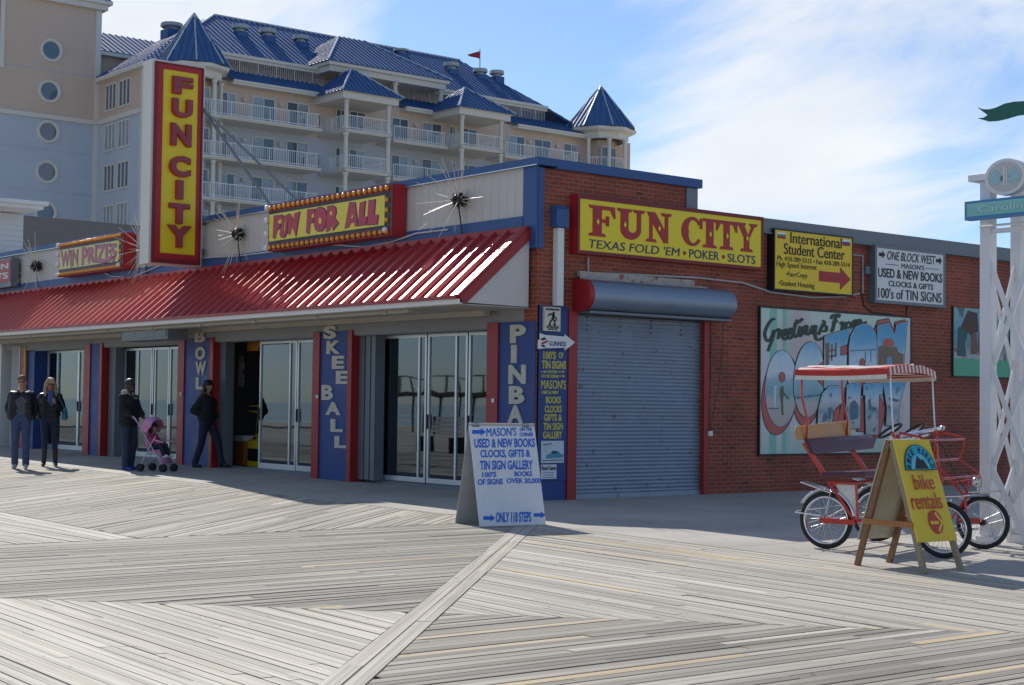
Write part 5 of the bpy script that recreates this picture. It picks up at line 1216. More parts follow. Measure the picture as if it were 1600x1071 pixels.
# small painted scenes inside the letters
M_pb = pm('mural_brown', (.24, .17, .11), .6, var=.2); M_pfig = pm('mural_olive', (.16, .15, .06), .6); M_pgrey = pm('mural_slate', (.12, .20, .26), .6); M_psky = pm('mural_sky', (.16, .38, .56), .6)
def mpatch(polys, mat, lift, name):
    m = MB()
    for q in polys: mpoly(m, q, lift)
    m.islands(name, mat, MU)
mpatch([[(784, 300), (800, 290), (905, 300), (912, 330), (948, 348), (944, 425), (784, 425)]], M_pb, .030, 'painted_building')
mpatch([[(812, 292), (816, 258), (834, 244), (866, 244), (884, 262), (888, 292)]], M_mred, .031, 'painted_dome')
mpatch([[(838, 425), (838, 375), (850, 358), (866, 362), (872, 380), (872, 425)]], M_psky, .0315, 'painted_arch')
mpatch([[(446, 275), (470, 272), (468, 425), (446, 428)], [(482, 282), (492, 280), (490, 385), (480, 388)], [(508, 272), (518, 272), (516, 360), (506, 364)], [(470, 318), (508, 312), (508, 322), (470, 328)], [(470, 355), (516, 348), (516, 358), (470, 366)]], M_pb, .027, 'painted_tower')
mpatch([[(160, 560), (178, 548), (182, 585), (176, 650), (180, 735), (168, 738), (164, 660), (158, 610)], [(180, 590), (215, 625), (212, 635), (180, 605)]], M_pfig, .0115, 'painted_figure')
mpatch([[(120, 545), (134, 545), (132, 620), (128, 700), (118, 700), (116, 600)]], M_mwhite, .0115, 'painted_figure')
mpatch([[(85, 690), (150, 690), (150, 697), (85, 697)], [(250, 620), (420, 600), (420, 612), (250, 632)]], M_pgrey, .0195, 'painted_shoreline')
mpatch([[(430, 735), (448, 720), (452, 770), (420, 778)], [(462, 690), (480, 686), (476, 760), (460, 764)], [(600, 660), (628, 640), (652, 675), (650, 760), (598, 770)], [(716, 640), (730, 630), (735, 680), (770, 690), (768, 712), (720, 705)], [(850, 620), (920, 640), (900, 655), (848, 640)]], M_pgrey, .043, 'painted_scene')
mpatch([[(610, 320), (770, 312), (770, 318), (610, 326)], [(700, 330), (704, 330), (704, 400), (700, 400)], [(735, 322), (739, 322), (739, 395), (735, 395)]], M_pgrey, .029, 'painted_shoreline')
# script lettering
def cr_spline(P, n=6):
    Q = [Vector((p[0], p[1], 0)) for p in P]; Q = [Q[0] * 2 - Q[1]] + Q + [Q[-1] * 2 - Q[-2]]; out = []
    for i in range(1, len(Q) - 2):
        for k in range(n):
            t = k / n; a, b, c, d = Q[i-1], Q[i], Q[i+1], Q[i+2]
            out.append(.5 * ((2*b) + (c - a)*t + (2*a - 5*b + 4*c - d)*t*t + (3*b - a - 3*c + d)*t*t*t))
    out.append(Q[-2]); return out
SCRIPT = [
 [[(126, 118), (104, 124), (76, 165), (60, 215), (74, 258), (100, 246), (122, 190), (116, 222), (104, 262), (80, 326)]],
 [[(134, 196), (150, 184), (152, 215), (146, 248)], [(152, 214), (164, 196), (178, 192)]],
 [[(180, 226), (204, 206), (200, 186), (184, 198), (174, 232), (190, 250), (210, 232)]],
 [[(211, 220), (234, 202), (230, 180), (214, 194), (206, 228), (222, 244), (242, 222)]],
 [[(270, 122), (256, 160), (246, 214), (258, 234), (270, 220)], [(250, 152), (282, 136), (302, 116)]],
 [[(288, 164), (278, 214), (288, 228), (300, 212)]],
 [[(310, 166), (302, 220)], [(305, 194), (324, 164), (332, 172), (325, 210), (338, 218), (350, 204)]],
 [[(386, 162), (366, 170), (356, 200), (370, 210), (388, 176), (392, 158)], [(388, 170), (384, 220), (396, 252), (440, 240)]],
 [[(432, 128), (446, 140), (440, 158), (458, 170), (452, 196), (430, 196)], [(405, 220), (436, 150)]],
 [[(486, 118), (500, 96), (540, 92), (532, 108)], [(520, 98), (508, 140), (494, 192), (480, 194)], [(494, 146), (528, 130)]],
 [[(544, 150), (562, 142), (556, 190)], [(558, 166), (570, 150), (584, 142)]],
 [[(606, 138), (586, 150), (584, 178), (602, 180), (616, 158), (606, 138)]],
 [[(632, 130), (624, 172)], [(628, 150), (644, 128), (652, 136), (646, 168)], [(650, 146), (668, 124), (676, 132), (674, 150), (716, 138)]]]
for strokes in SCRIPT:
    m = MB(); k = 0
    for st in strokes:
        P = cr_spline(st, 5); k += 1
        w = [5.2 + 2.2 * math.sin(2.2 * i / len(P) + .6) for i in range(len(P))]; L = []; Rr = []
        for i, p in enumerate(P):
            t = (P[min(i+1, len(P)-1)] - P[max(i-1, 0)]); t.normalize(); nn = Vector((-t.y, t.x, 0)); nn = (nn + Vector((1.0, .2, 0)) * .35 * (1 if nn.x > 0 else -1)); L.append(p + nn * w[i]); Rr.append(p - nn * w[i])
        for i in range(len(P) - 1):
            e_ = .010 + .0015 * k + .0001 * (i % 2); q = [L[i], L[i+1], Rr[i+1], Rr[i]]
            m.prism([mpt(a.x, a.y, XM + .001) for a in q], (e_, 0, 0))
    m.build('script_letter', pm('mural_script', (.045, .075, .055), .6), MU)
m = MB(); mpoly(m, ell(303, 122, 7, 8, 0, 10), .012); m.build('script_dot', MATS['mural_script'], MU)
# ---- second panel, partly behind the arch
M2 = empty('beach_panel', (.02, 11.5, 2.1), 'smaller painted panel of beach figures over a plain green strip, behind the white lattice arch', 'mural')
a = WX(1490, 587, .03); b = WX(1490, 480, .03); y1_ = a.y + 2.25; zs = WX(1490, 560, .03).z
m = MB(); m.box(.002, .03, a.y, y1_, zs, b.z); m.build('picture', smat('beach_picture', [(0, (.50, .50, .48)), (.1, (.40, .42, .40)), (.3, (.16, .28, .30)), (.6, (.14, .36, .44)), (.85, (.22, .42, .46)), (1, (.24, .50, .50))], zs, b.z, 5.0, .5, (4.0, .56, (.11, .10, .12), .85)), M2)
m = MB(); m.box(.002, .028, a.y, y1_, a.z, zs - .001); m.build('green_strip', pm('panel_green', (.10, .42, .24), .5, var=.1), M2)
m = MB(); m.box(.002, .036, a.y - .03, a.y, a.z - .03, b.z + .02); m.box(.002, .036, a.y, y1_, a.z - .03, a.z - .001); m.build('frame', M_black, M2)
PQ = lambda u_, v_, x: Vector((x, a.y + 2.25 * u_, zs + (b.z - zs) * v_))
for col, polys in (((.10, .05, .04), [[(.10, .60), (.20, .95), (.34, .92), (.36, .55), (.26, .48)]]), ((.04, .12, .12), [[(.05, .05), (.06, .6), (.14, .66), (.22, .6), (.16, .3), (.18, .04)]]), ((.20, .10, .08), [[(.36, .08), (.36, .5), (.42, .62), (.50, .58), (.50, .3), (.46, .06)], [(.24, .1), (.26, .5), (.33, .5), (.34, .1)]]),
   ((.52, .50, .30), [[(.52, .05), (.50, .25), (.56, .42), (.62, .25), (.60, .05)]]), ((.05, .05, .06), [[(.50, .8), (.52, .95), (.60, .95), (.62, .82), (.56, .7)]]), ((.03, .03, .035), [[(.80, .25), (.82, .62), (.9, .75), (.98, .6), (.97, .2), (.88, .1)]])):
    m = MB()
    for q in polys: m.prism([PQ(u_, v_, .031) for u_, v_ in q], (.003 + .001 * col[0] * 10, 0, 0))
    m.build('painted_figure', pm('beach_figure_%d' % int(col[0] * 1000 + col[1] * 100), col, .6, var=.4, scale=12), M2)

# ================================================================== SANDWICH BOARDS
def aboard(name, B1, B2, back, hz_, th, label, mats, cat='sandwich board'):
    pass
M_ply = pm('worn_white_board', (.72, .74, .77), .6, var=.10, scale=2, wear=(.38, .38, .36), wearamt=.03, wearscale=4, bump=.1)
M_plyedge = pm('grey_board_inside', (.42, .41, .39), .7, var=.15)
M_sblue = pm('blue_sign_paint', (.015, .14, .60), .55, var=.15, scale=8)
B1 = GX(750, 823); B2 = GX(853, 820); BK = GX(711, 818)
dirn = (B2 - B1).normalized(); per = Vector((-dirn.y, dirn.x, 0))
BK2 = BK + (B2 - B1)
Hm = (B1 + BK) / 2
def height_at(P, py):     # height on the vertical line over P that the photo shows at pixel row py
    lo, hi = 0.0, 8.0
    for _ in range(50):
        md = (lo + hi) / 2; q = Vector((P.x, P.y, md)) - CAM_C; y = q.dot(AX_D) / q.dot(AX_F) * CAM_F + PH / 2
        if y > py: lo = md
        else: hi = md
    return lo
hz1 = height_at(Hm, 661); H1 = Vector((Hm.x, Hm.y, hz1)); H2 = H1 + (B2 - B1); H2.z = hz1 - .005
BO = empty('sandwich_board', (Hm.x, Hm.y, Hm.z), 'white folding sandwich board with blue hand painted lettering about used books and tin signs', 'sandwich board')
def slab(p, q, r, s, th, name, mat, par):
    n = (q - p).cross(s - p).normalized() * th; m = MB(); m.prism([p, q, r, s], n); return m.build(name, mat, par)
fn = (B2 - B1).cross(H1 - B1).normalized()
FPN = slab(B1, B2, H2, H1, -.014, 'front_panel', M_ply, BO)
slab(BK, BK2, H2 + Vector((0, 0, -.0)), H1, .014, 'back_panel', M_plyedge, BO)
m = MB()
for t in (.10, .86): 
    p = H1 + (H2 - H1) * t; m.obox(p + Vector((0, 0, -.004)) - dirn * .05, dirn * .10, per * .05 - Vector((0, 0, .004)), (0, 0, .012)); m.obox(p - dirn * .05 + fn * .002, dirn * .10, (B1 - H1).normalized() * .05, fn * .004)
m.build('hinge', M_grey, BO)
fc = fn.dot(B1)
def fpt(zx, zy, lift=.001): return on(690 + zx / 2.975, 480 + zy / 2.975, fn, fc) + fn * lift
def bt(s, l, t_, r, b, mat=M_sblue, slope=0, bold=.03):
    A = fpt(l, b); B = fpt(r, b + slope); D = fpt(l, t_); ax = (B2 - B1).normalized(); up = (H1 - B1).normalized()
    write(s, A, B, D, mat, FPN, fn * .003, bold)
for s, l, t_, r, b in (("MASON'S", 208, 562, 348, 602), ('ON THE', 362, 562, 420, 578), ('CORNER', 362, 584, 426, 602), ('USED & NEW BOOKS', 152, 612, 434, 655), ('CLOCKS, GIFTS &', 180, 664, 412, 706), ('TIN SIGN GALLERY', 178, 714, 424, 758), ("100'S", 188, 768, 254, 793), ('BOOKS', 338, 764, 420, 788), ('OF SIGNS', 168, 800, 284, 828), ('OVER 20,000', 302, 796, 462, 824), ('ONLY 118 STEPS', 252, 954, 416, 1002)):
    bt(s, l, t_, r, b, slope=-3 if l < 300 else -1)
def barrow(l, r, yc, h):
    q = [(l, yc - h * .5), (l + (r - l) * .62, yc - h * .5), (l + (r - l) * .62, yc - h), (r, yc), (l + (r - l) * .62, yc + h), (l + (r - l) * .62, yc + h * .5), (l, yc + h * .5)]
    m = MB(); m.prism([fpt(a_, b_) for a_, b_ in reversed(q)], fn * .003); m.build('arrow', M_sblue, FPN)
barrow(142, 206, 581, 18); barrow(194, 248, 981, 17); barrow(428, 482, 967, 16)
# ---- yellow bike rental board
M_wood = pm('varnished_wood', (.22, .11, .045), .5, var=.3, scale=4, fine=30, streak=True); M_wood2 = pm('weathered_wood', (.30, .24, .16), .7, var=.25, scale=4, streak=True); M_orail = pm('orange_stained_wood', (.36, .14, .035), .5, var=.25, scale=5)
M_byel = pm('yellow_board_paint', (.76, .53, .02), .45, var=.08, scale=2); M_bored = pm('red_board_lettering', (.52, .04, .03), .5, var=.12); M_bturq = pm('turquoise_paint', (.02, .36, .52), .5, var=.12)
F1 = GX(1441, 897); F2 = GX(1500, 893); K1 = GX(1337, 884); K2 = GX(1395, 879)
xh = (F1.x + K1.x) / 2 + .02; yA = (F1.y + K1.y) / 2; yB = (F2.y + K2.y) / 2 + .01
hA = Vector((xh, yA, height_at(Vector((xh, yA, 0)), 689)))
hB = Vector((xh, yB, hA.z))
BB = empty('sandwich_board', (xh, yA, F1.z), 'yellow bike rentals sandwich board on wooden legs beside the red canopy bike', 'sandwich board')
gA, gB = Vector((F1.x, yA, F1.z)), Vector((F2.x, yB, F2.z)); cA, cB = Vector((K1.x, yA, K1.z)), Vector((K2.x, yB, K2.z))
def leg(top, foot, mat, fwd): m = MB(); m.bar(top, foot, .05, .045, up=(0, 1, 0)); return m.build('leg', mat, BB)
o_ = Vector((0, .035, 0))
leg(hA + o_ * .8, gA + o_ * .8, M_wood2, 1); leg(hB - o_ * .8, gB - o_ * .8, M_wood2, 1); leg(hA + o_ * .8 + Vector((-.03, 0, 0)), cA + o_ * .8, M_wood, 0); leg(hB - o_ * .8 + Vector((-.03, 0, 0)), cB - o_ * .8, M_wood, 0)
fb = (gB - gA).cross(hA - gA).normalized(); fb = fb if fb.x > 0 else -fb
dn = (gA - hA); 
p0, p1 = hA + fb * .026 - Vector((0, .0, 0)), hB + fb * .026; p2, p3 = p1 + (gB - hB) * .775, p0 + dn * .775
m = MB(); m.prism([p0, p1, p2, p3], fb * .014); BF = m.build('front_board', M_byel, BB)
bbk = (cB - cA).cross(hA - cA).normalized(); bbk = bbk if bbk.x < 0 else -bbk
r0, r1 = hA + bbk * .026 + Vector((-.03, 0, 0)), hB + bbk * .026 + Vector((-.03, 0, 0)); m = MB(); m.prism([r0, r1, r1 + (cB - hB) * .8, r0 + (cA - hA) * .8], bbk * .012); m.build('back_board', pm('yellow_white_board', (.5, .46, .34), .6), BB)
m = MB(); t_ = .64
for a_, b_, yy in ((cA, gA, yA + .0),): m.bar(hA + (a_ - hA) * t_ + Vector((-.05, -.004, 0)), hA + (b_ - hA) * t_ + Vector((.03, -.004, 0)), .022, .055)
m.build('cross_rail', M_orail, BB)
m = MB(); m.bar(hB + (cB - hB) * t_ + Vector((-.05, .004, 0)), hB + (gB - hB) * t_ + Vector((.0, .004, 0)), .022, .055); m.build('cross_rail', M_orail, BB)
cB_ = fb.dot(p0 + fb * .0141)
k3 = 3.15
def yp(zx, zy, lift=.0005): return on(1320 + zx / k3, 560 + zy / k3, fb, cB_) + fb * lift
# board's own axes: pixels only fix the corners, so letters are set in the board's frame
q0, q1, q3 = p3 + fb * .0145, p2 + fb * .0145, p0 + fb * .0145; UU = q1 - q0; VV = q3 - q0
def bp(u_, v_, l=0): return q0 + UU * u_ + VV * v_ + fb * l
def bw(s, u0, u1, v0, v1, mat, bold, d=.003): write(s, bp(u0, v0), bp(u1, v0), bp(u0, v1), mat, BF, fb * d, bold)
bw('bike', .25, .76, .505, .655, M_bored, .0); bw('rentals', .07, .84, .315, .475, M_bored, .0)
m = MB(); m.prism([bp(.56 + .17 * math.cos(2*math.pi*i/28), .185 + .115 * math.sin(2*math.pi*i/28)) for i in range(28)], fb * .003); m.build('disc', M_bored, BF)
m = MB(); 
for k_, q in enumerate(([(.42, .165), (.62, .165), (.62, .195), (.42, .195)], [(.56, .265), (.60, .285), (.73, .18), (.68, .18)], [(.68, .181), (.73, .181), (.60, .085), (.56, .105)])): m.prism([bp(a_, b_, .0031 + .0003 * k_) for a_, b_ in q], fb * .002)
m.build('arrow', M_byel, BF)
def half(r, rv, v0=.70): return [bp(.52 + r, v0)] + [bp(.52 + r * math.cos(math.pi*i/24), v0 + rv * math.sin(math.pi*i/24)) for i in range(1, 24)] + [bp(.52 - r, v0)]
m = MB(); m.prism(half(.40, .255, .695), fb * .002); m.build('logo_outline', M_ink, BF); m = MB(); m.prism(half(.375, .24, .703), fb * .003); m.build('logo_ground', M_bturq, BF)
M_tq2 = pm('pale_turquoise_paint', (.12, .50, .62), .5)
m = MB(); m.prism(half(.23, .145, .705), fb * .0035); m.build('logo_sky', M_tq2, BF)
m = MB(); m.prism([bp(a_, b_) for a_, b_ in ((.36, .708), (.42, .78), (.48, .84), (.55, .80), (.62, .80), (.72, .708))], fb * .0042); m.build('logo_rider', M_ink, BF)
word = 'BIKE WORLD'
for i, ch in enumerate(word):
    if ch == ' ': continue
    an = math.pi * (1 - (i + .45) / (len(word) - .1)); c_ = (.52 + .30 * math.cos(an), .703 + .19 * math.sin(an)); tx, ty = math.sin(an), -math.cos(an)
    w_, h_ = .032, .042
    ux, uy = tx * .065, ty * .042; vx, vy = math.cos(an) * .10, math.sin(an) * .064
    A = bp(c_[0] - ux / 2 - vx / 2, c_[1] - uy / 2 - vy / 2, .0032); write(ch, A, A + UU * ux + VV * uy, A + UU * vx + VV * vy, M_ink, BF, fb * .002, .04, name='logo_letter')

# ================================================================== SURREY BIKE
SO = Vector((7.02, -1.76, 0)); SO.z = gz(7.02); su = Vector((.968, .2515, 0)); sv = Vector((-.2515, .968, 0))
def S(a, b, z): return SO + su * a + sv * b + Vector((0, 0, z - .01 * a * .968))
M_tyre = pm('black_tyre', (.018, .018, .018), .75, var=.3); M_chrome = pm('chrome', (.75, .76, .78), .14, metal=1.0, var=.05); M_spk = pm('spoke_steel', (.55, .56, .58), .3, metal=.9, var=.05)
M_bred = pm('bright_red_frame', (.50, .022, .012), .25, var=.08, coat=.4); M_purple = pm('purple_vinyl', (.085, .020, .035), .35, var=.2, spec=.5); M_orw = pm('orange_varnished_board', (.52, .25, .06), .35, var=.2, scale=5, streak=True)
M_wpan = pm('white_side_panel', (.66, .66, .62), .4)
SB = empty('surrey_bike', SO, 'red four wheeled surrey bike with a red and white striped canopy by the brick wall', 'bike')
axw = sv
def wheel(c, r, steer=0, src=None):
    ax = (Matrix.Rotation(R(steer), 3, 'Z') @ axw)
    m = MB(); m.torus(c, ax, r - .027, .027, 44, 10); w = m.build('wheel', M_tyre, SB, True)
    rr = r - .058
    m = MB(); m.lathe([(rr - .012, -.016), (rr + .010, -.02), (rr + .012, .0), (rr + .010, .02), (rr - .012, .016), (rr - .006, 0)], c, ax, 44, close=True); m.build('rim', M_chrome, w, True)
    m = MB(); m.lathe([(.001, -.065), (.014, -.065), (.014, -.045), (.034, -.04), (.034, -.03), (.018, -.025), (.018, .025), (.034, .03), (.034, .04), (.014, .045), (.014, .065), (.001, .065)], c, ax, 14); m.build('hub', M_black, w, True)
    e1 = Vector((0, 0, 1)); e2 = ax.cross(e1).normalized(); m = MB()
    for i in range(32):
        a1 = 2 * math.pi * i / 32; a0 = a1 + (.9 if (i // 2) % 2 else -.9); s_ = .034 if i % 2 else -.034
        m.tube([c + ax * s_ + (e1 * math.sin(a0) + e2 * math.cos(a0)) * .032, c + (e1 * math.sin(a1) + e2 * math.cos(a1)) * (rr - .008)], .0022, 4, False)
    m.build('spokes', M_spk, w)
    return w
RW, FW = .308, .292
wheel(S(0, 0, RW), RW); wheel(S(0, 1.33, RW), RW); wheel(S(1.30, 0.02, FW), FW, 6); wheel(S(1.24, 1.33, FW), FW, 6)
def arcseg(c, ax, r, a0, a1, w, n=18, th=.006):
    """curved mudguard strip"""
    e1 = Vector((0, 0, 1)); e2 = su; m = MB(); vs = []
    for i in range(n + 1):
        an = R(a0 + (a1 - a0) * i / n); d = e2 * math.cos(an) + e1 * math.sin(an)
        for s_, q in ((-w, -.012), (-w * .5, .004), (w * .5, .004), (w, -.012)): vs.append(c + d * (r + q) + ax * s_)
    m.add(vs, [(4*i+k, 4*i+k+1, 4*i+k+5, 4*i+k+4) for i in range(n) for k in range(3)])
    return m
for b_ in (0, 1.33):
    m = arcseg(S(0, b_, RW), axw, RW + .035, 5, 150, .04); m.tube([S(0, b_ - .06, RW), S(.08, b_ - .05, RW + .33)], .006, 6); o = m.build('rear_mudguard', M_chrome, SB, True); md = o.modifiers.new('t', 'SOLIDIFY'); md.thickness = .004
    m = MB(); m.box(0, 0, 0, 0, 0, 0) if False else None
    m.prism([S(-.26, b_ - .10, .70), S(.10, b_ - .10, .60), S(.10, b_ + .08, .60), S(-.26, b_ + .08, .70)], (0, 0, .018)); m.build('wing', M_chrome, SB, bevel=.006)
for a_, b_ in ((1.30, .02), (1.24, 1.33)):
    m = MB(); m.prism([S(a_ - .22, b_ - .07, .60), S(a_ + .24, b_ - .07, .645), S(a_ + .24, b_ + .09, .645), S(a_ - .22, b_ + .09, .60)], (0, 0, .016)); m.tube([S(a_ - .25, b_ - .05, .56), S(a_ + .1, b_ - .05, .60)], .016, 8); m.build('front_mudguard', M_chrome, SB, bevel=.005)
    m = MB(); m.tube([S(a_ - .02, b_ - .08, FW), S(a_ - .16, b_ - .09, FW + .03), S(a_ - .17, b_ - .07, .58), S(a_ - .14, b_ - .05, .74)], .017, 8); m.bar(S(a_ - .24, b_ - .09, FW + .02), S(a_ + .0, b_ - .09, FW + .02), .03, .06); m.build('fork', M_bred, SB)
# bumper loop
m = MB(); m.tube([S(-.31, -.10, .38), S(-.02, -.10, .36)], .008, 6); m.tube([S(-.31, -.10, .38), S(-.36, .02, .39), S(-.36, 1.28, .39), S(-.31, 1.42, .38), S(-.02, 1.42, .36)], .010, 6); m.build('rear_bumper', M_chrome, SB)
# frame
m = MB()
for b_ in (-.03, 1.36):
    m.bar(S(-.04, b_ - .04, .31), S(.36, b_ - .04, .31), .03, .055); m.tube([S(.04, b_, .72), S(.20, b_, .52), S(.34, b_, .33)], .018, 8); m.tube([S(.04, b_, .72), S(.36, b_, .72), S(.38, b_, .32)], .016, 8)
    m.tube([S(.36, b_, .33), S(.9, b_ + (.1 if b_ < 1 else -.1), .30), S(1.08, b_ + (.1 if b_ < 1 else -.1), .55)], .018, 8)
for z_, a_ in ((.32, .37), (.70, .10), (.31, -.02)): m.tube([S(a_, -.03, z_), S(a_, 1.36, z_)], .018, 8)
m.build('lower_frame', M_bred, SB)
m = MB()
for b_ in (.05, 1.28): m.prism([S(.10, b_ - .055, .70), S(.33, b_ - .055, .70), S(.35, b_ - .055, .36), S(.23, b_ - .055, .52)], sv * .008)
m.build('side_panel', M_wpan, SB)
# seat
m = MB(); m.prism([S(-.05, -.06, .745), S(.46, -.06, .785), S(.46, 1.36, .785), S(-.05, 1.36, .745)], (0, 0, .075)); m.build('seat', M_purple, SB, bevel=.025)
m = MB(); m.prism([S(-.20, -.04, 1.03), S(-.16, -.04, .99), S(-.10, 1.44, 1.04), S(-.15, 1.44, 1.17), S(-.24, 1.44, 1.19), S(-.26, -.04, 1.17)][0:0] or [S(-.19, -.02, 1.01), S(-.27, -.02, 1.17), S(-.23, 1.44, 1.21), S(-.14, 1.56, 1.17), S(-.12, 1.42, 1.05)], su * .05); m.build('seat_back', M_purple, SB, bevel=.018)
m = MB(); m.prism([S(-.30, -.12, 1.16), S(-.32, -.14, 1.25), S(-.32, -.10, 1.31), S(-.32, 1.22, 1.37), S(-.31, 1.25, 1.35), S(-.30, 1.25, 1.22), S(-.29, 1.22, 1.20)], su * .022); m.build('head_board', M_orw, SB, bevel=.006)
m = MB()
for b_ in (.06, 1.16): m.bar(S(-.28, b_ - .03, 1.13), S(-.03, b_ - .03, .79), .022, .05)
m.islands('seat_bracket', M_bred, SB)
# canopy posts
for b_ in (.08, 1.12):
    m = MB(); m.tube([S(-.27, b_, 1.14), S(-.265, b_, 1.38), S(-.33, b_, 1.62), S(-.34, b_, 1.90)], .013, 8); m.build('canopy_post', M_bred, SB)
for b_ in (.05, 1.22):
    m = MB(); m.tube([S(.74, b_, 1.20), S(.70, b_, 1.92)], .009, 8); p_ = m.build('canopy_post', M_spk, SB)
    m = MB(); m.tube([S(.82, b_, .60), S(.76, b_, 1.0), S(.74, b_, 1.28)], .017, 8); m.build('post_foot', M_bred, p_)
# canopy: striped sheet on a frame, valance all round
CA0, CA1, CB0, CB1, CZ = -.36, .70, -.02, 1.32, 1.925
def cz_(a_, b_): return CZ + .055 * (1 - abs(2 * (b_ - CB0) / (CB1 - CB0) - 1) ** 3) + .02 * (a_ - CA0) - .012 * math.sin((a_ - CA0) / (CA1 - CA0) * math.pi)
M_crd = pm('red_canopy_stripe', (.50, .035, .022), .5, var=.15, spec=.4); M_cwh = pm('white_canopy_stripe', (.68, .64, .58), .5, var=.10)
m = MB(); nb_, na_ = 26, 6
rs_ = random.Random(5)
jit = [[rs_.gauss(0, .006) for _ in range(nb_ + 1)] for _ in range(na_ + 1)]
vs = [S(CA0 + (CA1 - CA0) * i / na_, CB0 + (CB1 - CB0) * j / nb_, cz_(CA0 + (CA1 - CA0) * i / na_, CB0 + (CB1 - CB0) * j / nb_) + jit[i][j]) for i in range(na_ + 1) for j in range(nb_ + 1)]
base = len(m.v); m.v += vs
for j in range(nb_):
    for i in range(na_):
        m.f.append([i*(nb_+1)+j, (i+1)*(nb_+1)+j, (i+1)*(nb_+1)+j+1, i*(nb_+1)+j+1]); m.m.append(0 if j % 2 == 0 else 1)
o = m.build('canopy', [M_crd, M_cwh], SB); md = o.modifiers.new('t', 'SOLIDIFY'); md.thickness = .006; CANO = o
m = MB(); VH = .085
for a_, sgn in ((CA1, 1), (CA0, -1)):
    for j in range(nb_):
        b0, b1 = CB0 + (CB1 - CB0) * j / nb_, CB0 + (CB1 - CB0) * (j+1) / nb_; m.cm = 0 if j % 2 == 0 else 1
        m.add([S(a_ + sgn*.012, b0, cz_(a_, b0) - VH), S(a_ + sgn*.012, b1, cz_(a_, b1) - VH), S(a_, b1, cz_(a_, b1)), S(a_, b0, cz_(a_, b0))], [(0, 1, 2, 3)])
for b_, sgn in ((CB0, -1), (CB1, 1)):
    for i in range(na_ * 2):
        a0, a1 = CA0 + (CA1 - CA0) * i / (na_*2), CA0 + (CA1 - CA0) * (i+1) / (na_*2); m.cm = 0; w0, w1 = .006 * math.sin(i * 2.1), .006 * math.sin((i + 1) * 2.1)
        m.add([S(a0, b_ + sgn*(.012 + w0), cz_(a0, b_) - VH*.72), S(a1, b_ + sgn*(.012 + w1), cz_(a1, b_) - VH*.72), S(a1, b_, cz_(a1, b_)), S(a0, b_, cz_(a0, b_))], [(0, 1, 2, 3)])
        m.cm = 1; m.add([S(a0, b_ + sgn*(.014 + w0*1.5), cz_(a0, b_) - VH*1.25), S(a1, b_ + sgn*(.014 + w1*1.5), cz_(a1, b_) - VH*1.25), S(a1, b_ + sgn*(.012 + w1), cz_(a1, b_) - VH*.72), S(a0, b_ + sgn*(.012 + w0), cz_(a0, b_) - VH*.72)], [(0, 1, 2, 3)])
o = m.build('valance', [M_crd, M_cwh], CANO); md = o.modifiers.new('t', 'SOLIDIFY'); md.thickness = .004
m = MB(); m.tube([S(CA0 + .02, CB0 + .02, CZ - .05), S(CA1 - .02, CB0 + .02, CZ - .03), S(CA1 - .02, CB1 - .02, CZ - .03), S(CA0 + .02, CB1 - .02, CZ - .05), S(CA0 + .02, CB0 + .02, CZ - .05)], .011, 6); m.build('canopy_frame', M_cwh, CANO)
# dash bar, steering wheels, nose cage, lamp
m = MB(); m.tube([S(.74, -.02, 1.22), S(.78, 1.25, 1.31)], .02, 8); m.tube([S(.70, .1, 1.17), S(.72, 1.1, 1.24)], .012, 8); m.sphere(S(.79, 1.30, 1.315), .03, 8, 6); m.build('dash_bar', M_chrome, SB)
for b_ in (.30, .95):
    c_ = S(.60, b_, 1.285); ax = (su * -.55 + Vector((0, 0, .83))).normalized(); m = MB(); m.torus(c_, ax, .135, .014, 28, 8); w = m.build('steering_wheel', M_black, SB, True)
    m = MB(); e1 = sv; e2 = ax.cross(e1)
    for k in range(3): an = 2.1 * k + .5; m.tube([c_, c_ + (e1 * math.cos(an) + e2 * math.sin(an)) * .13], .008, 6)
    m.tube([c_, c_ - ax * .35], .014, 8); m.build('spokes', M_chrome, w)
m = MB()
for b_ in (.12, 1.20):
    m.tube([S(.78, b_, 1.27), S(1.02, b_, 1.23), S(1.08, b_, 1.20), S(1.06, b_, 1.08), S(1.02, b_, .98), S(1.24, b_, .84), S(1.25, b_, .78), S(.98, b_, .72)], .013, 8); m.tube([S(.78, b_, 1.26), S(.72, b_, .95), S(1.02, b_, .98)], .013, 8); m.tube([S(.76, b_, .92), S(1.10, b_, .56)], .018, 8)
for a_, z_ in ((1.08, 1.20), (1.02, .98), (1.25, .81)): m.tube([S(a_, .12, z_), S(a_, 1.20, z_)], .012, 8)
m.build('nose_frame', M_bred, SB)
m = MB(); c_ = S(1.22, 1.22, .74); m.lathe([(.001, -.07), (.04, -.06), (.062, -.02), (.066, .02), (.06, .028)], c_, su, 20); m.tube([c_ - Vector((0, 0, .05)), S(1.22, 1.22, .63)], .012, 6); hl = m.build('headlight', M_chrome, SB, True)
m = MB(); m.lathe([(.001, .034), (.04, .03), (.058, .024)], c_, su, 20); m.build('lens', pm('lamp_lens', (.55, .56, .40), .1, var=.2), hl, True)
m = MB(); m.tube([S(.62, .4, .30), S(.62, .55, .30)], .02, 8); m.lathe([(.001, 0), (.09, 0), (.09, .006), (.001, .006)], S(.62, .40, .30), sv, 20); m.bar(S(.62, .37, .30), S(.72, .37, .20), .012, .02); m.bar(S(.72, .30, .20), S(.72, .38, .20), .05, .02); m.build('crank', M_chrome, SB)
m = MB(); m.tube([S(.62, .43, .385), S(.3, .43, .355), S(.0, .43, .35)], .006, 5); m.tube([S(.62, .43, .215), S(.3, .43, .25), S(.0, .43, .265)], .006, 5); m.build('chain', M_black, SB)
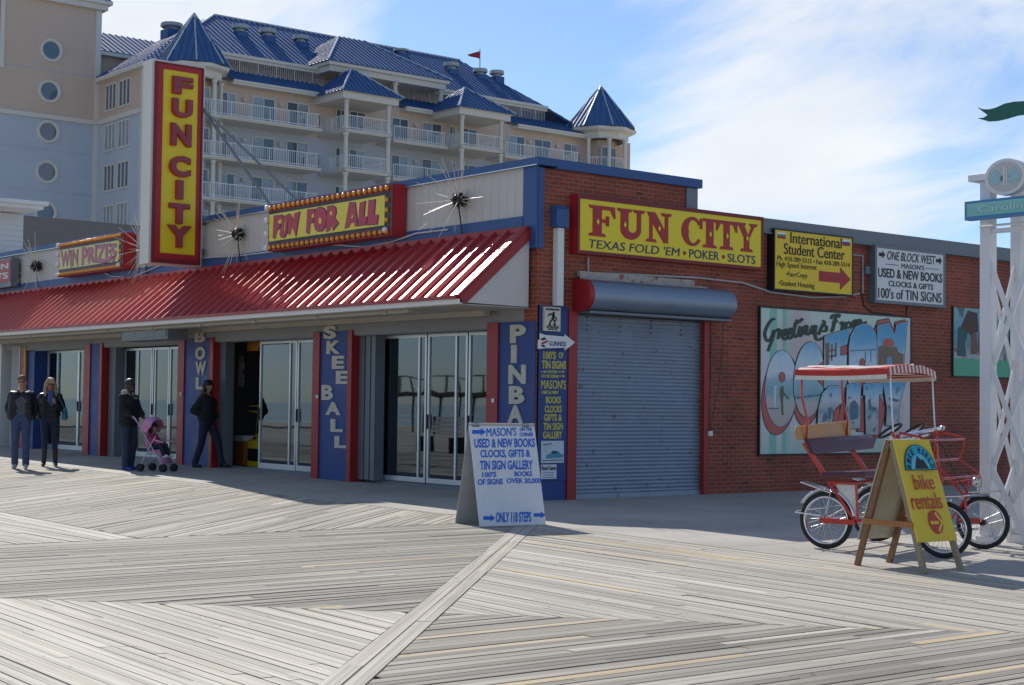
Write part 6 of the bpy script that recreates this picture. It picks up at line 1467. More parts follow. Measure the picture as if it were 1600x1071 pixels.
m = MB(); m.tube([S(.74, .2, 1.22), S(.84, .16, 1.05), S(.70, .10, .80), S(.40, .02, .52), S(.1, -.02, .36)], .005, 5); m.tube([S(.76, .9, 1.28), S(.92, 1.0, 1.10), S(1.0, 1.15, .80), S(1.12, 1.22, .60)], .005, 5); m.build('brake_cable', M_black, SB)
m = MB(); m.tube([S(.0, .0, RW), S(.0, 1.33, RW)], .014, 8); m.build('rear_axle', M_chrome, SB)
m = MB()
for b_ in (.25, .65, 1.05): m.box(0,0,0,0,0,0) if False else m.prism([S(-.235, b_ - .004, 1.02), S(-.275, b_ - .004, 1.17), S(-.275, b_ + .004, 1.17), S(-.235, b_ + .004, 1.02)], su * .06)
m.build('seat_seam', M_black, SB)

# ================================================================== LATTICE ARCH
M_lat = pm('white_lattice_paint', (.70, .71, .72), .5, var=.06, scale=1.5, wear=(.50, .50, .48), wearamt=-.03)
A0 = GX(1544, 852); tw_, ps = .60, .135
LA = empty('lattice_arch', (A0.x + .3, A0.y + .3, A0.z), 'white lattice column of a street arch with an oval medallion and green swallow tailed vane', 'street arch')
ZA = height_at(A0, 284)
ax0, ay0 = A0.x - ps / 2, A0.y - ps / 2
posts = [(ax0, ay0), (ax0 + tw_, ay0), (ax0, ay0 + tw_), (ax0 + tw_, ay0 + tw_)]
for px_, py_ in posts:
    m = MB(); m.box(px_, px_ + ps, py_, py_ + ps, A0.z + .10, ZA - .002); p_ = m.build('post', M_lat, LA, bevel=.006)
    m = MB(); m.box(px_ - .03, px_ + ps + .03, py_ - .03, py_ + ps + .03, A0.z - .02, A0.z + .099); m.build('post_base', M_lat, p_)
def xbrace(side):
    m = MB(); hs = [.27, 1.41, 2.55, 3.4]; hh = .57
    for zc in hs[:3]:
        for sg in (1, -1):
            za_, zb_ = A0.z + zc - hh * sg, A0.z + zc + hh * sg; za_ = max(za_, A0.z + .05); zb_ = max(zb_, A0.z + .05); d_ = .012 * sg
            if side in (0, 1):
                y_ = ay0 + (.03 if side == 0 else tw_ + ps - .05) + d_; m.bar((ax0 + ps - .005, y_, za_), (ax0 + tw_ + .005, y_, zb_), .022, .085, up=(0, 1, 0)) if False else m.obox((ax0 + ps, y_, za_ - .05), (tw_ - ps, 0, zb_ - za_), (0, .022, 0), (0, 0, .15))
            else:
                x_ = ax0 + (.03 if side == 2 else tw_ + ps - .05) + d_; m.obox((x_, ay0 + ps, za_ - .05), (0, tw_ - ps, zb_ - za_), (.022, 0, 0), (0, 0, .15))
    m.build('lattice', M_lat, LA)
for s_ in range(4): xbrace(s_)
m = MB(); m.box(ax0 - .10, ax0 + tw_ + ps + 3.0, ay0 - .08, ay0 + tw_ + ps + .08, ZA, ZA + .07); m.box(ax0 + ps, ax0 + tw_, ay0 + .02, ay0 + .08, ZA - .60, ZA - .55) ; m.build('top_beam', M_lat, LA)
m = MB(); m.tube([(ax0 + .02, ay0 - .03, ZA - .52), (ax0 + 2.8, ay0 - .03, ZA - .52)], .014, 6); m.build('conduit', M_lat, LA)
# street name panel
zt_ = height_at(Vector((ax0 - .09, ay0 - .14, 0)), 316); zb_ = height_at(Vector((ax0 - .09, ay0 - .14, 0)), 345)
m = MB(); m.box(ax0 - .09, ax0 + 2.2, ay0 - .16, ay0 - .04, zb_, zt_); NP = m.build('name_panel', pm('mid_blue_frame', (.06, .22, .46), .4), LA)
m = MB(); m.box(ax0 - .055, ax0 + 2.16, ay0 - .166, ay0 - .161, zb_ + .035, zt_ - .03); m.build('panel_face', smat('seafoam_face', [(0, (.22, .52, .50)), (.5, (.20, .50, .46)), (1, (.28, .58, .56))], zb_, zt_, 6.0, .6), NP)
h_ = zt_ - zb_; write('Caroline Street', (ax0 + .10, ay0 - .167, zb_ + h_ * .36), (ax0 + 1.30, ay0 - .167, zb_ + h_ * .36), (ax0 + .10, ay0 - .167, zb_ + h_ * .70), pm('pale_seafoam_lettering', (.50, .68, .68), .5), NP, (0, -.004, 0), .01)
# medallion
mc = Vector((ax0 + .40, ay0 - .11, height_at(Vector((ax0 + .38, ay0 - .1, 0)), 277)))
def oval(m, r0, r1, y0, y1):
    P = [(mc.x + r0 * math.cos(2*math.pi*i/32), mc.y + y0, mc.z + r1 * math.sin(2*math.pi*i/32)) for i in range(32)]; m.prism(P, (0, y1 - y0, 0))
m = MB(); oval(m, .26, .205, 0, .10); MD = m.build('medallion', M_lat, LA)
m = MB(); oval(m, .215, .165, -.006, -.001); m.build('medallion_face', pm('medallion_grey', (.52, .52, .50), .5), MD)
M_md = pm('medallion_blue', (.32, .55, .58), .5)
for sx_ in (-1, 1):
    m = MB(); m.prism([(mc.x + sx_ * a_, mc.y - .007, mc.z + b_) for a_, b_ in ((.05, .03), (.12, .10), (.18, .04), (.19, -.03), (.14, -.08), (.06, -.07))], (0, -.003, 0)); m.build('medallion_water', M_md, MD)
m = MB(); m.box(mc.x - .015, mc.x + .005, mc.y - .012, mc.y - .007, mc.z - .09, mc.z + .12); m.box(mc.x + .02, mc.x + .035, mc.y - .012, mc.y - .007, mc.z - .09, mc.z + .10); m.build('medallion_tower', M_lat, MD)
m = MB()
for q in ([(-.06, -.02), (-.04, .02), (-.02, .0), (-.03, -.06)], [(.05, .0), (.075, .01), (.075, .0), (.05, -.01)]): m.prism([(mc.x + a_, mc.y - .0075, mc.z + b_) for a_, b_ in q], (0, -.003, 0))
m.islands('medallion_figure', pm('medallion_dark', (.16, .2, .2), .5), MD)
# vane
vx_ = Vector((ax0 + .62, ay0 + .37, 0)); M_vg = pm('dark_green_vane', (.012, .11, .075), .45, var=.1)
m = MB(); m.tube([(vx_.x, vx_.y, ZA + .07), (vx_.x, vx_.y, height_at(vx_, 138))], .018, 8); m.sphere((vx_.x, vx_.y, height_at(vx_, 232)), .045, 10, 8); m.sphere((vx_.x, vx_.y, height_at(vx_, 146)), .04, 10, 8); m.build('vane_pole', M_black, LA)
def vp(px, py): p = on(px, py, (0, 1, 0), vx_.y); return p
q = [(1527, 168), (1536, 171), (1546, 171), (1557, 168), (1570, 162), (1585, 159), (1603, 158), (1622, 161), (1622, 182), (1603, 179), (1588, 181), (1572, 186), (1558, 189), (1544, 190), (1527, 185), (1537, 184), (1543, 180), (1536, 175)]
m = MB(); m.prism([vp(*p) for p in q], (0, .025, 0)); m.build('vane_banner', M_vg, LA)
# ================================================================== PEOPLE
def caps(m, a, ra, b, rb, seg=12):
    a, b = Vector(a), Vector(b); d = b - a; L = d.length
    if L < 1e-5: m.sphere(a, max(ra, rb), seg, 8); return
    prof = []
    for i in range(5): an = -math.pi/2 + math.pi/2 * i/4; prof.append((ra * math.cos(an), ra * math.sin(an)))
    for i in range(1, 6): an = math.pi/2 * i/5; prof.append((rb * math.cos(an), L + rb * math.sin(an))) 
    prof.insert(5, (rb, L)); m.lathe(prof, a, d, seg)
def remesh(C_, voxel, smooth_it=3):
    m = MB()
    for a, ra, b, rb, reg in C_: caps(m, a, ra, b, rb)
    me = bpy.data.meshes.new('t'); me.from_pydata([tuple(v) for v in m.v], [], m.f); ob = bpy.data.objects.new('t', me); COL.objects.link(ob)
    md = ob.modifiers.new('r', 'REMESH'); md.mode = 'VOXEL'; md.voxel_size = voxel; md.use_smooth_shade = True
    ms = ob.modifiers.new('s', 'SMOOTH'); ms.iterations = smooth_it; ms.factor = .5
    out = bpy.data.meshes.new_from_object(ob.evaluated_get(bpy.context.evaluated_depsgraph_get())); bpy.data.objects.remove(ob); bpy.data.meshes.remove(me)
    return out
from mathutils import noise as mnoise
def flesh(name, C_, regs, parent, voxel=.011, smooth_it=3, fold=0.0, freq=11.0):
    """one continuous surface round a set of tapered limbs; the nearest limb decides the material"""
    me = remesh(C_, voxel, smooth_it); names = list(regs)
    if fold:
        nv = [v.normal.copy() for v in me.vertices]; off = Vector((len(name) % 7, WLOC[parent.name].x, WLOC[parent.name].y))
        for v, n in zip(me.vertices, nv):
            q = Vector((v.co.x * freq, v.co.y * freq, v.co.z * freq * (2.1 if freq < 20 else .35))) + off
            v.co += n * fold * (mnoise.noise(q) + .5 * mnoise.noise(q * 2.3))

    for k in names: me.materials.append(regs[k])
    segs = [(Vector(a), ra, Vector(b), rb, names.index(reg)) for a, ra, b, rb, reg in C_]
    for p in me.polygons:
        c = p.center; best = 9; bi = 0
        for a, ra, b, rb, k in segs:
            d = b - a; L2 = d.length_squared; t = 0 if L2 < 1e-9 else max(0, min(1, (c - a).dot(d) / L2)); dist = (c - a - d * t).length - (ra + (rb - ra) * t)
            if dist < best: best = dist; bi = k
        p.material_index = bi; p.use_smooth = True
    ob = bpy.data.objects.new(name, me); COL.objects.link(ob); put(ob, WLOC[parent.name], parent); return ob
def cloth(name, col, **k): return pm(name, col, .85, var=k.get('var', .25), scale=k.get('scale', 6), fine=30, bump=.9)
M_skin = pm('fair_skin', (.46, .24, .16), .5, var=.08); M_skin2 = pm('tanned_skin', (.34, .17, .10), .5, var=.08); M_skin3 = pm('dark_skin', (.055, .028, .018), .45, var=.1)
M_jeans = cloth('blue_denim', (.045, .072, .145)); M_djeans = cloth('dark_denim', (.015, .021, .045)); M_jk = pm('black_leather', (.010, .010, .012), .42, var=.3, spec=.35); M_jk2 = cloth('black_cloth', (.014, .014, .018)); M_tee = cloth('grey_tee', (.085, .085, .105))
M_boot = pm('black_boot', (.012, .012, .013), .4); M_snk = pm('grey_trainer', (.42, .46, .48), .6); M_shoe = pm('black_shoe', (.015, .015, .016), .45); M_bshoe = pm('blue_trainer', (.02, .04, .28), .5)
M_hairb = pm('brown_hair', (.17, .088, .042), .55, var=.3, scale=20); M_blond = pm('blonde_hair', (.42, .27, .11), .5, var=.35, scale=14, streak=True); M_haird = pm('dark_hair', (.018, .011, .009), .45, var=.3)
M_lens = pm('dark_lens', (.008, .008, .01), .1); M_lip = pm('lips', (.34, .10, .09), .5); M_fur = pm('brown_fur', (.14, .085, .05), .95, var=.5, scale=40); M_hood = pm('grey_hood_fleece', (.32, .31, .32), .9, var=.2)
def hand(C_, P, w, d, lat, reg, curl=.6, r=.0095):
    """palm at wrist w along d, five bent fingers"""
    d = Vector(d).normalized(); lat = Vector(lat).normalized(); nn = d.cross(lat)
    C_.append((P(w), .024, P(w + d * .045), .028, reg)); 
    for s_ in (-.018, .018): C_.append((P(w + d*.02 + lat*s_), .018, P(w + d * .075 + lat * s_), .016, reg))
    for i, L in enumerate((.062, .074, .07, .055)):
        b = w + d * .08 + lat * (.027 - .018 * i); k = b + (d * math.cos(curl * .6) + nn * math.sin(curl * .6)) * L * .55; t = k + (d * math.cos(curl * 1.6) + nn * math.sin(curl * 1.6)) * L * .5
        C_.append((P(b), r, P(k), r * .95, reg)); C_.append((P(k), r * .95, P(t), r * .8, reg))
    b = w + d * .02 + lat * .032; k = b + d * .035 + lat * .022 + nn * .01; t = k + d * .03 + nn * .015; C_.append((P(b), r * 1.2, P(k), r * 1.1, reg)); C_.append((P(k), r * 1.1, P(t), r * .9, reg))
def person(base, yaw, H, pose, look, label, name='person'):
    """pose: joints in (forward, left, up) for a 1.75 m figure"""
    base = Vector(base); k = H / 1.75; f = Vector((math.cos(yaw), math.sin(yaw), 0)); l = Vector((-math.sin(yaw), math.cos(yaw), 0))
    def P(v): v = Vector(v); return (f * v.x + l * v.y + Vector((0, 0, v.z))) * k
    t = empty(name, base, label, 'person'); V = Vector
    C_ = []; Jk = []
    g = look.get('girth', 1.0); fem = look.get('fem', False)
    sh = .165 if fem else .185; hip_w = .10 if fem else .09
    lean = pose.get('lean', 0.0)
    def up(x, y, z): return V((x + lean * (z - .95), y, z))
    A = C_.append
    A((P(up(0, -.075, .96)), .118*g, P(up(0, .075, .96)), .118*g, 'legs'))
    A((P(up(.0, -.055, 1.10)), .115*g, P(up(.0, .055, 1.10)), .115*g, 'top')); A((P(up(.005, -.085, 1.28)), .118*g, P(up(.005, .085, 1.28)), .118*g, 'top')); A((P(up(0, -.07, 1.2)), .115*g, P(up(0, .07, 1.2)), .115*g, 'top'))
    A((P(up(-.01, -sh + .03, 1.41)), .062, P(up(-.01, sh - .03, 1.41)), .062, 'top')); A((P(up(-.01, -.05, 1.46)), .055, P(up(-.01, .05, 1.46)), .055, 'top'))
    A((P(up(-.005, 0, 1.45)), .054, P(up(.012, 0, 1.54)), .050, 'skin'))
    # head
    hy_ = pose.get('headyaw', 0.0); hc, hs_ = math.cos(hy_), math.sin(hy_); o = up(.012, 0, 0); o.x = up(0, 0, 1.55).x + .015
    def Hd(x, y, z): return P((o.x + x * hc - y * hs_, o.y + x * hs_ + y * hc, z))
    A((Hd(-.012, 0, 1.665), .088, Hd(.012, 0, 1.655), .086, 'skin')); A((Hd(.012, 0, 1.62), .074, Hd(.038, 0, 1.575), .046, 'skin')); A((Hd(.052, 0, 1.562), .026, Hd(.05, 0, 1.57), .03, 'skin'))
    A((Hd(.094, 0, 1.645), .010, Hd(.112, 0, 1.618), .015, 'skin')); A((Hd(.088, -.012, 1.586), .008, Hd(.088, .012, 1.586), .008, 'lip'))
    for s_ in (-1, 1): A((Hd(-.005, .087*s_, 1.645), .012, Hd(-.008, .087*s_, 1.61), .010, 'skin')); A((Hd(.075, .022*s_, 1.672), .012, Hd(.068, .045*s_, 1.672), .012, 'skin'))
    # legs
    for side, s_ in (('L', 1), ('R', -1)):
        h = V((0, hip_w*s_, .93)); kn = V(pose['knee' + side]); an = V(pose['ankle' + side]); thick = look.get('leg', 1.0)
        A((P(h), .098*thick, P(kn), .064*thick, 'legs')); A((P(kn), .064*thick, P(kn + (an - kn) * .35), .062*thick, 'legs')); low = 'boots' if look.get('tallboot') else 'legs'
        A((P(kn + (an - kn) * .35), .062*thick, P(an + V((0, 0, .02))), look.get('cuff', .052), low))
        fd = V(pose.get('foot' + side, (1, .12*s_, 0))).normalized(); hl = an - fd * .045 + V((0, 0, -.045)); to = an + fd * .15 + V((0, 0, -.055)) + V((0, 0, fd.z * 0))
        A((P(hl), .036, P(an + fd*.05 + V((0, 0, -.035))), .042, 'boots')); A((P(an + fd*.05 + V((0, 0, -.04))), .042, P(to), .030, 'boots')); A((P(an), .045, P(an + V((0, 0, -.03))), .045, 'boots'))
    # arms
    for side, s_ in (('L', 1), ('R', -1)):
        s0 = up(-.01, sh*s_, 1.405); el = V(pose['elbow' + side]); wr = V(pose['wrist' + side]); 
        A((P(s0), .056, P(el), .043, 'top')); A((P(el), .043, P(wr), .032, 'top'))
        hd = pose.get('hand' + side)
        if hd is not None:
            A((P(el + (wr - el) * .9), .029, P(wr), .026, 'skin')); hand(C_, P, wr, hd[0], hd[1], 'skin', hd[2] if len(hd) > 2 else .6)
        jr = look.get('jacketr', .012)
        Jk.append((P(s0), .060 + jr, P(el), .048 + jr, 'j')); Jk.append((P(el), .048 + jr, P(el + (wr - el) * .93), .036 + jr, 'j'))
    flesh('body', C_, {'skin': look['skin'], 'top': look['top'], 'legs': look['legs'], 'boots': look['boots'], 'lip': M_lip}, t, .0095 * k)
    # jacket
    jr = look.get('jacketr', .012); hem = look.get('hem', .93)
    op = look.get('open', False)
    def JA(p0, r0, p1, r1): Jk.append((P(p0), r0, P(p1), r1, 'j'))
    ys = (-1, 1)
    if op:
        for s_ in ys:
            JA(up(.012, .105*s_, 1.36), .115, up(.012, .128*s_, 1.16), .118); JA(up(.012, .128*s_, 1.16), .118, up(.008, .135*s_, hem + .10), .112)
        JA(up(-.05, 0, 1.36), .10, up(-.04, 0, hem + .09), .10)
    else:
        JA(up(.005, -.085, 1.30), .118*g + jr, up(.005, .085, 1.30), .118*g + jr); JA(up(0, -.07, 1.16), .115*g + jr, up(0, .07, 1.16), .115*g + jr); JA(up(0, -.08, hem + .11), .115*g + jr, up(0, .08, hem + .11), .115*g + jr)
        JA(up(0, -.075, 1.05), .112*g + jr, up(0, .075, 1.05), .112*g + jr)
    JA(up(-.012, -sh + .03, 1.41), .062 + jr, up(-.012, sh - .03, 1.41), .062 + jr); JA(up(-.03, -.045, 1.475), .045 + jr*.6, up(-.03, .045, 1.475), .045 + jr*.6)
    flesh('jacket', Jk, {'j': look['jacket']}, t, .011 * k, 2, .010, 9.0)
    def bits(nm, L, mat, vox=.008): return flesh(nm, [(Hd(*a), ra, Hd(*b), rb, 'x') for a, ra, b, rb in L], {'x': mat}, t, vox * k, 1, .010 if nm == 'hair' else 0, 34.0)
    hs = look['hair']
    if hs == 'short': bits('hair', [((-.03, 0, 1.69), .086, (.01, 0, 1.695), .084), ((-.06, 0, 1.64), .062, (-.05, 0, 1.60), .05), ((.045, 0, 1.742), .034, (.02, 0, 1.75), .04), ((-.01, .075, 1.68), .022, (0, .078, 1.65), .014), ((-.01, -.075, 1.68), .022, (0, -.078, 1.65), .014)], look['hairmat'])
    if hs == 'long':
        L = [((-.03, 0, 1.69), .094, (.005, 0, 1.698), .09), ((-.06, 0, 1.62), .08, (-.07, 0, 1.50), .07), ((.055, .02, 1.735), .04, (.06, .06, 1.69), .03), ((.055, -.02, 1.735), .04, (.055, -.06, 1.69), .03)]
        for s_ in (-1, 1): L += [((-.02, .085*s_, 1.67), .036, (.0, .098*s_, 1.56), .036), ((.0, .098*s_, 1.56), .036, (.03, .105*s_, 1.42), .028), ((-.05, .08*s_, 1.58), .045, (-.05, .09*s_, 1.42), .04)]
        L += [((-.06, .09, 1.60), .03, (-.09, .15, 1.56), .018)]
        bits('hair', L, look['hairmat'])
    if hs == 'bob':
        L = [((-.03, 0, 1.69), .098, (.0, 0, 1.70), .094), ((-.06, 0, 1.62), .085, (-.065, 0, 1.54), .07), ((.05, .03, 1.73), .042, (.05, .065, 1.69), .026), ((.05, -.03, 1.73), .042, (.045, -.07, 1.69), .03)]
        for s_ in (-1, 1): L += [((-.02, .085*s_, 1.66), .04, (-.01, .09*s_, 1.55), .035)]
        bits('hair', L, look['hairmat'])
    if look.get('glasses'):
        bits('sunglasses', [((.094, .02, 1.648), .013, (.088, .046, 1.648), .013), ((.094, -.02, 1.648), .013, (.088, -.046, 1.648), .013), ((.097, -.02, 1.655), .006, (.097, .02, 1.655), .006), ((.084, .06, 1.655), .006, (-.01, .092, 1.655), .006), ((.084, -.06, 1.655), .006, (-.01, -.092, 1.655), .006)], M_lens, .0055)
    else:
        m = MB()
        for s_ in (-1, 1): m.sphere(Hd(.080, .033*s_, 1.648) + base, .011*k, 8, 6)
        m.build('eyes', M_lens, t)
    if look.get('cap'):
        bits('cap', [((-.02, 0, 1.70), .096, (.008, 0, 1.702), .094), ((.08, -.03, 1.698), .016, (.08, .03, 1.698), .016), ((.14, -.02, 1.69), .010, (.14, .02, 1.69), .010), ((.08, 0, 1.70), .018, (.15, 0, 1.688), .010), ((.09, -.04, 1.697), .011, (.13, -.03, 1.69), .010), ((.09, .04, 1.697), .011, (.13, .03, 1.69), .010)], M_shoe)
    if look.get('hood'):
        flesh('hood', [(P(up(-.07, -.07, 1.50)), .05, P(up(-.07, .07, 1.50)), .05, 'h'), (P(up(-.10, -.03, 1.52)), .055, P(up(-.10, .03, 1.52)), .055, 'h'), (P(up(.02, -.075, 1.49)), .03, P(up(-.06, -.09, 1.52)), .04, 'h'), (P(up(.02, .075, 1.49)), .03, P(up(-.06, .09, 1.52)), .04, 'h'), (P(up(.06, -.03, 1.45)), .02, P(up(.02, -.075, 1.49)), .03, 'h'), (P(up(.06, .03, 1.45)), .02, P(up(.02, .075, 1.49)), .03, 'h')], {'h': look['hood']}, t, .010 * k, 2)
    if look.get('scarf'):
        flesh('scarf', [(P(up(.05, -.05, 1.49)), .032, P(up(.05, .05, 1.49)), .032, 's'), (P(up(-.03, -.075, 1.50)), .032, P(up(.05, -.05, 1.49)), .032, 's'), (P(up(-.03, .075, 1.50)), .032, P(up(.05, .05, 1.49)), .032, 's'), (P(up(.09, .02, 1.47)), .03, P(up(.135, .03, 1.25)), .036, 's'), (P(up(.09, -.02, 1.47)), .03, P(up(.135, -.02, 1.3)), .034, 's')], {'s': look['scarf']}, t, .010 * k, 2)
    return t, (lambda v: P(v) + base)
def face_to(b, tx, ty): return math.atan2(ty - b.y, tx - b.x)
MN = GX(31, 733); yw = math.atan2(CAM_C.y - MN.y, CAM_C.x - MN.x)
stand = dict(kneeL=(.03, .10, .50), kneeR=(.06, -.10, .50), ankleL=(-.03, .12, .085), ankleR=(.06, -.11, .085))
person(MN, yw - .10, 1.735, dict(kneeL=(.07, .105, .50), kneeR=(.02, -.10, .50), ankleL=(.10, .115, .085), ankleR=(-.10, -.105, .085), elbowL=(-.07, .262, 1.14), wristL=(.05, .205, .95), elbowR=(-.11, -.268, 1.15), wristR=(.03, -.205, .97)),
    dict(skin=M_skin, top=M_tee, legs=M_jeans, boots=M_snk, jacket=M_jk, hair='short', hairmat=M_hairb, glasses=True, open=True, hem=.90, jacketr=.012, leg=1.08, girth=1.06, cuff=.066), 'man in sunglasses, open black jacket, grey shirt and blue jeans, hands in pockets')
WM = GX(76, 729); yw2 = math.atan2(CAM_C.y - WM.y, CAM_C.x - WM.x)
WT, WP = person(WM, yw2 + .02, 1.70, dict(kneeL=(.03, .105, .50), kneeR=(.06, -.09, .50), ankleL=(-.04, .125, .09), ankleR=(.10, -.10, .09), elbowL=(-.04, .27, 1.13), wristL=(.15, .10, 1.255), handL=((.15, -.35, .55), (.3, .2, .9), 1.1), elbowR=(-.07, -.265, 1.14), wristR=(.06, -.20, .98)),
    dict(skin=M_skin2, top=M_jk2, legs=M_djeans, boots=M_boot, jacket=M_jk, hair='long', hairmat=M_blond, glasses=True, hem=.94, fem=True, leg=.93, tallboot=True, cuff=.05, scarf=cloth('blue_scarf', (.05, .10, .24)), girth=.95), 'blonde woman in sunglasses, black jacket, blue scarf and tall black boots')
M_bag = pm('teal_leather', (.015, .14, .20), .4, var=.15)
bgo = WP((-.02, .285, .93)); BGT = empty('handbag', bgo, "teal shoulder bag hanging at the blonde woman's side", 'bag')
fW = Vector((math.cos(yw2), math.sin(yw2), 0)); lW = Vector((-math.sin(yw2), math.cos(yw2), 0))
flesh('bag_body', [(fW * -.10 + Vector((0, 0, .06)), .06, fW * .10 + Vector((0, 0, .05)), .06, 'b'), (fW * -.08 + Vector((0, 0, .20)), .045, fW * .08 + Vector((0, 0, .20)), .045, 'b'), (fW * -.11 + Vector((0, 0, .1)), .055, fW * .11 + Vector((0, 0, .1)), .055, 'b'), (Vector((0, 0, .06)), .07, Vector((0, 0, .2)), .05, 'b')], {'b': M_bag}, BGT, .012)
mb = MB(); mb.tube([bgo + fW * -.08 + Vector((0, 0, .22)), WP((-.06, .21, 1.36)), WP((-.01, .17, 1.49)), WP((.10, .17, 1.36)), bgo + fW * .08 + Vector((0, 0, .22))], .012, 6); mb.build('strap', M_bag, BGT)
# ---- pushchair, the man behind it and the child in it
w0, w1, w2 = GX(217, 735), GX(267, 735), GX(243, 739)
M2p = GX(199, 735)
yws = math.atan2(w1.y - w0.y, w1.x - w0.x) * .5 - .10
pf = Vector((math.cos(yws), math.sin(yws), 0)); pl_ = Vector((-math.sin(yws), math.cos(yws), 0))
pb = M2p + pf * .63; pb.z = gz(pb.x)
def Q(a, b_, z): return pb + pf * a * .74 + pl_ * b_ + Vector((0, 0, z))
M_pinkf = pm('pink_frame', (.62, .30, .46), .4); M_pinkc = cloth('pink_canopy_cloth', (.62, .27, .46), var=.15); M_pst = pm('silver_tube', (.48, .47, .52), .3, metal=.6)
PC = empty('pushchair', pb, 'pink folding pushchair with a half open pink hood, pushed along the shopfront', 'pushchair')
mb = MB()
for s_ in (-1, 1):
    b_ = .20 * s_
    mb.tube([Q(-.52, b_, 1.02), Q(-.40, b_, .93), Q(.38, b_ * .9, .10)], .011, 8); mb.tube([Q(-.28, b_, .11), Q(.10, b_ * .95, .62), Q(.16, b_ * .9, .66)], .011, 8)
for q in ((-.28, .11), (.38, .10), (-.1, .33)): mb.tube([Q(q[0], -.20, q[1]), Q(q[0], .20, q[1])], .009, 6)
mb.build('frame', M_pst, PC)
for s_ in (-1, 1):
    mb = MB(); mb.tube([Q(-.40, .20 * s_, .93), Q(-.50, .20 * s_, 1.01), Q(-.58, .20 * s_, 1.03)], .018, 8); mb.build('handle', M_pinkf, PC)
    mb = MB(); mb.tube([Q(.10, .19 * s_, .60), Q(.34, .19 * s_, .56), Q(.36, .17 * s_, .55)], .016, 8); mb.build('armrest', M_pinkf, PC)
for a_, b_ in ((-.28, .20), (-.28, -.20), (.38, .18), (.38, -.18)):
    mb = MB()
    for d_ in (-.028, .028): mb.torus(Q(a_, b_ + d_, .075), pl_, .056, .018, 20, 8); mb.lathe([(.001, -.01), (.05, -.008), (.05, .008), (.001, .01)], Q(a_, b_ + d_, .075), pl_, 14)
    mb.tube([Q(a_, b_ - .04, .075), Q(a_, b_ + .04, .075)], .01, 6); mb.build('wheel', M_tyre, PC)
mb = MB(); seat_p = [(-.24, .86), (-.16, .62), (-.08, .42), (.0, .38), (.20, .42), (.28, .28), (.33, .16)]
for i in range(len(seat_p) - 1):
    (a0, z0), (a1, z1) = seat_p[i], seat_p[i+1]; mb.add([Q(a0, -.18, z0), Q(a1, -.18, z1), Q(a1, .18, z1), Q(a0, .18, z0)], [(0, 1, 2, 3)])
o = mb.build('seat', M_pinkc, PC, True); md = o.modifiers.new('t', 'SOLIDIFY'); md.thickness = .02
mb = MB(); nA, nB = 8, 10; vs = []
for i in range(nA + 1):
    an = R(168 - 118 * i / nA)
    for j in range(nB + 1):
        bb = -1 + 2 * j / nB; rr_ = .235 * (1 - .22 * abs(bb) ** 3) * (1 + .02 * math.cos(i * math.pi))
        vs.append(Q(-.10 + rr_ * math.cos(an), .215 * bb, .78 + (rr_ * math.sin(an)) * (1 - .75 * abs(bb) ** 6)))
mb.add(vs, [(i*(nB+1)+j, i*(nB+1)+j+1, (i+1)*(nB+1)+j+1, (i+1)*(nB+1)+j) for i in range(nA) for j in range(nB)])
o = mb.build('hood', M_pinkc, PC, True); md = o.modifiers.new('t', 'SOLIDIFY'); md.thickness = .012
sidev = []
for s_ in (-1, 1):
    mb = MB(); P_s = [Q(-.12, .212 * s_, .72)] + [Q(-.10 + .18 * math.cos(R(168 - 118 * i / 8)), .212 * s_, .78 + .18 * .6 * math.sin(R(168 - 118 * i / 8))) for i in range(9)]; mb.prism(P_s, pl_ * .006); mb.build('hood_side', M_pinkc, PC)
# child
ct = Q(-.02, 0, .40); kp = []
def K(a, b_, z): return pf * a * .86 + pl_ * b_ + Vector((0, 0, z))
CHD = empty('child', ct, 'small dark haired child in a pink jacket and jeans sitting in the pushchair', 'person')
kp += [(K(0, -.05, .08), .075, K(0, .05, .08), .075, 'legs'), (K(-.03, 0, .12), .085, K(-.07, 0, .24), .08, 'top'), (K(-.07, -.06, .27), .05, K(-.07, .06, .27), .05, 'top'), (K(-.07, 0, .32), .035, K(-.06, 0, .35), .035, 'skin'), (K(-.065, 0, .41), .078, K(-.05, 0, .405), .074, 'skin'), (K(-.02, 0, .37), .04, K(-.03, 0, .36), .045, 'skin'), (K(.022, 0, .39), .012, K(.026, 0, .382), .012, 'skin')]
for s_ in (-1, 1):
    kp += [(K(0, .06*s_, .08), .062, K(.20, .075*s_, .085), .05, 'legs'), (K(.20, .075*s_, .085), .05, K(.29, .08*s_, -.09), .038, 'legs'), (K(.28, .08*s_, -.12), .032, K(.37, .09*s_, -.10), .028, 'shoes'),
           (K(-.07, .10*s_, .26), .04, K(.0, .14*s_, .16), .034, 'top'), (K(.0, .14*s_, .16), .034, K(.11, .10*s_, .15), .028, 'top'), (K(.12, .10*s_, .15), .024, K(.15, .09*s_, .15), .022, 'skin')]
    for q in range(4): kp.append((K(.155, (.075 + .012 * q)*s_, .15), .008, K(.185, (.075 + .012 * q)*s_, .135 + .003 * (q % 2)), .007, 'skin'))
    kp.append((K(.14, .068*s_, .155), .008, K(.165, .06*s_, .15), .008, 'skin'))
flesh('body', kp, {'skin': M_skin2, 'top': cloth('magenta_jacket', (.48, .035, .17)), 'legs': M_djeans, 'shoes': pm('white_shoe', (.6, .6, .62), .5)}, CHD, .008)
flesh('hair', [(K(-.08, 0, .44), .08, K(-.06, 0, .445), .076, 'h'), (K(-.10, 0, .40), .06, K(-.11, 0, .34), .05, 'h'), (K(-.06, .07, .40), .03, K(-.06, .07, .36), .025, 'h'), (K(-.06, -.07, .40), .03, K(-.06, -.07, .36), .025, 'h')], {'h': M_haird}, CHD, .008)
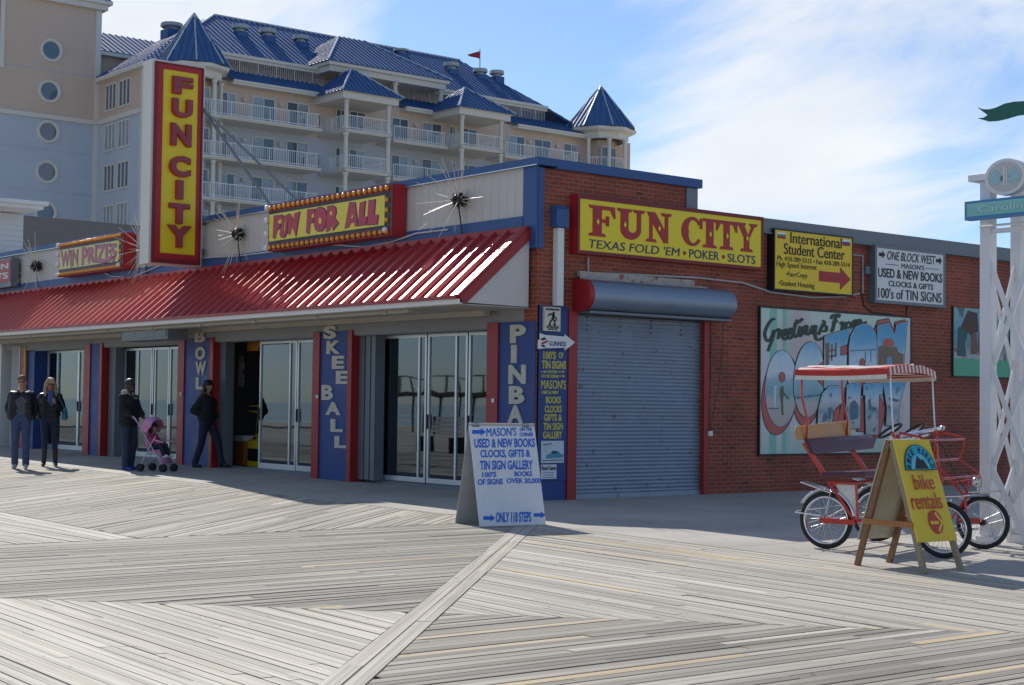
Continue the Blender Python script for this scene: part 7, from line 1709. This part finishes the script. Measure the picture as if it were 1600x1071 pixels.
# man pushing
hL = .215
person(M2p, yws, 1.70, dict(kneeL=(.06, .10, .50), kneeR=(.02, -.09, .50), ankleL=(-.02, .11, .085), ankleR=(.02, -.10, .085), elbowL=(.02, .27, 1.20), wristL=(.16, .205, 1.09), handL=((.5, 0, -.35), (.0, -1, 0), 1.6), elbowR=(.04, -.27, 1.19), wristR=(.17, -.205, 1.09), handR=((.5, 0, -.35), (0, 1, 0), -1.6), headyaw=-.25),
    dict(skin=M_skin3, top=M_jk2, legs=cloth('indigo_denim', (.022, .032, .065)), boots=M_bshoe, jacket=M_jk2, hair='none', hairmat=M_haird, cap=True, hood=M_hood, hem=.86, jacketr=.03, girth=1.12, leg=1.15, cuff=.075), 'man in a black cap and padded black jacket pushing the pushchair')
# woman striding
W2 = GX(322, 731.0); 
person(W2, yws + .02, 1.715, dict(kneeL=(.20, .10, .52), kneeR=(-.06, -.10, .50), ankleL=(.30, .10, .10), ankleR=(-.20, -.10, .085), footL=(1, .1, .1), elbowL=(-.08, .26, 1.17), wristL=(.12, .16, 1.05), elbowR=(-.16, -.27, 1.16), wristR=(.06, -.19, 1.04), headyaw=-.35),
    dict(skin=M_skin2, top=M_jk2, legs=M_djeans, boots=M_shoe, jacket=M_jk2, hair='bob', hairmat=M_haird, hood=M_fur, hem=.93, jacketr=.026, fem=True, girth=1.12, leg=1.12, cuff=.066), 'dark haired woman in a black jacket with a brown fur hood striding past the door')

# ================================================================== THINGS SEEN THROUGH THE DOORS
def machine(px0, px1, y, ztop, zbase, depth, label, mbody, mscreen, mtop, name='arcade_machine'):
    a = FX(px0, 700, y).x; b_ = FX(px1, 700, y).x; t = empty(name, ((a + b_) / 2, y, zbase), label, 'arcade machine'); h = ztop - zbase
    m = MB(); m.prism([(a, y, zbase), (a, y, zbase + h * .42), (a, y + .18, zbase + h * .50), (a, y + .22, zbase + h * .86), (a, y + .02, zbase + h * .90), (a, y + .02, ztop), (a, y + depth, ztop), (a, y + depth, zbase)], (b_ - a, 0, 0)); m.build('cabinet', mbody, t, bevel=.015)
    w = b_ - a; m = MB(); m.obox((a + w * .12, y + .168, zbase + h * .53), (w * .76, 0, 0), (0, .034, h * .30), (0, -.006, .001)); m.build('screen', mscreen, t)
    m = MB(); m.box(a + w * .06, b_ - w * .06, y - .004, y + .019, ztop - h * .085, ztop - h * .015); m.build('marquee', mtop, t)
    m = MB(); m.box(a + w * .1, b_ - w * .1, y - .02, y - .001, zbase + h * .1, zbase + h * .3); m.sphere((a + w * .35, y + .05, zbase + h * .47), .03, 8, 6); m.build('coin_door', M_black, t)
M_amy = pm('machine_yellow', (.60, .42, .03), .35, var=.1); M_amr = pm('machine_red', (.50, .03, .04), .35, var=.1); M_amo = pm('machine_orange', (.55, .16, .03), .4); M_scr = pm('dark_screen', (.01, .012, .016), .1)
zf = .11
machine(386, 409, .75, 1.35, zf, .7, 'yellow game cabinet with a black window just inside the door beside SKEE BALL', M_amy, M_scr, M_black)
machine(420, 450, 2.2, 1.25, zf, .8, 'low yellow cabinet further inside the bay left of SKEE BALL', M_amy, M_amy, M_paper)
machine(668, 732, 1.6, 2.3, zf, .9, 'tall red cabinet behind the glass between SKEE BALL and PINBALL', M_amr, M_scr, pm('machine_orange_top', (.6, .3, .1), .4))
machine(668, 735, .95, .75, zf, .5, 'low yellow counter box in front of the red cabinet', M_amy, M_amo, M_amy)
machine(262, 281, 1.3, 1.7, zf, .8, 'dark cabinet behind the red posters in the second bay from the left', M_int, M_scr, M_posr)
PSM = empty('change_stand', FX(374, 711, .8), 'small orange and white stand just inside the open door', 'stand')
a_ = FX(367, 711, .8); b_ = FX(382, 681, .8); m = MB(); m.box(a_.x, b_.x, .8, 1.1, .12, b_.z - .12); m.build('base', M_amo, PSM, bevel=.01); m = MB(); m.box(a_.x - .02, b_.x + .02, .78, 1.12, b_.z - .119, b_.z); m.build('top', M_paper, PSM, bevel=.01)

# ================================================================== ACROSS THE BOARDWALK (mirrored in the arcade glass)
M_wslat = pm('white_bench_paint', (.66, .66, .64), .5)
bo = Vector((-14.7, -8.3, gz(-14.7))); BN = empty('bench', bo, 'white slatted bench across the boardwalk, mirrored in the door glass by PINBALL', 'bench')
mb = MB()
for i in range(5): mb.box(bo.x - .9, bo.x + .9, bo.y - .25 + i * .1, bo.y - .17 + i * .1, bo.z + .42, bo.z + .45)
mb.build('seat', M_wslat, BN)
mb = MB()
for i in range(4): mb.box(bo.x - .9, bo.x + .9, bo.y - .30 - i * .02, bo.y - .27 - i * .02, bo.z + .52 + i * .11, bo.z + .60 + i * .11)
mb.build('backrest', M_wslat, BN)
for x_ in (-.7, .7): mb = MB(); mb.box(bo.x + x_ - .03, bo.x + x_ + .03, bo.y - .28, bo.y + .22, bo.z, bo.z + .419); mb.box(bo.x + x_ - .03, bo.x + x_ + .03, bo.y - .36, bo.y - .31, bo.z + .42, bo.z + .95); mb.build('leg', M_black, BN)
PO = Vector((-72, -52, -1.5)); PR_ = empty('pier', PO, 'dark timber pier on the beach, mirrored small in the door glass', 'pier')
M_pile = pm('dark_timber', (.06, .05, .045), .9)
mb = MB(); mb.box(PO.x - 14, PO.x + 14, PO.y - 12, PO.y + 2, 2.15, 2.4); mb.build('deck', M_pile, PR_)
for i in range(15):
    x_ = PO.x - 13.5 + i * 1.93; mb = MB(); mb.tube([(x_, PO.y + 1.5, -1.5), (x_, PO.y + 1.5, 2.15)], .10, 8); mb.build('pile', M_pile, PR_)
mb = MB()
for i in range(20): x_ = PO.x - 13.5 + i * 1.42; mb.box(x_ - .05, x_ + .05, PO.y + 1.7, PO.y + 1.8, 2.4, 3.2)
mb.box(PO.x - 14, PO.x + 14, PO.y + 1.7, PO.y + 1.8, 3.201, 3.27); mb.build('railing', M_pile, PR_)

a_ = FX(190, 534, -1.05); b_ = FX(262, 507, -1.05)
DB = empty('display_box', ((a_.x + b_.x) / 2, -1.0, a_.z), 'dark message display box hung under the awning left of BOWL', 'display')
mb = MB(); mb.box(a_.x, b_.x, -1.05, -.60, a_.z, min(b_.z, 2.88)); mb.build('case', M_grey, DB, bevel=.01)
mb = MB(); mb.box(a_.x + .06, b_.x - .06, -1.058, -1.051, a_.z + .06, min(b_.z, 2.88) - .05); mb.build('screen', pm('dull_display', (.035, .045, .06), .25, var=.5, scale=6, wear=(.28, .05, .04), wearamt=.10, wearscale=5), DB)
